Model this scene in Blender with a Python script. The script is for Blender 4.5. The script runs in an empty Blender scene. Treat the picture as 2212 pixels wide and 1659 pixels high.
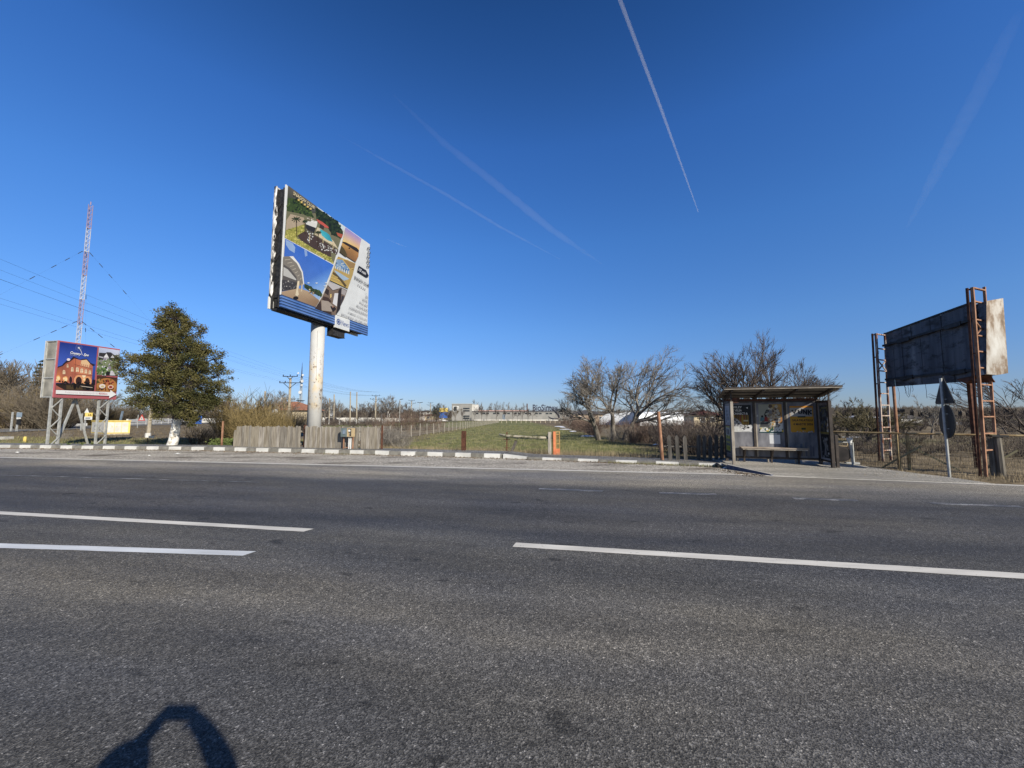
import bpy, math, random
import numpy as np
from mathutils import Vector as V, Matrix
S = bpy.context.scene
R = math.radians
# ---------------------------------------------------------------- camera, sky, sun, exposure
EYE = 1.65; PITCH = R(4.65); F = 831.0
cam = bpy.data.objects.new('camera', bpy.data.cameras.new('camera'))
S.collection.objects.link(cam)
cam.location = (0, 0, EYE); cam.rotation_euler = (math.pi/2 + PITCH, 0, 0)
cam.data.sensor_width = 36; cam.data.lens = 36*F/2212
cam.data.clip_start = 0.03; cam.data.clip_end = 30000
S.camera = cam
SUN_EL = R(29.3); SUN_AZ = R(141.4)            # azimuth clockwise from +Y
W = bpy.data.worlds.new('World'); S.world = W; W.use_nodes = True
wn = W.node_tree; wn.nodes.clear()
sky = wn.nodes.new('ShaderNodeTexSky'); sky.sky_type = 'NISHITA'; sky.sun_disc = False
sky.sun_elevation = SUN_EL; sky.sun_rotation = SUN_AZ
sky.altitude = 300; sky.air_density = 1.0; sky.dust_density = 0.25; sky.ozone_density = 4.0
bg = wn.nodes.new('ShaderNodeBackground'); bg.inputs[1].default_value = 0.126
hsv = wn.nodes.new('ShaderNodeHueSaturation'); hsv.inputs['Saturation'].default_value = 1.0
out = wn.nodes.new('ShaderNodeOutputWorld')
SKYR = [(p, tuple(q/1.2 for q in k)) for p, k in ((0.0, (.40, .46, .66)), (.068, (.435, .51, .72)), (.211, (.445, .649, .90)), (.408, (.40, .725, 1.08)), (.588, (.33, .68, 1.12)), (.752, (.20, .47, .80)), (.85, (.14, .30, .48)), (1.0, (.09, .17, .26)))]
tc = wn.nodes.new('ShaderNodeTexCoord'); sx = wn.nodes.new('ShaderNodeSeparateXYZ'); rp = wn.nodes.new('ShaderNodeValToRGB'); mx = wn.nodes.new('ShaderNodeMix')
mx.data_type = 'RGBA'; mx.blend_type = 'MULTIPLY'; mx.inputs[0].default_value = 1.0
while len(rp.color_ramp.elements) < len(SKYR): rp.color_ramp.elements.new(0.5)
for el, (p, k) in zip(rp.color_ramp.elements, SKYR): el.position = p; el.color = (*k, 1)
wn.links.new(tc.outputs['Generated'], sx.inputs[0]); wn.links.new(sx.outputs[2], rp.inputs[0])
wn.links.new(sky.outputs[0], hsv.inputs['Color']); wn.links.new(hsv.outputs[0], mx.inputs[6]); wn.links.new(rp.outputs[0], mx.inputs[7]); 
dt = wn.nodes.new('ShaderNodeVectorMath'); dt.operation = 'DOT_PRODUCT'; dt.inputs[1].default_value = (math.sin(SUN_AZ)*math.cos(SUN_EL), math.cos(SUN_AZ)*math.cos(SUN_EL), math.sin(SUN_EL))
mr = wn.nodes.new('ShaderNodeMapRange'); mr.inputs[1].default_value = .38; mr.inputs[2].default_value = .9
gl = wn.nodes.new('ShaderNodeMix'); gl.data_type = 'RGBA'; gl.inputs[7].default_value = (.42, .42, .42, 1)
wn.links.new(tc.outputs['Generated'], dt.inputs[0]); wn.links.new(dt.outputs['Value'], mr.inputs[0]); wn.links.new(mr.outputs[0], gl.inputs[0])
wn.links.new(rp.outputs[0], gl.inputs[6]); wn.links.new(gl.outputs[2], mx.inputs[7]); wn.links.new(mx.outputs[2], bg.inputs[0]); wn.links.new(bg.outputs[0], out.inputs[0])
sl = bpy.data.lights.new('sun', 'SUN'); sl.energy = 4.6; sl.angle = R(0.53); sl.color = (1.0, 0.93, 0.81)
so = bpy.data.objects.new('sun', sl); S.collection.objects.link(so)
sd = V((math.sin(SUN_AZ)*math.cos(SUN_EL), math.cos(SUN_AZ)*math.cos(SUN_EL), math.sin(SUN_EL)))
so.rotation_euler = sd.to_track_quat('Z', 'Y').to_euler()
S.view_settings.view_transform = 'Standard'; S.view_settings.look = 'None'
S.view_settings.exposure = 0.55; S.view_settings.gamma = 1.0
S.cycles.max_bounces = 6; S.cycles.transparent_max_bounces = 12

# ---------------------------------------------------------------- helpers: picture measurements to metres
CP, SP = math.cos(PITCH), math.sin(PITCH)
def ray(px, py):
    x = (px-1106)/F; y = -(py-829.5)/F
    return V((x, CP - y*SP, SP + y*CP))
def D(px, py, Y):
    d = ray(px, py); return V((0, 0, EYE)) + d*(Y/d.y)
def G(px, py, z=0.0):
    d = ray(px, py); return V((0, 0, EYE)) + d*((z-EYE)/d.z)
def XY(px, Y): return (px-1106)/F*Y*(CP + 0.0813*SP)
def vv(x, y): return 0.187*x + 0.982*y          # distance across the road
def gz(x, y):
    v = vv(x, y)
    if v < 16: return -0.02
    return -0.02 - 0.0056*min(v-16, 174)
def on(px, Y):
    x = XY(px, Y); return V((x, Y, gz(x, Y)))
def lin(c):
    return tuple(((k/255)/12.92 if k <= 10 else (((k/255)+0.055)/1.055)**2.4) for k in c)

# ---------------------------------------------------------------- helpers: materials
class NB:
    def __init__(s, name):
        s.m = bpy.data.materials.new(name); s.m.use_nodes = True
        s.t = s.m.node_tree; s.t.nodes.clear()
        s.o = s.t.nodes.new('ShaderNodeOutputMaterial')
        s.b = s.t.nodes.new('ShaderNodeBsdfPrincipled')
        s.t.links.new(s.b.outputs[0], s.o.inputs[0])
        s.co = s.t.nodes.new('ShaderNodeTexCoord').outputs['Object']
    def n(s, typ, **k):
        x = s.t.nodes.new(typ)
        for a, b in k.items(): setattr(x, a, b)
        return x
    def put(s, sock, val):
        if hasattr(val, 'links'): s.t.links.new(val, sock)
        else:
            if isinstance(val, (tuple, list)) and len(val) == 3 and len(sock.default_value) == 4: val = (*val, 1)
            sock.default_value = val
    def mapping(s, rot=(0, 0, 0), scale=(1, 1, 1), vec=None):
        x = s.n('ShaderNodeMapping'); s.put(x.inputs[0], vec or s.co)
        x.inputs['Rotation'].default_value = rot; x.inputs['Scale'].default_value = scale
        return x.outputs[0]
    def noise(s, scale, detail=3, vec=None, rough=0.55):
        x = s.n('ShaderNodeTexNoise'); s.put(x.inputs['Vector'], vec or s.co)
        x.inputs['Scale'].default_value = scale; x.inputs['Detail'].default_value = detail
        x.inputs['Roughness'].default_value = rough
        return x.outputs['Fac']
    def vor(s, scale, vec=None, feature='F1'):
        x = s.n('ShaderNodeTexVoronoi', feature=feature); s.put(x.inputs['Vector'], vec or s.co)
        x.inputs['Scale'].default_value = scale
        return x
    def ramp(s, fac, stops, mode='LINEAR'):
        x = s.n('ShaderNodeValToRGB'); e = x.color_ramp; e.interpolation = mode
        while len(e.elements) < len(stops): e.elements.new(0.5)
        for el, (p, c) in zip(e.elements, stops):
            el.position = p; el.color = (c, c, c, 1) if not isinstance(c, (tuple, list)) else (*c, 1)
        s.put(x.inputs[0], fac); return x.outputs[0]
    def mix(s, fac, a, b, typ='MIX'):
        x = s.n('ShaderNodeMix', data_type='RGBA', blend_type=typ)
        s.put(x.inputs[0], fac); s.put(x.inputs[6], a); s.put(x.inputs[7], b); return x.outputs[2]
    def math(s, op, a, b=0.0):
        x = s.n('ShaderNodeMath', operation=op); s.put(x.inputs[0], a); s.put(x.inputs[1], b); return x.outputs[0]
    def xyz(s, vec=None):
        x = s.n('ShaderNodeSeparateXYZ'); s.put(x.inputs[0], vec or s.co); return x.outputs
    def bump(s, h, strength=0.3, dist=0.01):
        x = s.n('ShaderNodeBump'); s.put(x.inputs['Height'], h)
        x.inputs['Strength'].default_value = strength; x.inputs['Distance'].default_value = dist
        s.t.links.new(x.outputs[0], s.b.inputs['Normal'])
    def fin(s, col, rough=0.7, metal=0.0, spec=0.3):
        s.put(s.b.inputs['Base Color'], col); s.put(s.b.inputs['Roughness'], rough)
        s.put(s.b.inputs['Metallic'], metal); s.b.inputs['Specular IOR Level'].default_value = spec
        return s.m
def mk(name, c1, c2, scale=4.0, rough=0.7, metal=0.0, stretch=(1, 1, 1), lo=0.35, hi=0.65, bump=0.0, detail=4, spec=0.3):
    b = NB(name); vec = b.mapping(scale=stretch)
    f = b.noise(scale, detail, vec)
    if bump: b.bump(f, bump, 0.02)
    return b.fin(b.ramp(f, [(lo, c1), (hi, c2)]), rough, metal, spec)

def asphalt(name, base, tan, cell, bands=None):
    b = NB(name); vec = b.mapping(rot=(0, 0, math.atan(0.19)))
    v1 = b.vor(cell, vec); v2 = b.vor(cell*0.37, vec)
    sep = b.n('ShaderNodeSeparateColor'); b.put(sep.inputs[0], v1.outputs['Color'])
    sep2 = b.n('ShaderNodeSeparateColor'); b.put(sep2.inputs[0], v2.outputs['Color'])
    stone = b.ramp(sep.outputs[0], [(0.0, 0.34), (0.35, 0.72), (0.7, 1.06), (0.93, 1.5), (0.985, 1.9), (0.997, 3.2), (1.0, 4.0)])
    gap = b.ramp(v1.outputs['Distance'], [(0.0, 0.9), (0.5, 1.0), (0.85, 1.35)])
    fine = b.noise(cell*1.6, 2, vec)
    fine = b.ramp(fine, [(0.3, 0.6), (0.7, 1.4)])
    val = b.mix(1.0, b.mix(1.0, stone, gap, 'MULTIPLY'), fine, 'MULTIPLY')
    val = b.mix(1.0, val, b.ramp(sep2.outputs[1], [(0.0, 0.8), (0.75, 1.0), (0.97, 1.35)]), 'MULTIPLY')
    streak = b.noise(1.0, 4, b.mapping(scale=(0.22, 1.3, 1), vec=vec))
    val = b.mix(1.0, val, b.ramp(streak, [(0.3, 0.72), (0.7, 1.3)]), 'MULTIPLY')
    spots = b.noise(3.2, 3, b.mapping(scale=(0.6, 1.2, 1), vec=vec))
    val = b.mix(1.0, val, b.ramp(spots, [(0.29, 0.5), (0.355, 1.0)]), 'MULTIPLY')
    if bands:
        wv = b.n('ShaderNodeVectorMath', operation='ADD'); nz = b.n('ShaderNodeTexNoise'); b.put(nz.inputs['Vector'], vec); nz.inputs['Scale'].default_value = 1.6; nz.inputs['Detail'].default_value = 5
        b.put(wv.inputs[0], vec); sc = b.n('ShaderNodeVectorMath', operation='SCALE'); b.put(sc.inputs[0], nz.outputs['Color']); sc.inputs['Scale'].default_value = .9; b.put(wv.inputs[1], sc.outputs[0])
        cr = b.vor(0.16, b.mapping(scale=(0.5, 1.5, 1), vec=wv.outputs[0]), 'DISTANCE_TO_EDGE')
        ln = b.ramp(cr.outputs['Distance'], [(0.0, 0.72), (0.002, 0.8), (0.004, 1.0)])
        on_ = b.ramp(b.noise(0.25, 2, vec), [(0.48, 0.0), (0.54, 1.0)])
        val = b.mix(on_, val, b.mix(1.0, val, ln, 'MULTIPLY'))
    tanm = b.math('MULTIPLY', b.noise(0.8, 4, b.mapping(scale=(0.3, 1.0, 1), vec=vec)), 1.0)
    col = b.mix(b.ramp(tanm, [(0.35, 0.0), (0.65, 0.85)]), base, tan)
    if bands:
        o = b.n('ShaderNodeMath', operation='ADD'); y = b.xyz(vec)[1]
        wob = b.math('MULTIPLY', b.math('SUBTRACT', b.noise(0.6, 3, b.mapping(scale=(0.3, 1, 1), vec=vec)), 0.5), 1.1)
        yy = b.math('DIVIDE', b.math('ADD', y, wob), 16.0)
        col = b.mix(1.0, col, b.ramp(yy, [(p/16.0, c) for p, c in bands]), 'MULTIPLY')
    col = b.mix(1.0, col, val, 'MULTIPLY')
    b.bump(v1.outputs['Distance'], 0.55, 0.005)
    return b.fin(col, 0.75, 0, 0.25)

M = {}
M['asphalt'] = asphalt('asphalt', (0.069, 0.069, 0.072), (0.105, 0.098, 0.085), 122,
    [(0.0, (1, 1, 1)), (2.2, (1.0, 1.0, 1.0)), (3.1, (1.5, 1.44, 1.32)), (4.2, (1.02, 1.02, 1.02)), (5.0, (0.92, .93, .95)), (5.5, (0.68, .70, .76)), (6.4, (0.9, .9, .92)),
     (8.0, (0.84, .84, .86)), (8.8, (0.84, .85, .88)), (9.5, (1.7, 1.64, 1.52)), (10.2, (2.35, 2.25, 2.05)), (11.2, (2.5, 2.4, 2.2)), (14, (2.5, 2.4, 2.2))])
M['side_asphalt'] = asphalt('side_asphalt', (0.15, 0.148, 0.142), (0.19, 0.178, 0.158), 60)
M['apron'] = asphalt('apron_asphalt', (0.28, 0.266, 0.237), (0.32, 0.298, 0.262), 190)
def verge_mat():
    b = NB('gravel_verge'); v = b.vor(40)
    sep = b.n('ShaderNodeSeparateColor'); b.put(sep.inputs[0], v.outputs['Color'])
    st = b.ramp(sep.outputs[0], [(0, 0.45), (0.6, 1.0), (0.95, 1.7), (1, 2.6)])
    base = b.ramp(b.noise(0.9, 6, b.mapping(scale=(0.5, 1.2, 1))), [(0.34, (0.13, 0.112, 0.09)), (0.46, (0.31, 0.285, 0.245)), (0.7, (0.38, 0.35, 0.30))])
    b.bump(v.outputs['Distance'], 0.8, 0.01)
    return b.fin(b.mix(1.0, base, st, 'MULTIPLY'), 0.9)
M['verge'] = verge_mat()
def worn_paint(name, col, under, keep, scale=9.0):
    b = NB(name); f = b.noise(scale, 6, b.mapping(scale=(0.5, 1.6, 1)), 0.7)
    g = b.noise(70, 2)
    f2 = b.math('ADD', f, b.math('MULTIPLY', b.math('SUBTRACT', g, .3), 0.45))
    dirt = b.ramp(b.noise(2.5, 5, b.mapping(scale=(0.4, 2, 1))), [(0.3, 0.7), (0.65, 1.0)])
    return b.fin(b.mix(b.ramp(f2, [(keep, 0.0), (keep+0.05, 1.0)]), under, b.mix(1.0, col, dirt, 'MULTIPLY')), 0.6)
M['line'] = worn_paint('line_paint', (0.66, 0.63, 0.57), (0.08, 0.08, 0.08), 0.375)
M['line_cool'] = worn_paint('line_paint_cool', (0.62, 0.64, 0.66), (0.08, 0.08, 0.08), 0.375)
M['line_old'] = worn_paint('line_paint_old', (0.62, 0.59, 0.53), (0.2, 0.19, 0.175), 0.42)
M['line_worn'] = worn_paint('line_paint_worn', (0.36, 0.36, 0.36), (0.075, 0.078, 0.086), 0.63, 4.0)
M['kerb_white'] = worn_paint('kerb_white_paint', (0.66, 0.65, 0.61), (0.3, 0.28, 0.25), 0.36, 3)
M['kerb_grey'] = mk('kerb_concrete', (0.15, 0.142, 0.125), (0.24, 0.23, 0.20), 5, 0.85, bump=.2)
M['kerb_blue'] = mk('kerb_blue_paint', (0.035, 0.05, 0.11), (0.10, 0.11, 0.13), 7, 0.8)
M['kerb_cap'] = mk('kerb_pale_concrete', (0.3, 0.29, 0.27), (0.42, 0.40, 0.37), 7, 0.8)
def ground_mat():
    b = NB('field_ground'); x, y, z = b.xyz()
    nz = b.math('MULTIPLY', b.math('SUBTRACT', b.noise(0.16, 4), 0.5), 5.0)
    fine = b.noise(6.0, 5)
    green = b.ramp(b.noise(1.3, 6, b.mapping(scale=(1.0, 0.35, 1))), [(0.32, (0.105, 0.112, 0.042)), (0.5, (0.160, 0.163, 0.066)), (0.68, (0.25, 0.225, 0.115))])
    brown = b.ramp(b.noise(0.9, 6), [(0.3, (0.08, 0.062, 0.04)), (0.5, (0.16, 0.126, 0.08)), (0.7, (0.26, 0.21, 0.14))])
    xs = b.math('ADD', x, nz)
    def band(v, a, c, s):           # 1 between a and c
        p = b.ramp(b.math('DIVIDE', b.math('SUBTRACT', v, a-s), 2*s), [(0, 0.0), (1, 1.0)])
        q = b.ramp(b.math('DIVIDE', b.math('SUBTRACT', c+s, v), 2*s), [(0, 0.0), (1, 1.0)])
        return b.math('MULTIPLY', p, q)
    f = b.math('MULTIPLY', band(xs, -6.6, 6.6, 0.8), band(b.math('ADD', y, nz), 17.2, 172, 1.2))
    f2 = b.math('MULTIPLY', band(xs, -34, -5, 1.2), band(b.math('ADD', y, b.math('MULTIPLY', nz, 2)), 62, 168, 3))
    f3 = b.math('MULTIPLY', band(xs, -40, -13, 1.5), band(b.math('ADD', y, b.math('MULTIPLY', nz, 0.35)), 16, 27, 0.8))
    f4 = b.math('MULTIPLY', band(xs, 9, 30, 2), band(b.math('ADD', y, nz), 24, 34, 2))
    far = b.ramp(b.math('DIVIDE', y, 400), [(0.4, 0.0), (0.6, 0.45)])
    g = b.math('MAXIMUM', b.math('MAXIMUM', f, f2), b.math('MAXIMUM', b.math('MAXIMUM', f3, b.math('MULTIPLY', f4, 0.6)), far))
    bare = b.ramp(b.noise(0.35, 5), [(0.56, 1.0), (0.68, 0.25)])
    col = b.mix(b.math('MULTIPLY', g, bare), brown, green)
    col = b.mix(1.0, col, b.ramp(fine, [(0.25, 0.55), (0.75, 1.4)]), 'MULTIPLY')
    b.bump(fine, 0.5, 0.05)
    return b.fin(col, 0.95, 0, 0.1)
M['ground'] = ground_mat()
M['grass'] = mk('grass_blades', (0.11, 0.125, 0.04), (0.25, 0.225, 0.105), 1.2, 0.7)
M['dry'] = mk('dry_grass', (0.15, 0.115, 0.07), (0.34, 0.275, 0.175), 2.0, 0.8)
M['brush'] = mk('dead_brush', (0.07, 0.055, 0.036), (0.16, 0.128, 0.082), 0.8, 0.9)
M['twig_thorn'] = mk('thorn_twigs', (0.055, 0.05, 0.03), (0.14, 0.118, 0.066), 2, 0.85)
M['litter'] = mk('leaf_litter', (0.07, 0.055, 0.04), (0.20, 0.15, 0.10), 3.0, 0.9)
M['bark'] = mk('grey_bark', (0.075, 0.064, 0.052), (0.21, 0.185, 0.155), 6, 0.9, stretch=(1, 1, .3), bump=.5)
M['bark_dark'] = mk('dark_bark', (0.035, 0.029, 0.026), (0.11, 0.09, 0.076), 5, 0.9, stretch=(1, 1, .3))
M['twig'] = mk('grey_twigs', (0.115, 0.103, 0.092), (0.25, 0.228, 0.20), 3, 0.85)
M['twig_dark'] = mk('dark_twigs', (0.045, 0.036, 0.032), (0.13, 0.105, 0.088), 3, 0.85)
M['twig_wood'] = mk('woodland_twigs', (0.095, 0.078, 0.056), (0.20, 0.165, 0.12), 0.6, 0.85)
M['twig_olive'] = mk('olive_twigs', (0.11, 0.085, 0.035), (0.22, 0.165, 0.075), 2, 0.85)
M['twig_red'] = mk('reddish_twigs', (0.085, 0.058, 0.046), (0.19, 0.135, 0.105), 2, 0.85)
M['limewash'] = mk('limewashed_bark', (0.30, 0.26, 0.20), (0.74, 0.72, 0.66), 5, 0.9, lo=0.36, hi=0.5, bump=.4)
def leaf(name, a, c, sc):
    b = NB(name); f = b.noise(sc, 3)
    g = b.n('ShaderNodeNewGeometry'); r = b.ramp(g.outputs['Random Per Island'], [(0, 0.75), (1, 1.25)])
    b.fin(b.mix(1.0, b.ramp(f, [(0.35, a), (0.65, c)]), r, 'MULTIPLY'), 0.75, 0, 0.2)
    return b.m
M['juniper'] = leaf('juniper_leaves', (0.042, 0.046, 0.016), (0.108, 0.094, 0.034), 0.9)
M['spruce'] = leaf('spruce_needles', (0.014, 0.026, 0.017), (0.03, 0.045, 0.026), 0.6)
M['ivy'] = leaf('green_leaves', (0.05, 0.08, 0.02), (0.12, 0.14, 0.045), 2)
M['galv'] = mk('galvanised_steel', (0.30, 0.31, 0.30), (0.46, 0.46, 0.44), 5, 0.5, 0.25, bump=.05)
M['dark_steel'] = mk('dark_steel', (0.018, 0.018, 0.02), (0.05, 0.048, 0.046), 6, 0.6, 0.3)
M['rust'] = mk('rusty_steel', (0.17, 0.085, 0.05), (0.36, 0.20, 0.125), 7, 0.85, bump=.2, stretch=(1, 1, .5))
M['rust_dark'] = mk('dark_rusty_steel', (0.05, 0.022, 0.014), (0.12, 0.05, 0.03), 8, 0.85, bump=.2)
M['rust_pale'] = mk('flaking_painted_steel', (0.19, 0.075, 0.04), (0.40, 0.34, 0.29), 9, 0.8, lo=.42, hi=.56, stretch=(1, 1, .4))
M['orange'] = mk('orange_paint', (0.40, 0.115, 0.045), (0.52, 0.18, 0.08), 6, 0.6)
M['orange_thin'] = mk('faded_yellow_steel', (0.30, 0.17, 0.055), (0.42, 0.27, 0.11), 8, 0.7)
M['rail'] = mk('ochre_rusty_rail', (0.20, 0.13, 0.065), (0.36, 0.28, 0.15), 6, 0.8, stretch=(1, 1, 1))
M['plank'] = mk('weathered_planks', (0.14, 0.122, 0.10), (0.33, 0.30, 0.255), 3.2, 0.9, stretch=(8, 8, 0.5), bump=.3)
M['plank_dark'] = mk('blackened_wood', (0.012, 0.011, 0.012), (0.035, 0.03, 0.03), 4, 0.8)
M['plank_shaded'] = mk('shade_darkened_wood', (0.045, 0.042, 0.038), (0.12, 0.11, 0.098), 4, 0.9, stretch=(4, 4, .5), bump=.3)  # grey weathered wood, darkened so its colour carries the shelter's shade
M['plank_grey'] = mk('grey_post_wood', (0.19, 0.175, 0.15), (0.36, 0.33, 0.285), 4, 0.9, stretch=(4, 4, .5), bump=.3)
M['mossy'] = mk('mossy_log', (0.10, 0.095, 0.05), (0.34, 0.31, 0.24), 6, 0.9, lo=.4, hi=.58, bump=.4)
M['concrete'] = mk('pole_concrete', (0.25, 0.215, 0.16), (0.38, 0.335, 0.26), 4, 0.9, bump=.1)
M['white'] = mk('white_paint', (0.54, 0.55, 0.55), (0.66, 0.66, 0.64), 3, 0.6)
M['whitewall'] = mk('white_wall', (0.46, 0.45, 0.42), (0.60, 0.585, 0.55), 1, 0.8)
def pole_mat():
    b = NB('white_painted_pole'); vec = b.mapping(scale=(1, 1, .6))
    x, y, z = b.xyz()
    f = b.noise(2.6, 6, vec, 0.65); g = b.noise(5.5, 6, b.mapping(rot=(0.4, 0.5, 0), scale=(1, 1, 0.8)), 0.7)
    zone = b.ramp(b.math('DIVIDE', z, 8.0), [(0.22, 0.0), (0.29, 1.0), (0.55, 0.8), (0.70, 0.0)])
    base = b.ramp(f, [(0.35, (0.43, 0.43, 0.42)), (0.6, (0.48, 0.48, 0.47))])
    stain = b.math('MULTIPLY', b.ramp(f, [(0.47, 0.0), (0.60, 0.8)]), zone)
    col = b.mix(stain, base, (0.52, 0.42, 0.27))
    hole = b.math('MULTIPLY', b.ramp(g, [(0.565, 0.0), (0.60, 0.85)]), zone)
    return b.fin(b.mix(hole, col, (0.12, 0.075, 0.04)), 0.55)
M['pole_white'] = pole_mat()
def torn():
    b = NB('torn_vinyl'); f = b.noise(2.2, 5, b.mapping(scale=(3, 3, 1)))
    return b.fin(b.ramp(f, [(0.40, (0.03, 0.027, 0.025)), (0.47, (0.45, 0.43, 0.40)), (0.6, (0.75, 0.74, 0.72))]), 0.7)
M['torn'] = torn()
def corr(name, c1, c2, k):
    b = NB(name); x, y, z = b.xyz()
    w = b.math('SINE', b.math('MULTIPLY', z, k)); b.bump(w, 0.9, 0.03)
    f = b.noise(1.5, 5)
    d = b.ramp(w, [(0.0, 0.62), (0.35, 1.0)])
    return b.fin(b.mix(1.0, b.ramp(f, [(0.3, c1), (0.7, c2)]), d, 'MULTIPLY'), 0.45, 0, 0.4)
M['blue_corr'] = corr('blue_corrugated_sheet', (0.055, 0.13, 0.36), (0.10, 0.19, 0.44), 44)
def board_metal():
    b = NB('weathered_sheet_metal')
    f = b.noise(1.0, 6, b.mapping(scale=(2.6, 2.6, 0.22)), 0.62); g = b.noise(1.3, 7, b.mapping(scale=(1.2, 1.2, 2.6)), 0.72)
    x, y, z = b.xyz()
    col = b.ramp(f, [(0.3, (0.03, 0.031, 0.038)), (0.46, (0.075, 0.078, 0.09)), (0.6, (0.12, 0.124, 0.135)), (0.74, (0.27, 0.27, 0.27))])
    col = b.mix(b.ramp(g, [(0.50, 0.0), (0.62, 0.92)]), col, (0.016, 0.013, 0.012))
    return b.fin(col, 0.6, 0.1)
M['board_metal'] = board_metal()
def zinc():
    b = NB('rust_streaked_zinc'); f = b.noise(1.6, 6, b.mapping(scale=(1.5, 1.5, 0.5)), 0.65)
    return b.fin(b.ramp(f, [(0.34, (0.48, 0.47, 0.44)), (0.45, (0.36, 0.33, 0.29)), (0.52, (0.20, 0.145, 0.10)), (0.61, (0.08, 0.055, 0.038))]), 0.5, 0.2)
M['zinc'] = zinc()
M['sign_back'] = mk('sign_back', (0.014, 0.015, 0.017), (0.028, 0.03, 0.033), 4, 0.5, 0.0)
M['brown_steel'] = mk('brown_painted_steel', (0.026, 0.020, 0.017), (0.055, 0.042, 0.034), 6, 0.6, spec=.4)
M['post_pale'] = mk('pale_worn_frame', (0.21, 0.18, 0.145), (0.36, 0.32, 0.265), 5, 0.6, stretch=(1, 1, .4))
M['panel'] = mk('scuffed_grey_panel', (0.085, 0.085, 0.098), (0.20, 0.20, 0.218), 2.3, 0.45, stretch=(1.6, 1.6, .6), bump=.03, detail=7)
M['roof_sheet'] = mk('roof_sheet', (0.11, 0.098, 0.082), (0.19, 0.17, 0.145), 3, 0.6)
M['bench_wood'] = mk('worn_bench_boards', (0.19, 0.15, 0.12), (0.38, 0.32, 0.26), 4, 0.7, stretch=(.6, .6, 4))
M['yellow'] = mk('yellow_paint', (0.60, 0.44, 0.10), (0.72, 0.55, 0.17), 3, 0.6)
M['cab_grey'] = mk('cabinet_grey', (0.46, 0.45, 0.41), (0.60, 0.58, 0.54), 2, 0.6)
M['black'] = mk('black', (0.008, 0.008, 0.009), (0.02, 0.02, 0.022), 4, 0.6)
M['meter_green'] = mk('meter_box_green', (0.10, 0.135, 0.135), (0.17, 0.20, 0.20), 4, 0.5)
M['ply'] = mk('bare_plywood', (0.34, 0.26, 0.15), (0.46, 0.36, 0.22), 5, 0.7)
M['glass'] = mk('window_glass', (0.02, 0.026, 0.032), (0.05, 0.06, 0.07), 2, 0.12, spec=.6)
M['hall'] = mk('ribbed_grey_cladding', (0.22, 0.218, 0.205), (0.28, 0.275, 0.26), 0.4, 0.6)
M['hall_trim'] = mk('dark_roof_trim', (0.06, 0.06, 0.065), (0.10, 0.10, 0.105), 1, 0.5)
M['roof_red'] = mk('terracotta_roof', (0.20, 0.085, 0.05), (0.32, 0.15, 0.09), 1.2, 0.85)
M['roof_dark'] = mk('dark_roof', (0.045, 0.042, 0.042), (0.085, 0.08, 0.078), 1.5, 0.8)
M['roof_brown'] = mk('brown_red_roof', (0.09, 0.03, 0.026), (0.14, 0.05, 0.04), 1.5, 0.8)
M['cream'] = mk('cream_render', (0.50, 0.42, 0.28), (0.62, 0.53, 0.37), 1, 0.85)
M['tan_wall'] = mk('tan_render', (0.34, 0.26, 0.19), (0.44, 0.35, 0.26), 1, 0.85)
M['plastic'] = mk('polytunnel_film', (0.62, 0.64, 0.66), (0.78, 0.79, 0.8), 0.6, 0.5)
M['snow'] = mk('old_snow', (0.70, 0.72, 0.76), (0.86, 0.87, 0.9), 3, 0.7)
M['red'] = mk('red_paint', (0.42, 0.04, 0.03), (0.5, 0.06, 0.045), 3, 0.5)
M['mast_red'] = mk('hazed_mast_red', (0.26, 0.19, 0.23), (0.32, 0.23, 0.27), 1, 0.6)  # red pulled towards the sky: distance haze put into the colour
M['mast_white'] = mk('hazed_mast_white', (0.38, 0.39, 0.43), (0.46, 0.47, 0.50), 1, 0.6)  # white pulled towards the sky in the same way, as haze
M['blue'] = mk('blue_sign_paint', (0.03, 0.09, 0.32), (0.05, 0.13, 0.40), 3, 0.5)
M['bluegrey'] = mk('blue_grey_steel', (0.13, 0.18, 0.24), (0.20, 0.25, 0.31), 3, 0.6)
M['wood_mass'] = mk('distant_bare_wood', (0.042, 0.036, 0.031), (0.085, 0.072, 0.06), 0.06, 0.95)
M['tarmac_far'] = mk('far_tarmac', (0.13, 0.128, 0.122), (0.18, 0.175, 0.165), 0.5, 0.9)
M['skin'] = mk('skin', (0.5, 0.3, 0.22), (0.58, 0.36, 0.27), 4, 0.6)
M['jacket'] = mk('dark_jacket', (0.03, 0.032, 0.045), (0.05, 0.052, 0.07), 8, 0.8)
M['hair'] = mk('dark_hair', (0.02, 0.014, 0.01), (0.04, 0.028, 0.02), 30, 0.6)
def print_mat():
    b = NB('printed_vinyl'); a = b.n('ShaderNodeVertexColor', layer_name='Col')
    f = b.noise(1.4, 5)
    return b.fin(b.mix(1.0, a.outputs[0], b.ramp(f, [(0.3, 0.86), (0.7, 1.0)]), 'MULTIPLY'), 0.5, 0, 0.3)
M['print'] = print_mat()

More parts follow.
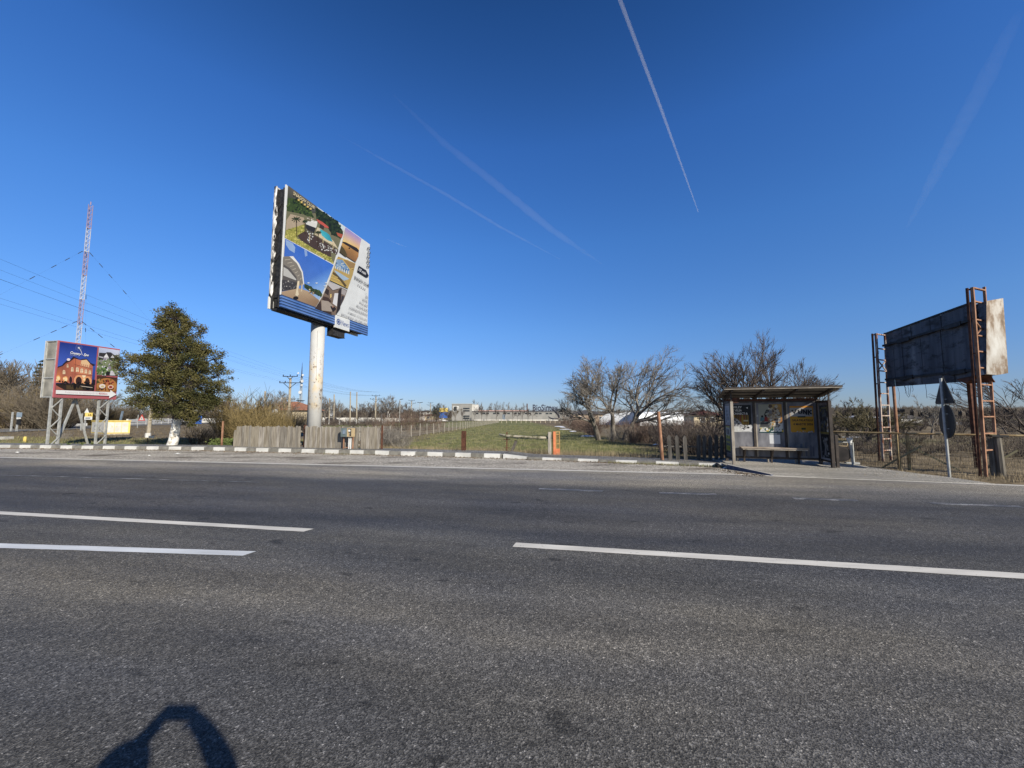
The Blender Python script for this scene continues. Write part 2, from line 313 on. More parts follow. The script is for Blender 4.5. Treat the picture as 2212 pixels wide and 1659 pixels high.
# ---------------------------------------------------------------- helpers: frames and meshes
class Fr:                                    # a local frame: u along, v up, w out of the face
    def __init__(s, o, ux, uy, up=None):
        s.o = V(o); s.u = V((ux, uy, 0)).normalized(); s.n = V((s.u.y, -s.u.x, 0)); s.z = V((0, 0, 1)) if up is None else V(up).normalized()
    def P(s, u, v, w=0.0): return s.o + s.u*u + s.z*v + s.n*w
class MB:
    def __init__(s): s.v = []; s.f = []; s.mi = []; s.c = []
    def add(s, vs, fs, mi=0, col=None):
        b = len(s.v); s.v += [tuple(p) for p in vs]
        for f in fs:
            s.f.append(tuple(i+b for i in f)); s.mi.append(mi); s.c.append(col)
        return s
    def box8(s, p, mi=0):
        return s.add(p, [(0, 3, 2, 1), (4, 5, 6, 7), (0, 1, 5, 4), (1, 2, 6, 5), (2, 3, 7, 6), (3, 0, 4, 7)], mi)
    def boxf(s, fr, u0, u1, v0, v1, w0, w1, mi=0):
        return s.box8([fr.P(u0, v0, w0), fr.P(u1, v0, w0), fr.P(u1, v0, w1), fr.P(u0, v0, w1), fr.P(u0, v1, w0), fr.P(u1, v1, w0), fr.P(u1, v1, w1), fr.P(u0, v1, w1)], mi)
    def box(s, c, sx, sy, sz, mi=0):        # c: centre of the base
        x, y, z = c; a, b = sx/2, sy/2
        return s.box8([(x-a, y-b, z), (x+a, y-b, z), (x+a, y+b, z), (x-a, y+b, z), (x-a, y-b, z+sz), (x+a, y-b, z+sz), (x+a, y+b, z+sz), (x-a, y+b, z+sz)], mi)
    def bar(s, p0, p1, w, h=None, mi=0, side=None):
        p0, p1 = V(p0), V(p1); h = h or w; d = (p1-p0).normalized()
        a = side if side is not None else (V((0, 0, 1)) if abs(d.z) < 0.9 else V((1, 0, 0)))
        x = d.cross(a).normalized(); y = x.cross(d).normalized()
        q = [x*(-w/2)+y*(-h/2), x*(w/2)+y*(-h/2), x*(w/2)+y*(h/2), x*(-w/2)+y*(h/2)]
        return s.box8([p0+k for k in q]+[p1+k for k in q], mi)
    def tube(s, pts, r, n=6, mi=0, cap=True):
        pts = [V(p) for p in pts]; m = len(pts)
        rr = r if isinstance(r, (list, tuple)) else [r]*m
        d0 = (pts[1]-pts[0]).normalized()
        a = V((0, 0, 1)) if abs(d0.z) < 0.9 else V((1, 0, 0))
        x = d0.cross(a).normalized(); vs = []
        for i, p in enumerate(pts):
            d = (pts[min(i+1, m-1)]-pts[max(i-1, 0)]).normalized()
            x = (x - d*x.dot(d)); x = x.normalized() if x.length > 1e-6 else d.orthogonal().normalized()
            y = d.cross(x)
            for k in range(n):
                t = 2*math.pi*k/n; vs.append(p + x*(math.cos(t)*rr[i]) + y*(math.sin(t)*rr[i]))
        fs = [(i*n+k, i*n+(k+1) % n, (i+1)*n+(k+1) % n, (i+1)*n+k) for i in range(m-1) for k in range(n)]
        if cap: fs += [tuple(range(n-1, -1, -1)), tuple(range((m-1)*n, m*n))]
        return s.add(vs, fs, mi)
    def prism(s, fr, pts, w0, w1, mi=0):
        n = len(pts); vs = [fr.P(u, v, w0) for u, v in pts]+[fr.P(u, v, w1) for u, v in pts]
        return s.add(vs, [tuple(range(n-1, -1, -1)), tuple(range(n, 2*n))]+[(i, (i+1) % n, n+(i+1) % n, n+i) for i in range(n)], mi)
    def sheet(s, top, mi=0):
        return s.add(top, [tuple(range(len(top)))], mi)
    def build(s, name, mats, parent=None, loc=None, smooth=False):
        mats = mats if isinstance(mats, (list, tuple)) else [mats]
        base = V(WO[parent.name]) if parent else V(loc or (0, 0, 0))
        me = bpy.data.meshes.new(name)
        arr = np.array(s.v, dtype=np.float64) - np.array(base)
        me.from_pydata(arr.tolist(), [], s.f)
        for m in mats: me.materials.append(M[m] if isinstance(m, str) else m)
        if len(mats) > 1: me.polygons.foreach_set('material_index', s.mi)
        if smooth: me.polygons.foreach_set('use_smooth', [True]*len(s.f))
        if any(c is not None for c in s.c):
            ca = me.color_attributes.new('Col', 'FLOAT_COLOR', 'CORNER'); data = []
            for f, c in zip(s.f, s.c):
                if c is None: c = (0.5, 0.5, 0.5)
                if isinstance(c[0], (tuple, list)):
                    for k in c: data += [*k, 1.0]
                else: data += [*c, 1.0]*len(f)
            ca.data.foreach_set('color', data)
        me.update()
        o = bpy.data.objects.new(name, me); S.collection.objects.link(o)
        if parent: o.parent = parent
        else: o.location = base
        WO[o.name] = tuple(base)
        return o
WO = {}
def tag(o, label=None, cat=None, group=None, kind=None):
    if label: o['label'] = label
    if cat: o['category'] = cat
    if group: o['group'] = group
    if kind: o['kind'] = kind
    return o
def thing(name, loc, label, cat, group=None):
    o = bpy.data.objects.new(name, None); S.collection.objects.link(o); o.location = loc
    o.empty_display_size = 0.3; WO[o.name] = tuple(loc)
    return tag(o, label, cat, group)
def dup(root, loc, label=None, group=None, rz=0.0, sc=1.0, scz=None):
    r = root.copy(); S.collection.objects.link(r); r.location = loc; r.rotation_euler = (0, 0, rz)
    r.scale = (sc, sc, scz or sc)
    if label: r['label'] = label
    if group: r['group'] = group
    for ch in list(root.children):
        c = ch.copy(); S.collection.objects.link(c); c.parent = r
        for g in list(ch.children):
            d = g.copy(); S.collection.objects.link(d); d.parent = c
    return r
def struct(name, mb, mat, kind='structure', **k):
    return tag(mb.build(name, mat, **k), kind=kind)

# lettering: flat outlines taken from Blender's own built-in font
TC = {}
def letters(s, bold=0.0, shear=0.0):
    key = (s, bold, shear)
    if key in TC: return TC[key]
    cu = bpy.data.curves.new('t', 'FONT'); cu.body = s; cu.offset = bold; cu.shear = shear; cu.resolution_u = 3
    o = bpy.data.objects.new('t', cu); S.collection.objects.link(o)
    bpy.context.view_layer.update()
    me = o.evaluated_get(bpy.context.evaluated_depsgraph_get()).to_mesh()
    vs = [(v.co.x, v.co.y) for v in me.vertices]; fs = [tuple(p.vertices) for p in me.polygons]
    bpy.data.objects.remove(o); bpy.data.curves.remove(cu)
    xs = [a for a, b in vs]; ys = [b for a, b in vs]
    x0, x1, y0, y1 = min(xs), max(xs), min(ys), max(ys)
    TC[key] = ([((a-x0)/(x1-x0), (b-y0)/(y1-y0)) for a, b in vs], fs)
    return TC[key]
def homog(src, dst):
    A = []; B = []
    for (x, y), (u, v) in zip(src, dst):
        A += [[x, y, 1, 0, 0, 0, -u*x, -u*y], [0, 0, 0, x, y, 1, -v*x, -v*y]]; B += [u, v]
    h = np.linalg.solve(np.array(A, float), np.array(B, float)); h = np.append(h, 1).reshape(3, 3)
    def f(x, y):
        q = h @ np.array([x, y, 1.0]); return (q[0]/q[2], q[1]/q[2])
    return f
class Art:                                   # a printed sheet: ink shapes laid on a flat face, one mesh
    def __init__(s, fr, w0=0.004, conv=None, step=0.0003):
        s.fr = fr; s.w = w0; s.conv = conv or (lambda x, y: (x, y)); s.mb = MB(); s.step = step
    def lift(s): s.w += s.step; return s.w
    def poly(s, pts, col, cols=None):
        w = s.lift(); q = [s.fr.P(*s.conv(*p), w) for p in pts]
        c = [lin(k) for k in cols] if cols else lin(col)
        if cols: c = [tuple(i*0.62 for i in k) for k in c]
        else: c = tuple(i*0.62 for i in c)
        s.mb.add(q, [tuple(range(len(q)))], 0, c)
    def rect(s, x0, y0, x1, y1, col, cols=None): s.poly([(x0, y0), (x1, y0), (x1, y1), (x0, y1)], col, cols)
    def disc(s, x, y, rx, ry, col, n=14, a0=0, a1=2*math.pi):
        s.poly([(x+rx*math.cos(a0+(a1-a0)*i/n), y+ry*math.sin(a0+(a1-a0)*i/n)) for i in range(n)], col)
    def ring(s, x, y, r, t, col, n=14):
        for i in range(n):
            a, b = 2*math.pi*i/n, 2*math.pi*(i+1)/n
            s.poly([(x+r*math.cos(a), y+r*math.sin(a)), (x+r*math.cos(b), y+r*math.sin(b)), (x+(r-t)*math.cos(b), y+(r-t)*math.sin(b)), (x+(r-t)*math.cos(a), y+(r-t)*math.sin(a))], col)
    def line(s, pts, t, col):
        for (x0, y0), (x1, y1) in zip(pts, pts[1:]):
            dx, dy = x1-x0, y1-y0; L = math.hypot(dx, dy) or 1; nx, ny = -dy/L*t/2, dx/L*t/2
            s.poly([(x0+nx, y0+ny), (x1+nx, y1+ny), (x1-nx, y1-ny), (x0-nx, y0-ny)], col)
    def star(s, x, y, r, col):
        s.poly([(x+(r if i % 2 == 0 else r*.42)*math.sin(math.pi*i/5), y-(r if i % 2 == 0 else r*.42)*math.cos(math.pi*i/5)) for i in range(10)], col)
    def text(s, t, bl, br, tr, tl, col, bold=0.0, shear=0.0):
        vs, fs = letters(t, bold, shear); w = s.lift(); q = []
        for a, b in vs:
            x = (bl[0]*(1-a)+br[0]*a)*(1-b)+(tl[0]*(1-a)+tr[0]*a)*b
            y = (bl[1]*(1-a)+br[1]*a)*(1-b)+(tl[1]*(1-a)+tr[1]*a)*b
            q.append(s.fr.P(*s.conv(x, y), w))
        s.mb.add(q, fs, 0, tuple(i*0.62 for i in lin(col)))
    def specks(s, rnd, n, inside, size, cols):
        xs = [p[0] for p in inside]; ys = [p[1] for p in inside]; k = 0; tries = 0
        while k < n and tries < n*30:
            tries += 1
            x, y = rnd.uniform(min(xs), max(xs)), rnd.uniform(min(ys), max(ys)); c = False
            for (x0, y0), (x1, y1) in zip(inside, inside[1:]+inside[:1]):
                if (y0 > y) != (y1 > y) and x < (x1-x0)*(y-y0)/(y1-y0)+x0: c = not c
            if not c: continue
            k += 1; r = size*rnd.uniform(.5, 1.3); m = 5; a0 = rnd.uniform(0, 6)
            pts = [(x+r*rnd.uniform(.6, 1.2)*math.cos(a0+6.28*i/m), y+r*rnd.uniform(.6, 1.2)*math.sin(a0+6.28*i/m)) for i in range(m)]
            w0 = s.w; s.w = w0 + rnd.uniform(0, 0.003); s.poly(pts, rnd.choice(cols)); s.w = w0
        s.w += 0.0035
# ================================================================ SETTING: ground, road, verge, kerb, pavement
rnd = random.Random(7)
g = MB()
xs = [-4000, -1500, -700, -350, -200] + list(range(-150, 151, 6)) + [200, 350, 700, 1500, 4000]
ys = [-80, -20, 5] + [10+1.5*i for i in range(30)] + list(range(56, 200, 5)) + [220, 260, 320, 420, 700, 1500, 5000]
for yy in ys:
    for xx in xs:
        g.v.append((xx, yy, gz(xx, yy) - (0.03 if vv(xx, yy) < 13.2 else 0)))
for j in range(len(ys)-1):
    for i in range(len(xs)-1):
        a = j*len(xs)+i; g.f.append((a, a+1, a+1+len(xs), a+len(xs))); g.mi.append(0); g.c.append(None)
struct('ground', g, 'ground')

E = [V((-90, 27.5, 0)), G(-300, 981), G(0, 988), G(600, 1001.5), G(1110, 1013.5), G(1560, 1024), G(1770, 1032), G(1970, 1039.5), G(2212, 1049), V((30, 3.4, 0)), V((60, -4, 0))]
m = MB(); near = [V((-90, -60, 0)), V((60, -60, 0))]
m.sheet([near[0], near[1]] + E[::-1])
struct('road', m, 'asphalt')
def along(poly, s):
    for a, b in zip(poly, poly[1:]):
        L = (b-a).length
        if s <= L: return a + (b-a)*(s/L), (b-a).normalized()
        s -= L
    return poly[-1], (poly[-1]-poly[-2]).normalized()
def length(p): return sum((b-a).length for a, b in zip(p, p[1:]))
def strip(poly, w0, w1, z, dz=0):            # ribbon to the left of the polyline (away from the camera when it runs to +X)
    m = MB(); L = []
    for i, p in enumerate(poly):
        d = (poly[min(i+1, len(poly)-1)]-poly[max(i-1, 0)]).normalized(); nrm = V((-d.y, d.x, 0))
        L.append((p+nrm*w0+V((0, 0, z)), p+nrm*w1+V((0, 0, z))))
    for (a, b), (c, d) in zip(L, L[1:]): m.add([a, c, d, b], [(0, 1, 2, 3)])
    return m
struct('edge_line', strip(E, -0.10, 0.08, 0.004), 'line_old')
def paint(name, a, b, w0, w1, mat, z=0.004, jag=0.05):
    m = MB(); d = (b-a); L = d.length; d = d.normalized(); nrm = V((-d.y, d.x, 0)); n = max(2, int(L/0.25)); r = random.Random(int(L*100))
    lo = [a+d*(L*i/n)+nrm*(-(w0+(w1-w0)*i/n)/2+r.uniform(-.006, .004))+V((0, 0, z)) for i in range(n+1)]
    hi = [a+d*(L*i/n)+nrm*((w0+(w1-w0)*i/n)/2+r.uniform(-.003, .004))+V((0, 0, z)) for i in range(n+1)]
    hi[-1] += d*jag; lo[0] -= d*jag*.3
    m.add(lo+hi, [(i, i+1, n+2+i, n+1+i) for i in range(n)])
    return struct(name, m, mat)
paint('lane_line', G(-500, 1080), G(664, 1145.5), .15, .15, 'line')
paint('lane_line', G(1112, 1177), G(2700, 1275), .165, .165, 'line')
paint('lane_line', G(-500, 1163), G(535, 1196), .15, .15, 'line_cool')
for a, b in (((1165, 1056), (1300, 1061)), ((1425, 1065), (1545, 1068)), ((1715, 1077), (1850, 1081)), ((2010, 1087), (2205, 1095))):
    paint('lane_line', G(*a), G(*b), .17, .17, 'line_worn')
paint('lane_line', G(-150, 1022), G(560, 1042), .05, .05, 'line_worn')

K1 = [V((-92, 31.4, 0)), G(-300, 964.2), G(0, 968), G(442, 973.2), G(800, 982), G(1084, 990)]
K2 = [G(1084, 990), G(1310, 998.6), G(1543, 1007.2), G(1574, 1008.4)]
m = MB(); m.sheet(E[:6] + [G(1668, 1028)] + [K2[-1], K2[-2], K2[-3]] + K1[::-1])
struct('verge', m, 'verge')
m = MB(); Lk = length(K1); s = 0.0; i = 0; rk = random.Random(3)
def kblock(m, p, q, d, h0, h1, mi, out):
    nrm = V((-d.y, d.x, 0)); o = -nrm*out
    m.box8([p+o+V((0, 0, -.15)), q+o+V((0, 0, -.15)), q+nrm*.14+V((0, 0, -.15)), p+nrm*.14+V((0, 0, -.15)),
            p+o*0.4+V((0, 0, h0)), q+o*0.4+V((0, 0, h1)), q+nrm*.14+V((0, 0, h1)), p+nrm*.14+V((0, 0, h0))], mi)
while s < Lk - .05:
    w = .66 if i % 2 == 0 else .54
    e = min(s+w, Lk); p, d = along(K1, s+.004); q, _ = along(K1, e-.004)
    kblock(m, p, q, d, .165+rk.uniform(-.006, .006), .165+rk.uniform(-.006, .006), i % 2, .02+rk.uniform(0, .006)); s = e; i += 1
Lk = length(K2); s = 0.05; i = 0
while s < Lk - .05:
    w = .95 if i == 0 else (.72 if i % 2 == 0 else .60)
    e = min(s+w, Lk); p, d = along(K2, s+.004); q, _ = along(K2, e-.004)
    kblock(m, p, q, d, .165 if i == 0 else .085+rk.uniform(-.006, .006), .085+rk.uniform(-.006, .006), i % 2, .02+rk.uniform(0, .006)); s = e; i += 1
struct('kerb', m, ['kerb_white', 'kerb_grey'])
m = MB()
A = K1; ws = 1.25
def pave(m, poly, z0, z1, w):
    L = []
    for i, p in enumerate(poly):
        d = (poly[min(i+1, len(poly)-1)]-poly[max(i-1, 0)]).normalized(); nrm = V((-d.y, d.x, 0))
        z = z0 if i < len(poly)-1 or z0 == z1 else z1
        L.append((p+nrm*.142+V((0, 0, z)), p+nrm*w+V((0, 0, z)), p+nrm*w+V((0, 0, -.2))))
    for a, b in zip(L, L[1:]): m.add([a[0], b[0], b[1], a[1], b[2], a[2]], [(0, 1, 2, 3), (3, 2, 4, 5)])
pave(m, K1, .158, .158, ws)
pave(m, [K2[0]+V((0, 0, .0)), along(K2, .95)[0]], .158, .08, ws)
pave(m, [along(K2, .95)[0]] + K2[1:], .08, .08, 1.25)
struct('pavement', m, 'side_asphalt')
# bus bay apron with its blue kerb edge
z1 = .10
bl = G(1572, 1006, z1)
apr = [bl, G(1666, 1026.5, .012), G(1770, 1031.2, .012), G(1970, 1038.6, .012), G(2150, 1045.2, .012),
       G(2050, 1030.5, .02), G(1975, 1021.5, .03), G(1881, 1009, .06), V((10.9, 12.75, .1)), V((10.2, 13.5, .1)), V((7.6, 14.4, .1)), K2[-1]+V((.2, 1.55, .1))]
m = MB(); n = len(apr); m.add(apr+[p+V((0, 0, -.3)) for p in apr], [tuple(range(n))]+[(i, n+i, n+(i+1) % n, (i+1) % n) for i in range(n)])
struct('bus_bay', m, 'apron')
a = bl + V((-.03, -.01, 0)); b = apr[1] + V((-.03, -.03, 0)); d = (b-a).normalized(); nrm = V((d.y, -d.x, 0)).normalized()
m = MB(); o = nrm*-.09
m.box8([a+o+V((0, 0, -.3)), b+o+V((0, 0, -.3)), b+V((0, 0, -.3)), a+V((0, 0, -.3)), a+o+V((0, 0, .03)), b+o+V((0, 0, .022)), b+V((0, 0, .022)), a+V((0, 0, .03))], 0)
m.box8([a+nrm*-.085+V((0, 0, .032)), b+nrm*-.085+V((0, 0, .024)), b+nrm*-.004+V((0, 0, .024)), a+nrm*-.004+V((0, 0, .032)), a+nrm*-.085+V((0, 0, .037)), b+nrm*-.085+V((0, 0, .029)), b+nrm*-.004+V((0, 0, .029)), a+nrm*-.004+V((0, 0, .037))], 1)
struct('bay_kerb', m, ['kerb_blue', 'kerb_cap'])
# far side road on the left
m = MB(); fl = [V((-140, 36.0, 0)), V((-52, 39.5, 0)), V((-62, 62, 0)), V((-70, 92, 0)), V((-64, 140, 0))]
fl = [on(-250, 37.5), on(0, 38.5), on(130, 45), on(300, 68), on(470, 95), on(620, 118), on(800, 140)]
m2 = MB(); L = []
for i, p in enumerate(fl):
    d = (fl[min(i+1, len(fl)-1)]-fl[max(i-1, 0)]).normalized(); nrm = V((-d.y, d.x, 0))
    q = p+nrm*8.5; L.append((p+V((0, 0, .05)), V((q.x, q.y, gz(q.x, q.y)+.06))))
for a, b in zip(L, L[1:]): m.add([a[0], b[0], b[1], a[1]], [(0, 1, 2, 3)])
struct('side_road', m, 'tarmac_far')
for k in range(2):
    m = MB(); e = [(p[k] + (p[1-k]-p[k])*0.02 + V((0, 0, .02))) for p in L]; f = [(p[k] + (p[1-k]-p[k])*0.09 + V((0, 0, .02))) for p in L]
    for a, b, c, d in zip(e, e[1:], f[1:], f): m.add([a, b, c, d], [(0, 1, 2, 3)])
    struct('road_edge_strip', m, 'kerb_cap')
# far road in front of the white wall, centre left
m = MB(); m.sheet([on(640, 112), on(990, 132), on(990, 139), on(640, 120)]); 
for i in range(len(m.v)): m.v[i] = (m.v[i][0], m.v[i][1], m.v[i][2]+.08)
struct('far_road', m, 'tarmac_far')
# snow left in the shade of the hedge
m = MB()
for px, py, Y, w, h in ((1208, 922, 66, 1.9, 4.5), (1215, 925, 60, 1.2, 2), (1221, 930, 50, 2.4, 1.6), (1236, 934.5, 43, 1.0, 2.4), (1266, 945, 32, 1.3, .7), (1437, 970, 20.5, .5, .3), (1413, 957, 22, .5, .3), (1535, 965, 19, .8, .5)):
    c = on(px, Y); r = random.Random(px); pts = [c+V((w/2*r.uniform(.6, 1.1)*math.cos(t*.52), h/2*r.uniform(.6, 1.1)*math.sin(t*.52), .05)) for t in range(12)]
    m.add([c+V((0, 0, .12))]+pts, [(0, i+1, (i+1) % 12+1) for i in range(12)])
for px, py, Y, w, h in ((2075, 921, 120, 22, 5), (2050, 925, 95, 12, 3), (2190, 916, 140, 16, 3), (1950, 914, 150, 20, 4), (1830, 965, 30, 3, .8)):
    c = on(px, Y); m.add([c+V((-w/2, 0, .1)), c+V((0, -h/2, .1)), c+V((w/2, 0, .1)), c+V((w*.1, h/2, .1))], [(0, 1, 2, 3)])
struct('snow_patches', m, 'snow', kind='stuff')

# ---------------------------------------------------------------- grass and litter
def blades(name, n, place, hlo, hhi, wd, mat, seed, lean=.5):
    r = random.Random(seed); m = MB(); vs = m.v
    for i in range(n):
        p = place(r)
        if p is None: continue
        x, y, z = p; h = r.uniform(hlo, hhi); a = r.uniform(0, 6.28); w = wd*r.uniform(.6, 1.4)*(1+max(0, y-15)/25); l = h*lean*r.uniform(.1, 1)
        b = len(vs); ca, sa = math.cos(a), math.sin(a); t = r.uniform(0, 6.28)
        vs += [(x-w*ca, y-w*sa, z), (x+w*ca, y+w*sa, z), (x+l*math.cos(t), y+l*math.sin(t), z+h)]
        m.f.append((b, b+1, b+2)); m.mi.append(0); m.c.append(None)
    return struct(name, m, mat, kind='stuff')
def kback(x):                                 # y of the pavement's back edge
    pts = K1 + K2[1:]
    for a, b in zip(pts, pts[1:]):
        if a.x <= x <= b.x: return a.y+(b.y-a.y)*(x-a.x)/(b.x-a.x)+1.35
    return 13.9 if x < 9 else 13.5
def pf(r):
    y0 = 16.2; u = r.random(); y = y0/(1-u*(1-y0/75)); x = r.uniform(-8, 7.5)
    return (x, y, gz(x, y))
blades('field_grass', 24000, pf, .04, .13, .006, 'grass', 1)
def pl(r):
    x = r.uniform(-45, -12); y = kback(x)+r.random()**1.6*8
    return (x, y, gz(x, y))
blades('lawn_grass', 14000, pl, .04, .14, .008, 'grass', 2)
def pd(r):
    x = r.uniform(-7.5, 7.2); y = kback(x)+r.random()**2*2.2
    return (x, y, gz(x, y))
blades('dry_grass', 9000, pd, .06, .30, .005, 'dry', 3)
def pr(r):
    x = r.uniform(9.5, 22); y = r.uniform(8.2, 14)
    if vv(x, y) < 12.0 or (x < 11.5 and y > 11.7) : return None
    return (x, y, gz(x, y)-.02)
blades('roadside_grass', 9000, pr, .04, .17, .005, 'dry', 4)
def pr2(r):
    x = r.uniform(10, 40); y = r.uniform(13, 40); return (x, y, gz(x, y))
blades('rough_grass', 9000, pr2, .08, .34, .008, 'brush', 5)
def pml(r):
    y = 24+r.random()**1.5*34; x = XY(r.uniform(-60, 440), y); return (x, y, gz(x, y))
blades('rough_grass', 5000, pml, .06, .22, .010, 'brush', 15)
def plit(r):
    t = r.random(); P = K1+K2[1:]; s = t*length(P)*.8+length(P)*.2; p, d = along(P, s); nrm = V((d.y, -d.x, 0)); q = p+nrm*(.03+abs(r.gauss(0, .16)))
    return (q.x, q.y, .001)
blades('gutter_litter', 6500, plit, .01, .045, .02, 'litter', 6, 1.5)
def pbl(r):
    q = bl + (apr[1]-bl)*r.random()**.7; return (q.x-.16-abs(r.gauss(0, .3)), q.y-.08-abs(r.gauss(0, .1)), .002)
blades('dead_leaves', 420, pbl, .008, .03, .016, 'litter', 8, 1.6)
def pgr(r):
    p, d = along(K2, r.uniform(4, length(K2))); nrm = V((d.y, -d.x, 0)); q = p+nrm*(.03+abs(r.gauss(0, .13))); return (q.x, q.y, 0)
blades('gutter_grass', 900, pgr, .02, .09, .006, 'grass', 9)

# ================================================================ trees and shrubs
def rot_about(d, ang, az):
    a = d.orthogonal().normalized(); b = d.cross(a)
    return (d*math.cos(ang) + (a*math.cos(az)+b*math.sin(az))*math.sin(ang)).normalized()
def bare(seed, h, r0, trunk, nch, ang, lr, up=.05, wob=.16, rmin=.008, lean=(0, 0), stems=1, spread=.4, taper=.5, bias=None, first=(.45, 1.0)):
    """trunk and crown meshes of a leafless tree, base at the origin"""
    r = random.Random(seed); T = MB(); C = MB(); lv = len(nch)
    def grow(p, d, L, rad, lev):
        n = 5 if lev < 2 else 3; pts = [p]; rr = [rad]
        for i in range(n):
            d = (d + V((r.gauss(0, wob), r.gauss(0, wob), r.gauss(0, wob)+up)) + (V(bias)*.05 if bias and lev else V((0, 0, 0)))).normalized()
            p = p + d*(L/n); pts.append(p); rr.append(max(rmin, rad*(1-(1-taper)*(i+1)/n)) if lev < lv else max(rmin*.6, rad*(1-.6*(i+1)/n)))
        (T if lev == 0 else C).tube(pts, rr, 7 if lev == 0 else (5 if lev == 1 else 3), cap=False)
        if lev >= lv: return
        k = nch[lev]
        for j in range(k):
            t = 1.0 if j == 0 else (r.uniform(*first) if lev == 0 else r.uniform(.25, 1.0)); q = t*n; i = min(int(q), n-1); f = q-i
            pos = pts[i].lerp(pts[i+1], f); dd = (pts[i+1]-pts[i]).normalized()
            nd = rot_about(dd, ang[lev]*r.uniform(.5, 1.25)*(.6 if j == 0 else 1), r.uniform(0, 6.28) if lev else 6.28*j/k+r.uniform(-.5, .5))
            grow(pos, nd, L*lr[lev]*r.uniform(.65, 1.15)*(1.1-.25*t), max(rmin, (rr[i]*(1-f)+rr[i+1]*f)*(.78 if j == 0 else .62)), lev+1)
    for sI in range(stems):
        a = 6.28*sI/stems+r.uniform(-.4, .4)
        d = V((lean[0]+(spread*math.cos(a) if stems > 1 else 0), lean[1]+(spread*math.sin(a) if stems > 1 else 0), 1)).normalized()
        grow(V((0.0, 0, -.15)), d, trunk, r0*(r.uniform(.7, 1) if stems > 1 else 1), 0)
    hh = max(v[2] for v in C.v); k = h/hh
    for q in (T, C): q.v = [(x*k, y*k, z*k) for x, y, z in q.v]
    return T, C
def tree(name, base, TC_, label, mats=('bark', 'twig'), cat='tree', group=None, rz=0):
    t = thing(name, base, label, cat, group); t.rotation_euler = (0, 0, rz)
    for nm, q, mt in (('trunk', TC_[0], mats[0]), ('crown', TC_[1], mats[1])):
        q2 = MB(); q2.v = [(x+base[0], y+base[1], z+base[2]) for x, y, z in q.v]; q2.f = q.f; q2.mi = q.mi; q2.c = q.c
        q2.build(nm, mt, t, smooth=True)
    return t
def shrub_mesh(seed, h, w, n, rad=.009, sub=5, droop=0.0):
    r = random.Random(seed); m = MB()
    for i in range(n):
        a = r.uniform(0, 6.28); q = r.random()**.6; d = V((math.cos(a)*q*w/h*.9, math.sin(a)*q*w/h*.9, 1)).normalized()
        p = V((math.cos(a)*q*w*.18, math.sin(a)*q*w*.18, -.1)); L = h*r.uniform(.6, 1.05); pts = [p]
        for k in range(4):
            d = (d+V((r.gauss(0, .13), r.gauss(0, .13), r.gauss(0, .07)-droop*k))).normalized(); p = p+d*L/4; pts.append(p)
        m.tube(pts, [rad*1.6, rad*1.3, rad, rad*.8, rad*.5], 3, cap=False)
        for k in range(sub):
            t = r.uniform(.8, 3.9); i0 = int(t); pos = pts[i0].lerp(pts[i0+1], t-i0)
            nd = rot_about((pts[i0+1]-pts[i0]).normalized(), r.uniform(.3, .9), r.uniform(0, 6.28)); l2 = L*r.uniform(.15, .35); e = pos+nd*l2*.5
            nd = (nd+V((r.gauss(0, .2), r.gauss(0, .2), r.gauss(.1, .15)))).normalized()
            m.tube([pos, e, e+nd*l2*.5], [rad*.8, rad*.6, rad*.4], 3, cap=False)
    return m
SHR = {}
def shrub(name, base, kind, mat, label, group, rz, sc=1, scz=None, cat='shrub'):
    key = (kind, mat)
    if key not in SHR:
        k = {'a': (11, 2.0, 1.5, 46, .010, 6), 'b': (12, 1.4, 1.6, 44, .009, 6), 'c': (13, 3.4, 2.2, 60, .013, 8), 'd': (14, 1.0, .9, 22, .006, 4)}[kind]
        o = shrub_mesh(*k).build(name, mat); SHR[key] = o
    else:
        o = SHR[key].copy(); S.collection.objects.link(o); o.name = name
    o.location = base; o.rotation_euler = (0, 0, rz); o.scale = (sc, sc, scz or sc)
    return tag(o, label, cat, group)

# the three walnut-like trees in the field
tree('bare_tree', on(1291, 27), bare(21, 6.0, .15, 2.2, [5, 7, 8, 9], [.6, .72, .75, .8], [.95, .66, .56, .5], up=.06, wob=.2, lean=(-.1, 0), bias=(-.9, 0, .1), rmin=.0065), 'bare grey tree leaning left, leftmost of three in the green field')
tree('bare_tree', on(1321, 27.5), bare(35, 5.6, .14, 1.7, [5, 7, 8, 9], [.6, .72, .75, .8], [1.2, .62, .56, .5], up=.06, wob=.19, lean=(.05, 0), rmin=.0065), 'slender bare tree between two others at the field edge')
tree('bare_tree', on(1347, 27), bare(42, 6.9, .19, 1.9, [8, 8, 8, 9], [.75, .72, .75, .8], [1.6, .64, .54, .48], up=.05, wob=.16, lean=(.02, 0), bias=(.45, 0, 0), rmin=.0065), 'broad bare tree with limbs sweeping right, before white polytunnels')
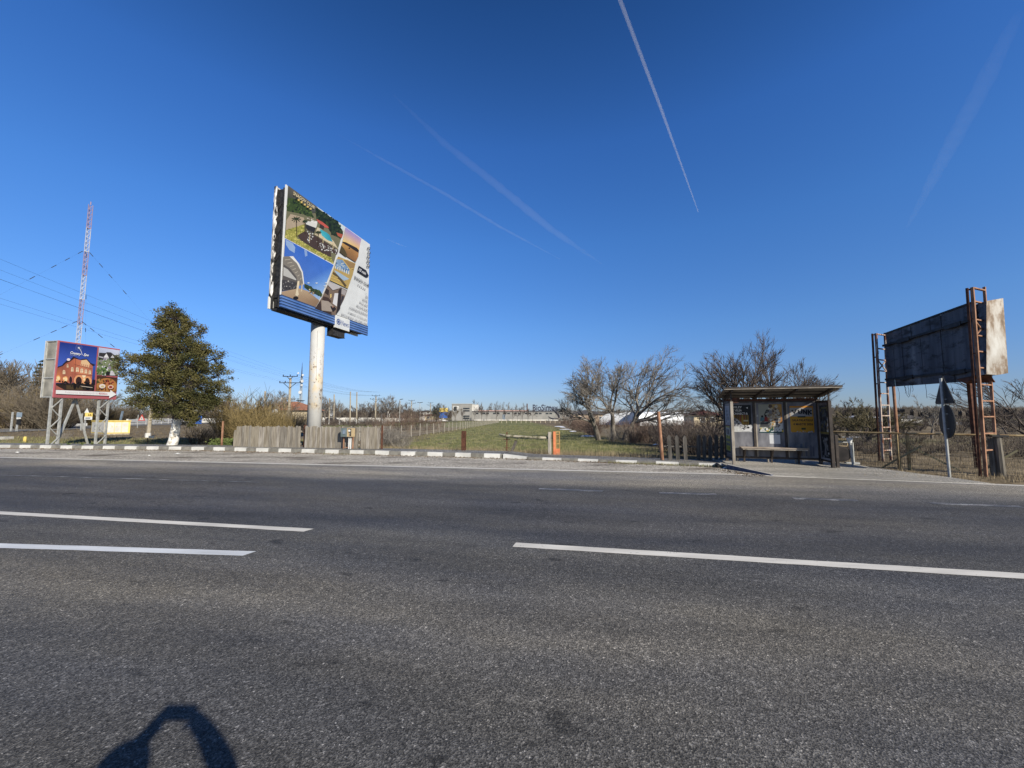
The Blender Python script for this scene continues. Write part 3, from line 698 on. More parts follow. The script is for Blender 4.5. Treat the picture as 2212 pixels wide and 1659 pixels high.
# behind the bus shelter
tree('bare_tree', on(1598, 18.5), bare(54, 6.0, .15, 1.7, [8, 8, 9, 8], [.62, .62, .65, .65], [1.3, .66, .54, .46], up=.05, wob=.12, rmin=.006, lean=(-.12, 0), bias=(-.35, 0, .4)), 'dark bare tree rising above the left half of the bus shelter roof', ('bark_dark', 'twig_dark'))
tree('bare_tree', on(1664, 19.5), bare(66, 5.3, .14, 1.7, [6, 7, 8, 8], [.6, .55, .6, .6], [1.25, .66, .56, .46], up=.06, wob=.12, rmin=.006, lean=(.1, 0), bias=(.35, 0, .4)), 'bare tree with upswept branches above the middle of the bus shelter', ('bark_dark', 'twig_dark'))
tree('bare_tree', on(1735, 19.5), bare(78, 4.6, .10, 1.9, [6, 7, 8, 7], [.6, .55, .55, .6], [.95, .62, .56, .48], up=.06, wob=.11, rmin=.006, lean=(.1, 0), bias=(.6, 0, .2)), 'thin bare tree above the right end of the bus shelter roof', ('bark_dark', 'twig_dark'))
tree('bare_tree', on(1535, 19), bare(86, 3.1, .10, 1.1, [6, 7, 7, 7], [.9, .7, .7, .6], [1.4, .66, .56, .46], up=.01, wob=.16, rmin=.006, bias=(-.8, 0, .1)), 'low tangled dark tree arching left beside the bus shelter', ('bark_dark', 'twig_dark'))
# behind the right-hand wire fence
tree('thorn_tree', on(1868, 25), bare(97, 3.0, .13, .9, [5, 6, 7, 7], [1.05, .8, .7, .6], [1.5, .62, .5, .5], up=.04, wob=.2, rmin=.010, stems=3, spread=.8), 'low spreading thorny tree with olive tinged twigs right of bus shelter', ('bark_dark', 'twig_thorn'))
tree('thorn_tree', on(1812, 28), bare(98, 2.9, .10, 1.0, [5, 6, 6, 6], [.9, .8, .7, .6], [1.2, .62, .5, .5], up=.04, wob=.2, rmin=.010, stems=2, spread=.6), 'low dark thorny tree close behind right side panel of shelter', ('bark_dark', 'twig_dark'))
tree('bare_tree', on(2003, 30), bare(99, 3.5, .10, 1.3, [5, 6, 6, 6], [.8, .7, .6, .5], [1.2, .62, .55, .5], up=.03, wob=.17, rmin=.010), 'small pale bare tree seen between rusty billboard legs', ('bark', 'twig'))
tree('bare_tree', on(2235, 15.5), bare(100, 4.2, .06, 1.4, [6, 6, 6, 6], [.9, .6, .5, .5], [1.4, .68, .58, .5], up=.04, wob=.13, rmin=.006, bias=(-.8, 0, .1)), 'bare tree reaching in from right edge behind fence', ('bark_dark', 'twig_dark'))
tree('bare_tree', on(2165, 34), bare(101, 3.2, .10, 1.2, [6, 6, 6, 6], [.9, .6, .5, .5], [1.4, .68, .58, .5], up=.04, wob=.16, rmin=.010), 'low bare tree beyond the right leg of rusty billboard', ('bark_dark', 'twig_dark'))

# shrubs, one object each
def hedge(items, kind, mat, label, group, seed, cat='shrub', name='bare_shrub'):
    r = random.Random(seed)
    for px, Y, sc in items: shrub(name, on(px, Y), kind, mat, label, group, r.uniform(0, 6.28), sc*r.uniform(.9, 1.1), None, cat)
hedge([(1215+i*9, 90-i*8, 1.0) for i in range(8)] + [(1235, 50, 1.0), (1250, 44, .9), (1268, 38, .95), (1285, 33, .8)], 'a', 'twig_red', 'reddish bare shrub in the hedge running along right side of green field', 'hedge shrubs beside the field', 1)
hedge([(1365+i*11, 24+((i*7) % 5)*.9-i*.3, .62+.07*((i*3) % 4)) for i in range(10)], 'a', 'twig_red', 'bare reddish thicket shrub between broad tree and leaning rusty tube', 'thicket left of the bus shelter', 2)
hedge([(1320, 25.5, .5), (1362, 25.5, .55), (1338, 29, .6)], 'a', 'twig', 'pale dry shrub at the feet of the three field trees', 'shrubs under the field trees', 3)
hedge([(1432, 19, .8), (1455, 17.5, .7), (1478, 17, .75), (1500, 16.6, .8), (1522, 17, .85), (1548, 16.2, .8), (1565, 16.0, .8)], 'a', 'twig_dark', 'dark bare shrub behind the spaced pointed pales beside shelter', 'shrubs behind dark pales', 4)
hedge([(1812, 17.5, .45), (1838, 18.5, .5), (1868, 17, .45), (1895, 18, .5), (1925, 16.6, .45), (1955, 17.5, .5), (1985, 16.5, .45), (2015, 18, .5), (2040, 17.5, .45), (2075, 18.5, .5), (2110, 17, .5), (2140, 17.5, .5), (2175, 16, .55), (2205, 16.5, .55), (2240, 15, .6), (1850, 22, .6), (1910, 23, .6), (1970, 24, .6), (2060, 25, .6), (2130, 25, .65), (2190, 24, .7)], 'b', 'twig_dark', 'dark leafless shrub behind ochre wire fence', 'shrubs behind the wire fence', 5)
hedge([(430, 22.0, .55), (447, 21.6, .62), (462, 22.4, .5)], 'a', 'twig_dark', 'dark leafless bush beside whitewashed trunk of evergreen', 'bushes right of the evergreen', 6)
hedge([(498, 24.5, .85), (520, 23.6, .92), (545, 24.6, .98), (566, 23.4, .86), (588, 24.4, .82), (606, 23.2, .62), (532, 22.2, .7), (575, 22, .62), (626, 24.2, .55)], 'c', 'twig_olive', 'tall ochre twigged bush behind the left run of picket fence', 'ochre bushes behind picket fence', 7)
hedge([(642, 40, .8), (655, 42, .75), (668, 38, .8), (640, 27, .5)], 'a', 'twig_dark', 'dark bush standing behind gap in picket fence near white pole', 'dark bushes near the white pole', 8)
hedge([(842, 46, 1.0), (865, 48, 1.25), (885, 47, 1.35), (905, 49, 1.3), (925, 47, 1.15), (945, 52, .9), (820, 36, .75), (955, 60, .8)], 'a', 'twig_red', 'reddish bare bush in the round clump left of field wire fence', 'bush clump behind field wire fence', 9)
hedge([(835, 20.5, .8), (848, 21.5, .75), (862, 20.5, .62), (878, 21.5, .55), (840, 24, .85), (858, 25.5, .75), (876, 18.8, .38)], 'b', 'twig', 'dry pale brown bush right of the picket fence', 'bushes right of the picket fence', 10)
hedge([(470, 24, .5), (492, 25, .5), (482, 28, .7)], 'a', 'twig', 'grey leafless bush behind slim rusty post', 'bushes behind rusty post', 11)
hedge([(1165, 16.2, .42), (1177, 16.0, .36), (1150, 16.6, .3)], 'd', 'twig_dark', 'small dark bramble under the mossy log rail', 'brambles under log rail', 12)
hedge([(990, 16.4, .45), (1015, 16.2, .25)], 'd', 'twig_dark', 'small dark bramble at the foot of brown post', 'brambles at the brown post', 13)
hedge([(150, 27, .4)], 'b', 'twig', 'low dry weed bush on lawn right of the lattice billboard leg', None, 14)

r = random.Random(31)
hedge([(1790+i*13+r.uniform(-6, 6), r.uniform(38, 80), r.uniform(.8, 1.25)) for i in range(36)], 'a', 'twig_dark', 'brown bare shrub on the rough land beyond wire fence', 'shrubs on the rough land at right', 15)
hedge([(1290+i*11+r.uniform(-6, 6), r.uniform(48, 70), r.uniform(.6, .85)) for i in range(24)], 'a', 'twig_red', 'reddish bare shrub between field trees and white polytunnels', 'shrubs before the polytunnels', 16)
hedge([(672+i*8+r.uniform(-3, 3), r.uniform(60, 84), r.uniform(.65, 1.0)) for i in range(22)], 'a', 'twig_dark', 'dark bare shrub beside far road, seen past white pole', 'shrubs by the far road', 17)
hedge([(500+i*9+r.uniform(-3, 3), r.uniform(50, 64), r.uniform(1.0, 1.5)) for i in range(19)], 'a', 'twig_wood', 'brown bare shrub before the red tiled house', 'shrubs before the house', 18)
# woodland at left, far trees along the skyline: four shared crowns, each tree its own object
def proto(seed, h, **k): return bare(seed, h, **k)
WOODS = [bare(200+i, 10.0, .17, 3.0+.4*i, [5, 6, 6, 5], [.7, .6, .55, .5], [1.05, .68, .6, .55], up=.06, wob=.12, rmin=.022) for i in range(4)]
PT = []
def wood_tree(i, base, sc, rz, label, group, mats=('bark', 'twig_wood'), scz=None):
    key = (i, mats)
    for k, t in PT:
        if k == key:
            o = dup(t, base, label, group, rz, sc, scz); return o
    t = tree('bare_tree', tuple(base), WOODS[i], label, mats, 'tree', group); t.rotation_euler = (0, 0, rz); t.scale = (sc, sc, scz or sc)
    PT.append((key, t)); return t
r = random.Random(5)
lab = 'tall bare tree in the wood left of the framed building billboard'
for i in range(22):
    px = -130+i*17+r.uniform(-8, 8); Y = r.uniform(56, 74); top = 752+max(0, px)*.16+r.uniform(-4, 24) if px < 110 else 800+(px-110)*.17+r.uniform(0, 20)
    h = (915-top)/831*Y
    wood_tree(i % 4, on(px, Y), h/10, r.uniform(0, 6.28), lab, 'trees of the left-hand wood', ('bark', 'twig_wood') if i % 3 else ('bark', 'twig'))
lab = 'bare brown bush in the undergrowth below the left-hand wood'
for i in range(56):
    px = -120+i*7.4+r.uniform(-5, 5); Y = (48.5 if px < 150 else 62+.09*(px-150)*2)+r.uniform(0, 6)
    shrub('bare_shrub', on(px, Y), 'c', ('twig_wood', 'twig_wood', 'twig_olive', 'twig_dark')[i % 4], lab, 'undergrowth of the left-hand wood', r.uniform(0, 6.28), r.uniform(1.2, 1.8), r.uniform(1.15, 1.7))
lab = 'bare tree on the skyline between evergreen tree and grey factory'
for i in range(70):
    px = 435+i*7.9+r.uniform(-5, 5); Y = r.uniform(125, 170); top = (846 if px < 520 else 866)+r.uniform(-4, 16)
    if 640 < px < 690 or 790 < px < 835: top -= 6
    h = (905-top)/831*Y
    wood_tree(i % 4, on(px, Y), h/10, r.uniform(0, 6.28), lab, 'skyline trees left of the factory', ('bark_dark', 'twig_dark') if i % 3 else ('bark', 'twig_wood'))
for px, Y, top in ((592, 66, 835), (605, 70, 832), (622, 72, 836), (560, 72, 846), (697, 92, 850), (708, 90, 848), (722, 100, 858)):
    wood_tree(px % 4, on(px, Y), (912-top)/831*Y/10, px*1.3, 'slim bare tree standing around the red tiled house', 'trees around the red tiled house', ('bark', 'twig'))
for px, Y, top in ((836, 120, 846), (826, 125, 856), (842, 122, 852)):
    wood_tree(px % 4, on(px, Y), (908-top)/831*Y/10, px*1.3, 'pale slender bare tree by the second cross-arm pole', 'pale trees by second pole', ('limewash', 'twig'), None)
lab = 'bare tree in the row planted before the grey factory wall'
for px, top in ((1000, 884), (1026, 880), (1051, 882), (1073, 880), (1089, 883), (1107, 885), (1128, 880), (1150, 882), (1040, 878), (1118, 886), (1215, 880), (1222, 882), (1140, 884)):
    wood_tree(px % 4, on(px, 178), (912-top)/831*178/10*.55, px*.7, lab, 'row of trees at the factory', ('bark_dark', 'twig_dark'), (912-top)/831*178/10*1.0)
lab = 'bare tree rising behind the factory roof'
for px, top in ((1027, 866), (1040, 872), (1059, 873), (1070, 870), (1085, 872), (1098, 872), (1118, 876), (1221, 864), (1130, 874), (1036, 876)):
    wood_tree((px+1) % 4, on(px, 225), (912-top)/831*225/10*.5, px*.7, lab, 'trees behind the factory', ('bark', 'twig'), (912-top)/831*225/10)
lab = 'bare tree on the far side of the fields right of factory'
for i in range(26):
    px = 1225+i*12.0+r.uniform(-5, 5); Y = r.uniform(120, 165); h = (908-r.uniform(880, 893))/831*Y
    wood_tree(i % 4, on(px, Y), h/10, r.uniform(0, 6.28), lab, 'far trees right of the factory', ('bark_dark', 'twig_dark'))
for px, Y, top in ((1222, 95, 866), (1229, 90, 872)):
    wood_tree(px % 4, on(px, Y), (912-top)/831*Y/10, px*1.0, 'pale bare tree at the far end of hedge beside factory', 'pale trees at hedge end', ('limewash', 'twig'))
# distant woods reading as one mass along the horizon
def far_wood(name, Y0, Y1, x0, x1, n, hlo, hhi, seed):
    r = random.Random(seed); m = MB()
    for i in range(n):
        Y = r.uniform(Y0, Y1); x = r.uniform(x0, x1)*Y; z = gz(x, Y); h = r.uniform(hlo, hhi); w = h*r.uniform(.22, .4)
        n0 = 6; ring = [(x+w*math.cos(k*1.047)*r.uniform(.6, 1.2), Y+w*math.sin(k*1.047), z+h*r.uniform(.3, .68)) for k in range(n0)]
        base = [(x+w*.8*math.cos(k*1.047), Y+w*.8*math.sin(k*1.047), z-.5) for k in range(n0)]
        b = len(m.v); m.v += base+ring+[(x+r.uniform(-.3, .3)*w, Y, z+h*.72)]
        for k in range(n0):
            k2 = (k+1) % n0; m.f += [(b+k, b+k2, b+n0+k2, b+n0+k), (b+n0+k, b+n0+k2, b+2*n0)]; m.mi += [0, 0]; m.c += [None, None]
        for q in range(16):
            a_ = r.gauss(0, .5); L = h*r.uniform(.75, 1.03); bx = x+r.uniform(-.5, .5)*w; t = .022*h; b = len(m.v); ex = bx+math.sin(a_)*L*.55; dy = r.uniform(-1, 1)
            m.v += [(bx-t, Y+dy, z+h*.25), (bx+t, Y+dy, z+h*.25), (ex+t*.4, Y+dy, z+L*math.cos(a_*.6)), (ex-t*.4, Y+dy, z+L*math.cos(a_*.6))]; m.f.append((b, b+1, b+2, b+3)); m.mi.append(0); m.c.append(None)
    return struct(name, m, 'wood_mass', kind='stuff')
far_wood('distant_wood', 330, 520, -1.5, 1.7, 1500, 6, 9.5, 1)
far_wood('distant_wood', 300, 420, .72, 1.75, 1100, 8.5, 11, 2)

# the whitewashed evergreen at the pavement
T0 = on(375, 19.6)
def evergreen():
    r = random.Random(17); YB = 19.6
    t = thing('evergreen_tree', T0, 'bushy olive green evergreen tree with whitewashed leaning trunk', 'tree')
    def Z(x, y, dy=0): return D(x*.35, 414.8+y*.35, YB+dy)     # 1580-wide study of the photo: 0.633 source px, /1.808
    tr = MB(); pts = [T0+V((0.02, 0, -.2)), Z(1072, 1530), Z(1082, 1470), Z(1092, 1400)]
    tr.tube(pts, [.25, .215, .195, .17], 12); tk = tr.build('trunk', 'limewash', t, smooth=True)
    up = MB(); up.tube([Z(1092, 1400), Z(1098, 1250), Z(1090, 1050), Z(1075, 850), Z(1062, 700)], [.2, .17, .12, .07, .02], 8)
    lobes = [(1062, 715, 34, 42), (1085, 785, 62, 50), (1015, 830, 42, 34), (1188, 812, 22, 28), (1232, 862, 26, 20), (1105, 870, 80, 55), (930, 908, 48, 26), (985, 950, 60, 36), (1115, 960, 95, 62), (1235, 975, 52, 44),
             (778, 1028, 40, 34), (880, 1040, 62, 44), (1010, 1060, 95, 62), (1165, 1070, 110, 72), (1320, 1040, 70, 44), (738, 1105, 28, 24), (830, 1130, 62, 38), (985, 1170, 110, 70), (1185, 1190, 120, 85),
             (1345, 1130, 66, 70), (850, 1225, 66, 44), (1340, 1235, 66, 48), (880, 1300, 66, 36), (1040, 1290, 105, 62), (1210, 1310, 90, 54), (1125, 1365, 46, 26), (1180, 1405, 36, 24), (985, 1350, 40, 24), (1290, 1290, 54, 40)]
    C = MB(); c0 = 1090
    def spray(p, out, k):
        for i in range(k):
            q = p+V((r.gauss(0, .09), r.gauss(0, .09), r.gauss(0, .075)))
            d = (out*1.0+V((r.gauss(0, .55), r.gauss(0, .55), r.gauss(.25, .5)))).normalized(); L = r.uniform(.07, .17); s = d.orthogonal().normalized()
            s = (s*math.cos(i)+d.cross(s)*math.sin(i))*L*.32
            b = len(C.v); C.v += [tuple(q-s*.5), tuple(q+d*L*.55-s), tuple(q+d*L), tuple(q+d*L*.55+s)]; C.f.append((b, b+1, b+2, b+3)); C.mi.append(0); C.c.append(None)
    sc = .35/831*YB
    for (x, y, rx, ry) in lobes:
        R_ = 1.9 if y > 1000 else max(.25, (y-690)/310*1.8)
        off = abs(x-c0)*sc; room = math.sqrt(max(0, R_*R_-off*off))
        for dy in ([0] if room < .5 else [-room*.65, room*.15, room*.8]):
            jit = 1 if dy == 0 else r.uniform(.75, 1.05)
            c = Z(x+r.uniform(-8, 8), y+r.uniform(-8, 8), dy); a, b2 = rx*sc*.90*jit, ry*sc*.84*jit; dep = (a+b2)/2
            up.tube([Z(1090, min(1330, y+110)), (Z(1090, min(1330, y+110))+c)/2+V((0, 0, .12)), c], [.05, .035, .012], 5)
            for k in range(int(7+22*a*b2/.25)):
                th = r.uniform(0, 6.28); ph = math.acos(r.uniform(-1, 1)); o = V((math.sin(ph)*math.cos(th), math.sin(ph)*math.sin(th), math.cos(ph)))
                rr = r.uniform(.5, 1.15); q = c+V((o.x*a*rr, o.y*dep*rr, o.z*b2*rr)); gx = r.uniform(.10, .20); dd = (o+V((r.gauss(0, .3), r.gauss(0, .3), .25))).normalized()
                up.tube([c, (c+q)/2, q], [.014, .01, .005], 3, cap=False)
                for h in range(int(52*gx/.12)):
                    p = q+dd*r.uniform(-.4, 1.5)*gx+V((r.gauss(0, gx*.55), r.gauss(0, gx*.55), r.gauss(0, gx*.42)))
                    d = (dd*1.0+V((r.gauss(0, .6), r.gauss(0, .6), r.gauss(.2, .5)))).normalized(); L = r.uniform(.04, .09); s = d.orthogonal().normalized(); s = (s*math.cos(h)+d.cross(s)*math.sin(h))*L*.36
                    bq = len(C.v); C.v += [tuple(p-s*.5), tuple(p+d*L*.55-s), tuple(p+d*L), tuple(p+d*L*.55+s)]; C.f.append((bq, bq+1, bq+2, bq+3)); C.mi.append(0); C.c.append(None)
    up.build('limb', 'bark_dark', t, smooth=True)
    C.build('crown', 'juniper', t)
evergreen()
def spruce(base, h, w, label, seed, tiers=16):
    r = random.Random(seed); t = thing('spruce_tree', base, label, 'tree'); tr = MB(); tr.tube([base+V((0, 0, -.2)), base+V((0, 0, h*.97))], [h*.02, h*.004], 6); tr.build('trunk', 'bark_dark', t)
    C = MB()
    for i in range(tiers):
        f = i/(tiers-1); z = h*(.08+.9*f); R_ = w/2*(1-f)**.85*r.uniform(.8, 1.15)+.03*w
        for k in range(14):
            a = r.uniform(0, 6.28); d = V((math.cos(a), math.sin(a), 0)); L = R_*r.uniform(.6, 1.1)
            for q in range(7):
                s = (q+.5)/7; p = base+d*(L*s)+V((0, 0, z-.25*L*s+.12*L*s*s)); sz = h*.03*r.uniform(.7, 1.4)
                n = V((r.gauss(0, 1), r.gauss(0, 1), r.gauss(0, .6))).normalized()*sz; e = d*sz*1.3+V((0, 0, -.3*sz))
                b = len(C.v); C.v += [tuple(p-n*.6), tuple(p+e), tuple(p+n*.6)]; C.f.append((b, b+1, b+2)); C.mi.append(0); C.c.append(None)
    C.build('crown', 'spruce', t); return t
spruce(on(938, 120), (907-872)/831*120, 3.6, 'small dark spruce beyond the field, left and shorter of two', 1)
spruce(on(948, 120), (907-866)/831*120, 4.2, 'taller dark spruce beyond the field, right of its pair', 2)
spruce(on(91, 66), (915-771)/831*66, 5.2, 'tall dark conifer rising in the wood just left of billboard', 3, 18)
spruce(on(563, 110), (905-856)/831*110, 3.4, 'dark conifer top behind the red tiled roof, beside slim trees', 4)
spruce(on(645, 105), (905-852)/831*105, 4.0, 'dark conifer close to the cross-arm pole behind red tiled house', 5)
# leafy ground cover and small plants at the fence foot
def pc(r):
    x = XY(r.uniform(455, 600), 19.3)+r.gauss(0, .2); y = kback(x)-.1+r.random()**1.5*1.0
    return (x, y, .1+r.random()**2*.35*(1 if x < -12.4 else .35))
m = MB(); r = random.Random(4)
for i in range(5200):
    x, y, z = pc(r); d = V((r.gauss(0, 1), r.gauss(0, 1), r.gauss(.3, 1))).normalized(); s = d.orthogonal()*.03; L = r.uniform(.05, .1)
    b = len(m.v); q = V((x, y, z)); m.v += [tuple(q-s), tuple(q+d*L), tuple(q+s)]; m.f.append((b, b+1, b+2)); m.mi.append(0); m.c.append(None)
struct('ground_cover', m, 'ivy', kind='stuff')
fb = MB(); q = G(176, 967); r = random.Random(8)
for i in range(9):
    a = q+V((r.uniform(-.5, .5), r.uniform(-.25, .25), .02)); e = a+V((r.uniform(-.6, .6), r.uniform(-.1, .1), r.uniform(.05, .22))); fb.tube([a, (a+e)/2+V((0, 0, .04)), e], [.012, .009, .004], 4)
    for k in range(34):
        p = a.lerp(e, r.random()); d = V((r.gauss(0, 1), r.gauss(0, 1), r.gauss(.2, .6))).normalized(); s = d.orthogonal()*.02; fb.add([p-s, p+d*.09, p+s], [(0, 1, 2)], 1)
tag(fb.build('fallen_branch', ['bark_dark', 'ivy'], loc=tuple(q)), 'fallen leafy branch lying in the gutter before painted kerb', 'branch')
# ================================================================ BILLBOARDS
def src(o, k): return lambda x, y: (o[0]+x/k, o[1]+y/k)
GREENS = [(48, 66, 30), (66, 88, 38), (34, 46, 26), (86, 106, 52), (58, 74, 40)]
# ---- tall monopole billboard
def club_board():
    YL, YR = 18.0, 24.6
    A = D(612, 530, YL); B = D(796, 625, YR); fr0 = Fr((A.x, A.y, 0), B.x-A.x, B.y-A.y); Wd = math.hypot(B.x-A.x, B.y-A.y)
    zt = (D(621, 395, YL).z+D(799, 531, YR).z)/2; zb = (D(606, 662, YL).z+D(791, 726, YR).z)/2; zf = (D(608, 636, YL).z+D(792, 704, YR).z)/2
    mid = fr0.P(Wd*.47, 0, -.62); base = V((mid.x, mid.y, gz(mid.x, mid.y)))
    t = thing('billboard', base, 'tall double-sided billboard with hotel pool advert on thick white pole', 'billboard')
    fr = fr0; gap = .62
    p = MB(); p.tube([base+V((0, 0, -.3)), V((mid.x, mid.y, zb+.25))], .36, 40); pl = p.build('pole', 'pole_white', t, smooth=True)
    c = MB(); c.tube([V((mid.x, mid.y, zb-.42)), V((mid.x, mid.y, zb-.40))], .367, 40); 
    s = MB(); s.tube([V((mid.x+.36*math.cos(a), mid.y+.36*math.sin(a), zb-.5-i*.35)) for i, a in enumerate([-1.15+.012*k for k in range(9)])], .006, 4); s.build('weld_seam', 'dark_steel', pl)
    f = MB(); f.boxf(fr, 0, Wd, zf, zt, -.05, 0); fp = f.build('front_panel', 'white', t)
    H_ = zt-zf
    hom = homog([(1121.5, 714), (1445, 959), (1432, 1277), (1099, 1149)], [(0, H_), (Wd, H_), (Wd, 0), (0, 0)])
    pf_ = Fr(fr.P(0, zf, 0), fr.u.x, fr.u.y)
    a = Art(pf_, .004, hom)
    kA = src((1100, 700), 5.3514); kB = src((1080, 1000), 5.027)
    def PA(*q): return [kA(*k) for k in q]
    def PB(*q): return [kB(*k) for k in q]
    r = random.Random(3)
    a.rect(1, 1, 2, 2, (225, 228, 232)) if False else None
    a.poly([(1121.5, 714), (1445, 959), (1432, 1277), (1099, 1149)], (224, 228, 232))
    P1 = PA((150, 90), (1328, 1008))+PB((1128, 160))+PA((75, 1208))
    a.poly(P1, (120, 118, 92))
    a.poly(PA((152, 92), (750, 556), (720, 700), (600, 700), (140, 420)), None, [(96, 92, 84), (104, 104, 104), (70, 72, 66), (60, 62, 52), (58, 64, 48)])
    tr1 = PA((138, 350), (360, 400), (620, 640), (700, 800), (600, 790), (480, 720), (125, 640)); a.poly(tr1, (60, 78, 38)); a.specks(r, 130, tr1, 4.5, GREENS)
    a.poly(PA((752, 558), (1328, 1008), (1302, 1108), (1240, 1010), (1150, 880), (1010, 770), (900, 690), (780, 600)), (206, 220, 228))
    tr2 = PA((720, 590), (760, 590), (850, 670), (960, 720), (1040, 800), (1180, 870), (1290, 1130), (1240, 1250), (1060, 1150), (960, 990), (740, 820)); a.poly(tr2, (38, 52, 32)); a.specks(r, 150, tr2, 4.8, [(30, 42, 26), (44, 60, 34), (58, 74, 40), (24, 34, 22)])
    a.poly(PA((112, 830), (200, 705), (480, 790), (500, 925), (330, 985), (100, 1045)), (180, 164, 142))
    hd = PA((95, 1050), (480, 930), (490, 1080), (345, 1165), (335, 1230), (720, 1480), (1040, 1650))+PB((1128, 160), (1000, 95), (860, 5))+PA((78, 1208)); a.poly(hd, (160, 156, 78)); a.specks(r, 190, hd, 3.4, [(190, 184, 100), (132, 134, 60), (170, 168, 88), (206, 198, 120)])
    a.poly(PA((345, 1165), (490, 1080), (700, 1170), (1100, 1440), (1190, 1500), (1160, 1590), (1030, 1500), (1040, 1640), (720, 1470), (400, 1250)), (76, 60, 54))
    a.poly(PA((700, 1150), (760, 1000), (820, 1030), (1090, 1300), (1200, 1490), (1150, 1440), (880, 1270)), (216, 202, 172))
    a.poly(PA((800, 1030), (880, 1080), (950, 1120), (1010, 1170), (1075, 1320), (960, 1275), (850, 1180)), None, [(70, 178, 196), (60, 170, 190), (70, 176, 194), (52, 150, 176), (48, 140, 168), (70, 170, 188), (86, 184, 200)])
    a.poly(PA((510, 860), (640, 880), (760, 910), (730, 1015), (650, 985), (520, 930)), (226, 226, 224)); a.poly(PA((640, 840), (760, 880), (750, 920), (620, 880)), (236, 236, 236))
    a.poly(PA((515, 935), (720, 1015), (690, 1120), (600, 1080), (520, 1010)), (50, 48, 50))
    a.poly(PA((740, 820), (860, 890), (975, 985), (1000, 1030), (880, 1000), (760, 880)), (196, 92, 80)); a.poly(PA((1150, 1120), (1290, 1165), (1262, 1245), (1180, 1190)), (178, 92, 70))
    a.poly(PA((820, 930), (900, 985), (890, 1050), (800, 1000)), (60, 56, 52))
    a.specks(r, 30, PA((540, 1040), (680, 1110), (640, 1340), (540, 1330)), 3.2, [(228, 230, 232), (200, 204, 206), (90, 84, 80)])
    a.specks(r, 44, PA((660, 1260), (760, 1300), (1180, 1480), (1150, 1560), (860, 1500), (700, 1370)), 2.6, [(228, 230, 232), (210, 212, 212), (150, 146, 140)])
    a.specks(r, 22, PA((540, 760), (720, 800), (720, 880), (540, 850)), 3, [(210, 204, 190), (150, 140, 120)])
    for x0, y0, x1, y1, R_ in ((310, 800, 325, 1200, 110), (495, 860, 500, 1130, 60), (770, 1100, 765, 1410, 70), (870, 1200, 866, 1340, 8), (1075, 1350, 1072, 1480, 8), (590, 1130, 585, 1300, 6)):
        a.line([kA(x0, y0), kA(x1, y1)], 2.6, (64, 52, 40) if R_ > 20 else (206, 190, 150))
        if R_ > 20:
            for k in range(9):
                an = 3.5+k*.7; a.line([kA(x0, y0), kA(x0+R_*math.cos(an)*.9, y0+R_*math.sin(an)*.6+R_*.2)], 2.2, (50, 62, 34))
    P2 = PA((75, 1228))+PB((1118, 188), (1000, 480), (880, 780), (735, 1038), (400, 890), (95, 758))
    a.poly(P2, None, [(58, 104, 200), (62, 116, 214), (110, 160, 232), (160, 196, 238), (176, 200, 230), (150, 180, 225), (90, 130, 205)])
    a.poly(PA((85, 1250), (230, 1330), (285, 1420), (270, 1540), (160, 1470), (90, 1360)), (150, 178, 222)); a.poly(PA((470, 1460), (530, 1500), (540, 1600), (490, 1620)), (140, 170, 222))
    a.poly(PB((150, 0), (250, 0), (400, 140), (490, 320), (540, 560), (100, 690), (130, 10)), (132, 126, 118))
    a.poly(PB((140, 160), (260, 240), (390, 410), (430, 640), (100, 690)), (92, 88, 86)); a.poly(PB((135, 210), (220, 260), (385, 460), (380, 480), (130, 380)), (190, 190, 188))
    for i in range(7): a.line([kB(160+i*50, 70+i*66), kB(270+i*36, 60+i*62)], 2.0, (196, 188, 172))
    a.poly(PB((250, 0), (325, 0), (440, 150), (515, 320), (542, 570), (522, 560), (488, 320), (395, 140)), (232, 232, 230))
    a.poly(PB((105, 460), (390, 520), (430, 645), (100, 692)), (66, 64, 66)); a.specks(r, 24, PB((110, 470), (390, 530), (420, 630), (105, 680)), 3, [(120, 120, 122), (44, 42, 44), (190, 188, 184)])
    a.poly(PB((95, 700), (430, 640), (600, 690), (835, 885), (735, 1038), (400, 890), (95, 758)), None, [(176, 150, 124), (188, 166, 138), (180, 156, 128), (150, 124, 100), (140, 114, 92), (160, 134, 108), (172, 146, 120)])
    tr3 = PB((540, 545), (640, 590), (720, 650), (850, 690), (895, 770), (870, 815), (740, 750), (600, 670), (540, 620)); a.poly(tr3, (54, 70, 48)); a.specks(r, 40, tr3, 3.4, GREENS)
    a.specks(r, 16, PB((600, 640), (740, 720), (720, 790), (630, 760)), 3, [(150, 120, 90), (80, 60, 48), (210, 196, 170)])
    a.disc(*kB(370, 830), 10.5, 7, (34, 28, 26)); a.poly(PB((405, 500), (440, 490), (440, 560), (415, 680), (430, 760), (400, 800), (360, 770), (385, 640)), (228, 214, 186)); a.poly(PB((485, 550), (505, 545), (495, 700), (470, 710)), (214, 198, 168))
    for q in ((620, 535), (780, 540), (940, 600), (965, 540)): a.disc(*kB(*q), 5, 2.2, (214, 226, 242), 8)
    P3 = PA((1330, 1018), (1656, 1270), (1590, 1640))+PB((1540, 140))+PA((1200, 1530)); mid3 = PA((1268, 1318), (1605, 1500))
    a.poly([P3[0], P3[1], mid3[1], mid3[0]], None, [(150, 142, 214), (168, 150, 210), (240, 196, 120), (244, 214, 130)])
    a.poly([mid3[0], mid3[1], P3[2], P3[3], P3[4]], None, [(216, 170, 96), (190, 140, 84), (176, 126, 78), (140, 100, 66), (120, 92, 58)])
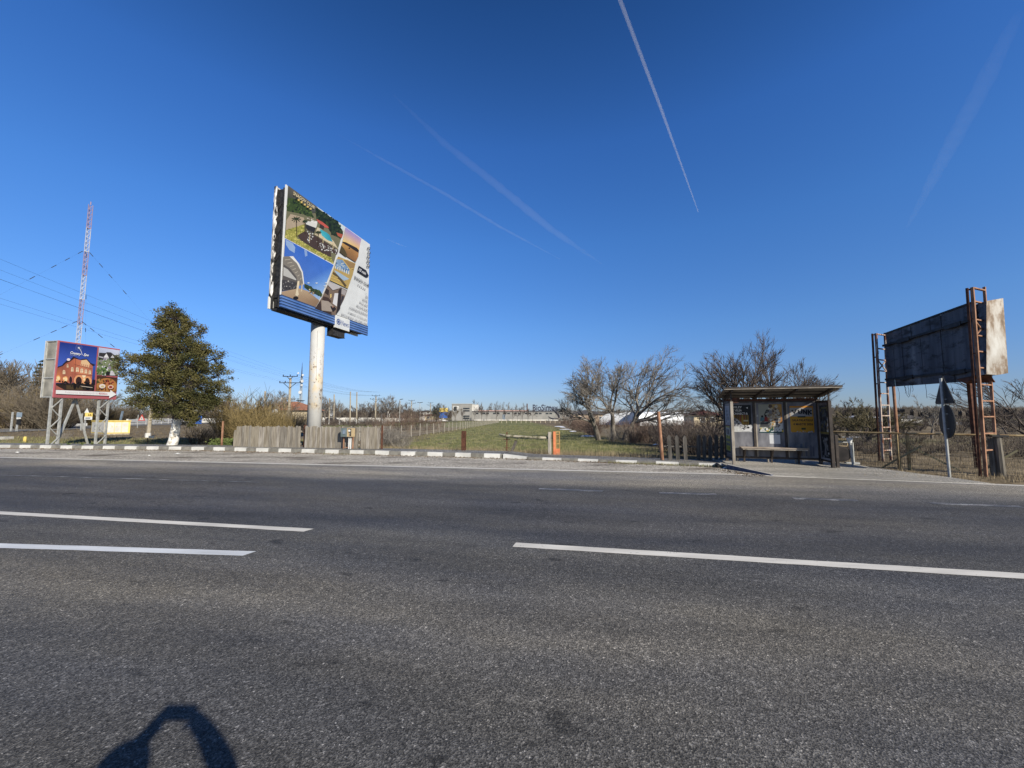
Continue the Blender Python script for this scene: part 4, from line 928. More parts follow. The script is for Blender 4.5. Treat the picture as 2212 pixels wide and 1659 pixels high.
    a.poly(PA((1265, 1315), (1330, 1330), (1440, 1390), (1560, 1455), (1603, 1505), (1595, 1560), (1500, 1500), (1400, 1430), (1262, 1342)), (50, 40, 36)); a.poly(PA((1240, 1400), (1300, 1470), (1360, 1600), (1330, 1640), (1200, 1530)), (84, 74, 44)); a.disc(*kA(1405, 1460), 3.5, 3, (46, 36, 32))
    P4 = PB((1200, 20), (1540, 165), (1480, 400), (1385, 660), (1032, 485), (1132, 200)); a.poly(P4, (186, 160, 98))
    a.poly(PB((1200, 40), (1530, 170), (1500, 300), (1420, 270), (1290, 90), (1180, 80)), (158, 128, 84)); a.poly(PB((1172, 80), (1290, 90), (1420, 280), (1420, 380), (1130, 250)), (128, 156, 190)); a.specks(r, 50, PB((1172, 85), (1290, 95), (1420, 280), (1420, 340), (1140, 215)), 3, [(96, 140, 196), (160, 186, 214), (70, 100, 140), (200, 206, 206)])
    for i in range(7): a.line([kB(1150+i*42, 215+i*17), kB(1148+i*42, 260+i*20)], 3.0, (232, 226, 206))
    a.poly(PB((1112, 290), (1200, 330), (1415, 470), (1310, 502), (1215, 430)), (164, 188, 214)); a.poly(PB((1105, 320), (1180, 380), (1290, 500), (1360, 600), (1330, 630), (1240, 500), (1090, 360)), (92, 78, 50))
    for q in (((1175, 60), (1400, 100)), ((1290, 85), (1430, 280)), ((1050, 430), (1230, 500)), ((1070, 380), (1190, 440)), ((1420, 280), (1500, 260)), ((1060, 490), (1300, 600))): a.line([kB(*q[0]), kB(*q[1])], 2.4, (222, 194, 108))
    P5 = PB((1022, 508), (1372, 692), (1310, 860), (1225, 1020), (1148, 1186), (1060, 1166), (742, 1038), (880, 820)); a.poly(P5, (124, 106, 92))
    a.poly(PB((1022, 515), (1250, 625), (1200, 660), (1090, 690), (990, 585)), (190, 186, 188)); a.line([kB(990, 585), kB(1090, 692), kB(1200, 660), kB(1360, 690)], 2.2, (44, 36, 32)); a.poly(PB((1265, 650), (1360, 700), (1320, 790), (1255, 760)), (172, 166, 166))
    a.poly(PB((960, 640), (1020, 690), (1005, 790), (930, 735)), (58, 46, 40)); a.poly(PB((905, 800), (1000, 830), (1060, 900), (1040, 930), (880, 870)), (72, 54, 44)); a.poly(PB((1125, 745), (1195, 745), (1165, 1005), (1085, 945)), (222, 222, 228))
    a.poly(PB((1200, 690), (1262, 640), (1232, 1050), (1140, 1180), (1170, 1040)), (50, 42, 40)); a.poly(PB((1265, 800), (1315, 810), (1240, 1000), (1245, 900)), (60, 56, 60)); a.poly(PB((865, 880), (1000, 900), (1135, 1030), (1060, 1105), (870, 1080)), (168, 156, 146))
    a.poly(PB((742, 1038), (850, 890), (870, 1080), (1062, 1112), (1062, 1166)), (66, 52, 46)); a.poly(PB((1035, 1000), (1110, 1000), (1155, 1055), (1090, 1120), (1060, 1060)), (44, 34, 32)); a.disc(*kB(1090, 1010), 4, 3, (160, 120, 100)); a.poly(PB((1040, 760), (1062, 760), (1062, 820), (1040, 840)), (236, 206, 130))
    a.text('SNAGOV CLUB', kA(232, 292), kA(676, 612), kA(688, 556), kA(245, 224), (230, 214, 172), .01)
    for q in ((350, 412), (412, 460), (478, 512), (540, 560), (600, 606)): a.star(*kA(*q), 6.4, (222, 194, 118))
    a.poly(PB((1597, 210), (1740, 305), (1790, 420), (1745, 442), (1565, 322)), (38, 38, 46)); a.text('10 min', kB(1590, 308), kB(1726, 400), kB(1740, 345), kB(1604, 250), (232, 234, 238), .02, .25)
    a.text('SNAGOV CLUB', kB(1508, 462), kB(1786, 640), kB(1794, 584), kB(1514, 404), (52, 52, 60), .012)
    for q in ((1582, 587), (1614, 610), (1647, 633), (1681, 657), (1712, 672)): a.star(*kB(*q), 3.4, (150, 150, 154))
    for s_, x0, y0, x1, y1 in (('SPA', 1722, 838, 1768, 862), ('HOTEL', 1660, 895, 1764, 946), ('POOL BAR', 1604, 952, 1762, 1032), ('PRIVATE AND', 1545, 1016, 1760, 1118), ('CORPORATE EVENTS', 1403, 1050, 1752, 1206), ('PLIMBĂRI CU ȘALUPA', 1383, 1142, 1750, 1304), ('RESTAURANT ON THE LAKE', 1250, 1182, 1750, 1388)):
        a.text(s_, kB(x0, y0), kB(x1, y1), kB(x1+4, y1-44), kB(x0+4, y0-44), (148, 148, 154), .004)
    a.disc(*kB(1735, 762), 1, 1, (90, 90, 96), 6)
    for q in [(x-5, y-3) for x, y in (kA(1826, 1490), kA(1830, 1585), kB(1806, 60), kB(1802, 150), kB(1800, 235))]:
        a.ring(q[0], q[1], 6.3, 2.0, (52, 54, 66), 12); a.line([(q[0]-2, q[1]-2), (q[0]+2.5, q[1]+2)], 2, (52, 54, 66))
    a.mb.build('poster_face', 'print', fp)
    e = MB(); e.boxf(fr, -.012, -.002, zf-.02, zt+.01, -.06, .012); e.build('edge_trim', 'white', fp)
    b = MB(); b.boxf(fr, .02, Wd, zf-.05, zt+.03, -gap-.10, -gap); bp = b.build('rear_panel', 'torn', t)
    # ragged vinyl wrapped round the rear panel's near edge
    rg = MB(); rr = random.Random(6); n = 26; z0, zz = zf-.05, zt+.03
    lo = []
    for i in range(n+1):
        z = z0+(zz-z0)*i/n; lo.append([fr.P(.015, z, -gap-.11), fr.P(.0+rr.uniform(-.03, .01), z, -gap-.02+rr.uniform(-.02, .07)), fr.P(.02+rr.uniform(-.02, .03), z, -gap+rr.uniform(.02, .16))])
    for p_, q_ in zip(lo, lo[1:]):
        rg.add([p_[0], p_[1], q_[1], q_[0]], [(0, 1, 2, 3)]); rg.add([p_[1], p_[2], q_[2], q_[1]], [(0, 1, 2, 3)])
    rg.build('torn_vinyl', 'torn', bp)
    k = MB(); k.boxf(fr, .10, Wd-.06, zf-.1, zt-.12, -gap+.005, -.105); k.boxf(fr, .16, Wd-.1, zb+.08, zf-.105, -gap+.08, -.14)
    for i in range(4): k.bar(fr.P(.07, zf+.3+i*1.3, -gap+.04), fr.P(.07, zf+.9+i*1.3, -.12), .03)
    for w_ in (-.16, -gap+.06): k.bar(fr.P(.06, zb, w_), fr.P(.06, zt-.1, w_), .07)
    k.build('steel_frame', 'dark_steel', t)
    # blue corrugated skirts and the small plate on the front one
    s = MB(); n = 0
    ps0, ps1 = Wd*.545, Wd*.725
    s.boxf(fr, .0, ps0, zb, zf-.015, -.06, .05); s.boxf(fr, ps1, Wd, zb+.0, zf-.015, -.06, .05); sk = s.build('front_skirt', 'blue_corr', t)
    s = MB(); s.boxf(fr, 0, Wd, zb-.02, zf-.06, -gap-.13, -gap-.06); s.build('rear_skirt', 'white', t)
    s = MB(); s.boxf(fr, ps0+.003, ps1-.003, zb-.14, zf-.06, -.02, .09); pp = s.build('name_plate', 'white', t)
    pa = Art(Fr(fr.P(ps0, zb-.14, .09), fr.u.x, fr.u.y), .004); hgt = zf+.08-zb; wd = ps1-ps0
    pa.rect(.03, .03, wd-.03, hgt-.03, (232, 236, 240)); cx, cy = .26, hgt*.52
    pa.ring(cx, cy, .17, .05, (70, 96, 160), 16); pa.disc(cx, cy, .07, .07, (70, 96, 160))
    for i in range(8): pa.line([(cx, cy), (cx+.2*math.cos(i*.785), cy+.2*math.sin(i*.785))], .022, (70, 96, 160))
    pa.text('News', (.5, hgt*.3), (wd-.1, hgt*.3), (wd-.1, hgt*.74), (.5, hgt*.74), (92, 112, 168), .006); pa.mb.build('lettering', 'print', pp)
    u = MB(); u.boxf(fr, .12, Wd*.80, zb-.10, zb+.02, -gap-.02, -.09); u.boxf(fr, Wd*.3, Wd*.72, zb-.18, zb-.11, -.30, -.22); u.build('bottom_beam', 'black', t)
    u = MB(); u.boxf(fr, Wd*.56, Wd*.70, zb-.56, zb-.11, -.54, -.10); u.boxf(fr, Wd*.555, Wd*.705, zb-.58, zb-.56, -.55, -.08); u.build('control_box', 'dark_steel', t)
club_board()

# ---- country house advert on lattice legs
def spa_board():
    YL, YR = 20.0, 22.75
    A = D(120, 800, YL); B = D(255, 808, YR); Wd = math.hypot(B.x-A.x, B.y-A.y); fr = Fr((A.x, A.y, 0), B.x-A.x, B.y-A.y)
    zt = (D(126, 735, YL).z+D(259, 754.4, YR).z)/2; zb = (D(115, 858, YL).z+D(250.5, 863.4, YR).z)/2; H_ = zt-zb; dep = .86
    base = fr.P(Wd/2, 0, -dep/2); z0 = gz(base.x, base.y); base = V((base.x, base.y, z0))
    t = thing('billboard', base, 'pink framed billboard with lit brick country house on lattice legs', 'billboard')
    f = MB(); f.boxf(fr, 0, Wd, zb, zt, -.05, 0); fp = f.build('front_panel', mk('pink_vinyl', (.42, .115, .13), (.47, .14, .155), 3, .5), t)
    hom = homog([(460, 175), (1888, 380), (1795, 1548), (340, 1490)], [(0, H_), (Wd, H_), (Wd, 0), (0, 0)])
    a = Art(Fr(fr.P(0, zb, 0), fr.u.x, fr.u.y), .004, hom); r = random.Random(9)
    a.poly([(466, 180), (1882, 384), (1790, 1542), (346, 1485)], (186, 104, 112))
    a.poly([(492, 210), (1360, 332), (1322, 770), (1278, 1345), (392, 1312), (440, 780)], None, [(30, 54, 140), (34, 62, 150), (62, 92, 190), (40, 40, 70), (40, 40, 60), (74, 104, 205)])
    a.poly([(438, 790), (540, 770), (640, 650), (830, 590), (805, 1150), (660, 1165), (398, 1150)], None, [(150, 84, 66), (150, 88, 72), (160, 92, 76), (196, 112, 84), (150, 84, 78), (180, 110, 88), (240, 150, 100)])
    a.poly([(822, 595), (990, 640), (1180, 715), (1256, 768), (1226, 1190), (1000, 1172), (802, 1152)], None, [(206, 120, 86), (210, 130, 98), (206, 136, 104), (180, 112, 90), (196, 120, 92), (226, 152, 110), (180, 104, 86)])
    a.poly([(992, 628), (1110, 604), (1190, 692), (1156, 806), (968, 752)], (238, 200, 156))
    a.poly([(800, 546), (968, 618), (1000, 606), (1110, 598), (1206, 700), (1322, 744), (1258, 774), (1190, 716), (1108, 622), (1000, 634), (824, 596), (734, 664), (640, 700), (560, 770), (442, 812), (452, 780), (540, 752), (580, 706), (640, 648), (718, 640)], (44, 34, 46))
    a.disc(692, 620, 40, 30, (244, 232, 240)); a.disc(692, 620, 62, 46, (244, 232, 240)) if False else None
    for x, y, w_, h_ in ((895, 850, 32, 52), (998, 874, 32, 50), (1092, 894, 28, 48), (1182, 914, 26, 44), (776, 845, 28, 52), (586, 910, 30, 46), (668, 766, 18, 38)):
        a.disc(x, y-h_*.35, w_*1.25, h_*.95, (184, 108, 92), 12); a.disc(x, y-h_*.35, w_, h_*.7, (250, 226, 190), 12); a.rect(x-w_, y-h_*.35, x+w_, y+h_, (250, 226, 190)); a.line([(x, y-h_), (x, y+h_)], 7, (120, 70, 60)); a.line([(x-w_, y-h_*.2), (x+w_, y-h_*.2)], 6, (120, 70, 60))
    for i in range(4): a.poly([(975+i*46, 715+i*9), (1000+i*46, 720+i*9), (1000+i*46, 785+i*9), (975+i*46, 780+i*9)], (206, 150, 120))
    a.line([(820, 730), (1240, 835)], 9, (160, 92, 80)); a.line([(820, 945), (1235, 990)], 9, (160, 92, 80)); a.line([(850, 600), (826, 1150)], 10, (150, 84, 70))
    a.poly([(1000, 985), (1090, 985), (1060, 1120), (1030, 1100)], (255, 234, 196)); a.disc(930, 1100, 116, 122, (236, 170, 124), 18); a.disc(1125, 1120, 100, 110, (240, 172, 120), 18); a.disc(925, 1115, 72, 100, (60, 38, 36), 16); a.disc(1122, 1135, 58, 92, (64, 42, 36), 16)
    a.disc(738, 1080, 52, 100, (190, 116, 96), 14); a.disc(738, 1090, 34, 84, (54, 34, 40), 14)
    for x, y, q in ((455, 1050, 34), (620, 1075, 36), (420, 1090, 16), (1050, 1080, 22), (585, 1060, 20)): a.disc(x, y, q*1.5, q*2.0, (250, 182, 116), 12); a.disc(x, y, q, q*1.3, (255, 232, 184), 12)
    a.poly([(400, 1168), (660, 1168), (1000, 1176), (1226, 1192), (1290, 1200), (1280, 1345), (392, 1312)], (52, 40, 34)); a.poly([(398, 1210), (560, 1300), (600, 1318), (392, 1312)], (170, 104, 88)); a.poly([(640, 1210), (900, 1230), (1100, 1290), (1000, 1320), (640, 1310)], (84, 68, 46))
    a.specks(r, 60, [(480, 1110), (680, 1130), (1280, 1150), (1280, 1320), (800, 1250), (500, 1190)], 24, [(20, 18, 20), (34, 28, 26), (30, 34, 24)]); a.disc(830, 1240, 34, 70, (24, 18, 18)); a.disc(1130, 1240, 60, 90, (18, 14, 16))
    a.poly([(950, 1225), (1240, 1262), (1240, 1275), (1000, 1245)], (220, 206, 190)); a.poly([(1240, 1080), (1305, 1090), (1298, 1200), (1235, 1190)], (38, 30, 44))
    for i in range(20): a.line([(918, 350), (918+78*math.cos(i*.314), 350+66*math.sin(i*.314))], 4, (110, 132, 200))
    a.ring(918, 350, 80, 7, (96, 118, 196), 20); a.disc(916, 350, 20, 15, (250, 250, 252)); a.line([(925, 360), (955, 400), (978, 450), (996, 520)], 11, (240, 242, 250))
    a.text('Country', (716, 500), (966, 546), (976, 470), (722, 424), (244, 246, 252), .03, .4); a.text('RETREAT', (714, 520), (878, 540), (880, 522), (716, 502), (176, 190, 228), .01); a.text('Spa', (1018, 548), (1140, 562), (1150, 492), (1024, 470), (244, 246, 252), .03, .4)
    a.poly([(1380, 338), (1868, 408), (1826, 992), (1334, 972)], None, [(196, 206, 240), (214, 220, 246), (150, 160, 140), (110, 136, 80)])
    a.poly([(1350, 560), (1852, 560), (1826, 992), (1334, 972)], (140, 150, 116)); a.poly([(1384, 462), (1420, 462), (1545, 470), (1560, 448), (1660, 455), (1745, 518), (1760, 520), (1850, 520), (1845, 600), (1700, 640), (1372, 630)], (58, 54, 58))
    a.poly([(1556, 478), (1612, 576), (1488, 570)], (238, 238, 242)); a.poly([(1490, 570), (1612, 576), (1606, 640), (1490, 640)], (170, 166, 176)); a.poly([(1706, 508), (1736, 576), (1652, 574)], (234, 234, 240)); a.poly([(1386, 540), (1480, 560), (1478, 590), (1384, 566)], (196, 196, 206)); a.poly([(1760, 545), (1838, 550), (1838, 562), (1760, 560)], (236, 236, 238))
    pk = [(1346, 620), (1850, 600), (1826, 990), (1336, 970)]; a.specks(r, 150, pk, 20, [(232, 232, 238), (206, 204, 214), (110, 130, 84), (70, 82, 60), (60, 56, 66), (150, 140, 160), (96, 128, 66)])
    a.specks(r, 40, [(1340, 800), (1560, 800), (1560, 970), (1336, 965)], 26, [(92, 124, 66), (74, 104, 52), (120, 150, 92), (50, 70, 40)]); a.poly([(1650, 880), (1700, 880), (1760, 990), (1640, 988)], (216, 214, 224)); a.disc(1590, 940, 50, 42, (36, 34, 34))
    a.poly([(1336, 994), (1812, 1042), (1796, 1365), (1300, 1348)], None, [(70, 44, 32), (60, 36, 28), (160, 108, 60), (150, 96, 54)]); a.disc(1560, 1225, 235, 175, (186, 128, 70), 24)
    a.specks(r, 60, [(1440, 1100), (1700, 1080), (1720, 1180), (1560, 1200), (1430, 1160)], 20, [(120, 34, 32), (150, 60, 44), (90, 30, 26), (200, 120, 90), (70, 60, 34)]); a.specks(r, 30, [(1330, 1090), (1440, 1060), (1400, 1160), (1330, 1180)], 18, [(66, 70, 34), (90, 92, 50), (200, 150, 90)])
    a.disc(1455, 1262, 86, 62, (120, 76, 42)); a.disc(1455, 1236, 74, 50, (240, 226, 222)); a.disc(1462, 1244, 40, 24, (206, 190, 140)); a.disc(1655, 1280, 76, 52, (120, 70, 40)); a.disc(1652, 1256, 66, 44, (238, 206, 190)); a.disc(1652, 1258, 44, 28, (150, 50, 40))
    a.specks(r, 30, [(1320, 1290), (1640, 1300), (1630, 1350), (1310, 1345)], 14, [(120, 72, 40), (200, 140, 80), (60, 40, 30)])
    a.poly([(386, 1320), (1640, 1376), (1645, 1324), (1786, 1430), (1614, 1520), (1620, 1462), (380, 1408)], (246, 246, 248))
    a.text('Relaxarea te așteaptă în', (594, 1412), (1350, 1440), (1350, 1378), (597, 1344), (214, 200, 206), .004); a.text('4000m', (1368, 1432), (1572, 1442), (1575, 1394), (1372, 1380), (190, 112, 124), .02)
    a.mb.build('poster_face', 'print', fp)
    b = MB(); b.boxf(fr, 0, Wd, zb, zt, -dep, -dep+.05); b.build('rear_panel', 'cab_grey', t)
    c = MB(); c.boxf(fr, .05, .09, zb+.02, zt-.02, -dep+.052, -.052); c.boxf(fr, .09, Wd-.05, zb+.01, zb+.05, -dep+.06, -.06); c.boxf(fr, .09, Wd-.05, zt-.06, zt-.02, -dep+.06, -.06)
    c.boxf(fr, Wd-.09, Wd-.05, zb+.06, zt-.07, -dep+.052, -.052); c.build('end_plate', mk('dusty_translucent_sheet', (.13, .125, .11), (.36, .34, .29), 1.4, .6, lo=.3, hi=.75), t)
    e = MB()
    for z in (zb, zb+H_/3, zb+H_*2/3, zt-.05): e.boxf(fr, .0, .05, z, z+.05, -dep+.052, -.052)
    for w_ in (-.11, -dep+.052): e.boxf(fr, -.006, .05, zb+.052, zt-.052, w_, w_+.055)
    e.build('end_frame', 'galv', t)
    def P(px, py, Y): return D(px, py, Y)
    for i, (u0, u1) in enumerate(((.02, .42), (2.05, 2.5))):
        w_ = -.12 if i == 0 else -.12; l = MB(); zg = -.35
        for u in (u0, u1): l.bar(fr.P(u, zg, w_), fr.P(u, zb-.002, w_), .085, .085)
        l.build('leg', 'galv', t); l = MB(); n = 5; hh = zb-.05
        for k in range(n):
            a_, b_ = (u0, u1) if k % 2 == 0 else (u1, u0); l.bar(fr.P(a_, hh*k/n, w_+.05), fr.P(b_, hh*(k+1)/n, w_+.05), .05, .03)
        l.build('lattice', 'galv', t)
    l = MB(); l.bar(fr.P(.48, -.2, -dep*.5), fr.P(1.18, zb-.01, -dep*.5), .08); l.build('brace', 'galv', t)
    l = MB(); l.bar(fr.P(2.0, -.2, -dep*.55), fr.P(1.22, zb-.01, -dep*.55), .07); l.build('brace', 'galv', t)
spa_board()

# ---- rusty derelict billboard
def rust_board():
    TL, BL, TR, BR = D(1912, 722, 14.3), D(1917, 836, 14.3), D(2108, 652, 11.0), D(2113, 822, 11.0)
    A = V((TL.x, TL.y, 0)); B = V((TR.x, TR.y, 0)); fr = Fr(A, A.x-B.x, A.y-B.y); L = (B-A).length    # u runs from right (near) to left (far): w>0 faces the road's left
    fr = Fr(A, B.x-A.x, B.y-A.y); Wd = L                     # +w points away from the left, so the visible back is at w<0
    base = V(((A.x+B.x)/2, (A.y+B.y)/2, gz(A.x, A.y)))
    t = thing('billboard', base, 'derelict sheet metal billboard between rusty ladder towers', 'billboard')
    zl0, zl1, zr0, zr1 = BL.z, TL.z, BR.z, TR.z; s = MB(); n = 9; r = random.Random(2)
    def zz(u, f): return (zl0*(1-u)+zr0*u)*(1-f)+(zl1*(1-u)+zr1*u)*f
    for i in range(n):
        u0, u1 = i/n, (i+1)/n
        for f0, f1, ww in ((0, .14, .05), (.14, .78, 0), (.78, 1.0, -.03)):
            o = r.uniform(-.015, .015)+ww
            s.box8([fr.P(u0*L, zz(u0, f0), o), fr.P(u1*L-.012, zz(u1, f0), o), fr.P(u1*L-.012, zz(u1, f0), o+.03), fr.P(u0*L, zz(u0, f0), o+.03), fr.P(u0*L, zz(u0, f1)-.01, o), fr.P(u1*L-.012, zz(u1, f1)-.01, o), fr.P(u1*L-.012, zz(u1, f1)-.01, o+.03), fr.P(u0*L, zz(u0, f1)-.01, o+.03)])
    s.build('sheet_panel', 'board_metal', t)
    k = MB()
    for f in (.14, .78):
        k.bar(fr.P(0, zz(0, f), .10), fr.P(L, zz(1, f), .10), .06, .07)
        for u in (.28, .82): k.bar(fr.P(u*L-.25, zz(u, f)-.03, .12), fr.P(u*L+.25, zz(u, f)+.0, .12), .05, .13)
    k.bar(fr.P(0, zz(0, 1)+.02, .0), fr.P(L, zz(1, 1)+.02, .0), .05); k.build('crossbeam', 'dark_steel', t)
    # hanging torn lower sheet
    h = MB(); q = [D(2066, 820, 11.7), D(2086, 829, 11.4), D(2150, 826, 10.95), D(2140, 812, 10.9), D(2110, 811, 11.0)]
    h.add(q+[p+V((.03, .02, .02)) for p in q], [(0, 1, 2, 3, 4), (9, 8, 7, 6, 5)]+[(i, (i+1) % 5, 5+(i+1) % 5, 5+i) for i in range(5)]); h.build('torn_sheet', 'rust_dark', t)
    # the bright end face
    qa, qb = D(2131, 650, 10.75), D(2168, 645, 10.68); qn = V((qb.y-qa.y, -(qb.x-qa.x), 0)).normalized()
    def pl(px, py):
        d = ray(px, py); o = V((0, 0, EYE)); return o+d*((qa-o).dot(qn)/d.dot(qn))
    e = [pl(2131, 650), pl(2167, 644), pl(2178, 806), pl(2155, 810), pl(2131, 808)]
    e0 = D(2112, 656, 11.0); e1 = D(2118, 812, 11.0)
    m = MB(); bk = V((.12, .30, 0)); E6 = [e[0], e[1], pl(2173, 726), e[2], e[3], e[4]]
    m.add(E6+[p+bk for p in E6], [(0, 1, 2, 3, 4, 5), (11, 10, 9, 8, 7, 6)]+[(i, (i+1) % 6, 6+(i+1) % 6, 6+i) for i in range(6)], 0)
    m.build('end_face', 'zinc', t)
    m = MB(); m.add([e0, e[0]+V((-.004, 0, 0)), e[4]+V((-.004, 0, 0)), e1]+[p+V((.25, .3, 0)) for p in (e0, e[0], e[4], e1)], [(0, 1, 2, 3), (7, 6, 5, 4), (0, 4, 5, 1), (3, 2, 6, 7)]); m.build('side_sheet', 'board_metal', t)
    def at(p, q, z): return p.lerp(q, (z-p.z)/(q.z-p.z))
    def tower(px0, px1, pyb, pyt, pxt0, pxt1, Y, Y2, rungs, nm, cross):
        l = MB(); b0, b1 = D(px0, pyb, Y), D(px1, pyb-1, Y2); t0, t1 = D(pxt0, pyt, Y), D(pxt1, pyt-1, Y2)
        b0.z -= .3; b1.z -= .3
        d = (b1-b0); d.z = 0
        up = V((0, 0, 1)); nn = d.normalized()
        l.bar(b0, t0, .065, .065, side=nn); l.bar(b1, t1, .055, .055, side=nn)
        back = V((-nn.y, nn.x, 0))*-.28
        o = l.build('tower', nm, t)
        l = MB()
        for z in rungs: l.bar(at(b0, t0, z), at(b1, t1, z), .06, .035)
        if cross: l.bar(at(b0, t0, cross[0]), at(b1, t1, cross[1]), .03); l.bar(at(b1, t1, cross[0]), at(b0, t0, cross[1]), .03)
        l.build('rung', nm, o)
        l = MB(); q = V((-.13, .10, 0)); l.bar(b0+q*.6, t0+q*.6, .05, .05, side=nn)
        for z in (t0.z-.05, t0.z-.9, t0.z-1.9): l.bar(at(b0, t0, z), at(b0, t0, z)+q*.6, .04)
        l.build('rear_upright', 'rust_dark', o)
    zs = lambda py, Y, px: D(px, py, Y).z
    tower(1908, 1925, 1006, 720, 1892, 1911, 14.25, 14.5, [zs(y, 14.3, 1905) for y in (722, 753, 777, 801, 826, 850, 875, 898, 923, 948, 973)], 'rust_pale', (zs(801, 14.3, 1905), zs(777, 14.3, 1905)))
    tower(2129, 2154, 1026, 621, 2100, 2126, 10.75, 11.0, [zs(y, 10.85, 2120) for y in (624, 653, 692, 726, 760, 795, 831, 866, 900, 936, 972)], 'rust', (zs(726, 10.85, 2120), zs(694, 10.85, 2120)))
    p = MB(); a0, a1 = D(1942, 985, 15.6), D(1935, 834, 15.6); a1.x, a1.y = a0.x, a0.y; p.tube([a0+V((0, 0, -.4)), a1+V((0, 0, .6))], .05, 8); p.build('rear_prop', 'rust', t)
    p = MB(); a0, a1 = D(2113, 1020, 12.3), D(2107, 800, 12.3); a1.x, a1.y = a0.x, a0.y; p.bar(a0+V((0, 0, -.3)), a1+V((0, 0, .5)), .10); p.build('rear_prop', 'rust_dark', t)
    c = MB(); r = random.Random(5)
    for px, py, Y, L_ in ((1998, 826, 13.2, .55), (1955, 832, 14.0, .3), (1962, 832, 13.9, .35), (1940, 836, 14.3, 1.0), (1896, 740, 14.3, .6), (2035, 822, 12.4, .3), (1970, 831, 13.8, .25)):
        p0 = D(px, py, Y); pts = [p0+V((r.uniform(-.03, .03), 0, -L_*i/5)) for i in range(6)]; c.tube(pts, .007, 4)
    p0, p1 = D(1953, 832, 14.0), D(1968, 831, 13.8); c.tube([p0.lerp(p1, i/6)+V((0, 0, -.45*math.sin(i/6*math.pi))) for i in range(7)], .007, 4)
    c.build('loose_wire', 'black', t)
rust_board()

# ================================================================ FENCES, POSTS, GATE
def pickets(px0, px1, Y0, Y1, n, label, gap=(), seed=1, hgt=1.03):
    r = random.Random(seed); a, b = on(px0, Y0), on(px1, Y1); a.z = b.z = .10; d = (b-a).normalized(); L = (b-a).length; fr = Fr(a, d.x, d.y)
    t = thing('picket_fence', a, label, 'fence'); pit = L/n
    for i in range(n):
        if i in gap: continue
        h = hgt+r.uniform(-.04, .04)-(.22 if (i == 0 and seed == 1) else 0); w = pit*r.uniform(.86, .97); u = i*pit+(pit-w)/2; dz = r.uniform(-.03, .03); wo = r.uniform(0, .012); tl = r.uniform(-.012, .012)
        m = MB(); m.prism(fr, [(u, -.12+dz), (u+w, -.12+dz), (u+w+tl, h-.05), (u+w*.82+tl, h-.01), (u+w*.5+tl, h), (u+w*.18+tl, h-.01), (u+tl, h-.05)], wo, wo+.024)
        m.build('pale', PLANK[r.randrange(4)], t)
    for z in (.22, .80): m = MB(); m.bar(fr.P(0, z, -.035), fr.P(L, z, -.035), .05, .07); m.build('rail', 'plank', t)
    return fr, L
PLANK = [mk('weathered_plank', tuple(c*k*q for c, q in zip((.155, .135, .11), w)), tuple(c*k*q for c, q in zip((.31, .285, .245), w)), 3.4, .9, stretch=(7, 7, .5), bump=.3) for k, w in ((.82, (1, 1, 1)), (1.0, (1, .98, .94)), (1.16, (1, 1, 1.02)), (.95, (1.03, 1, .92)))]
pickets(512, 655, 18.75, 18.1, 26, 'weathered grey picket fence run left of white billboard pole', (), 1)
pickets(664, 824, 18.05, 17.3, 29, 'weathered grey picket fence run before white pole, one pale missing', (21,), 2)
def post(name, p0, p1, w, mat, label, cat='post', h=None, round_=False, n=8):
    m = MB()
    if round_: m.tube([p0, p0.lerp(p1, .5), p1], w/2, n)
    else: m.bar(p0, p1, w, h)
    return tag(m.build(name, mat, loc=tuple(p0), smooth=False), label, cat)
def vpost(px, pyt, Y, dz=-.15, lean=0.0):
    p1 = D(px, pyt, Y); p0 = V((p1.x, p1.y, gz(p1.x, p1.y)+dz)); p1.x += lean; return p0, p1
a, b = vpost(482, 910, 19.4); post('rusty_post', a, b, .06, 'rust', 'slim rusty post between evergreen and picket fence')
a, b = vpost(660, 918, 18.25); 
m = MB(); m.bar(a, b, .09); m.bar(a+V((.12, .06, 0)), b+V((.12, .06, -.12)), .12, .03); tag(m.build('rusty_post', 'rust_dark', loc=tuple(a)), 'dark rusty post and plate in the gap of picket fence', 'post')
a, b = vpost(826, 919, 17.35); post('rusty_post', a, b, .07, 'rust_dark', 'dark rusty post closing right end of picket fence')
# brown I-beam
a, b = vpost(1002, 931, 16.6, -.2); fr = Fr(a, 1, -.2); H_ = b.z-a.z
m = MB(); m.boxf(fr, -.085, .085, 0, H_, .06, .075); m.boxf(fr, -.085, .085, 0, H_, -.075, -.06); m.boxf(fr, -.007, .007, 0, H_-.002, -.06, .06)
for z in (H_-.2,): m.bar(fr.P(-.12, z, .08), fr.P(.12, z, .08), .015)
m.bar(fr.P(-.12, .36, .08), fr.P(.12, .36, .08), .012)
tag(m.build('steel_post', 'rust_dark', loc=tuple(a)), 'stout dark red-brown steel beam post standing in field edge', 'post')
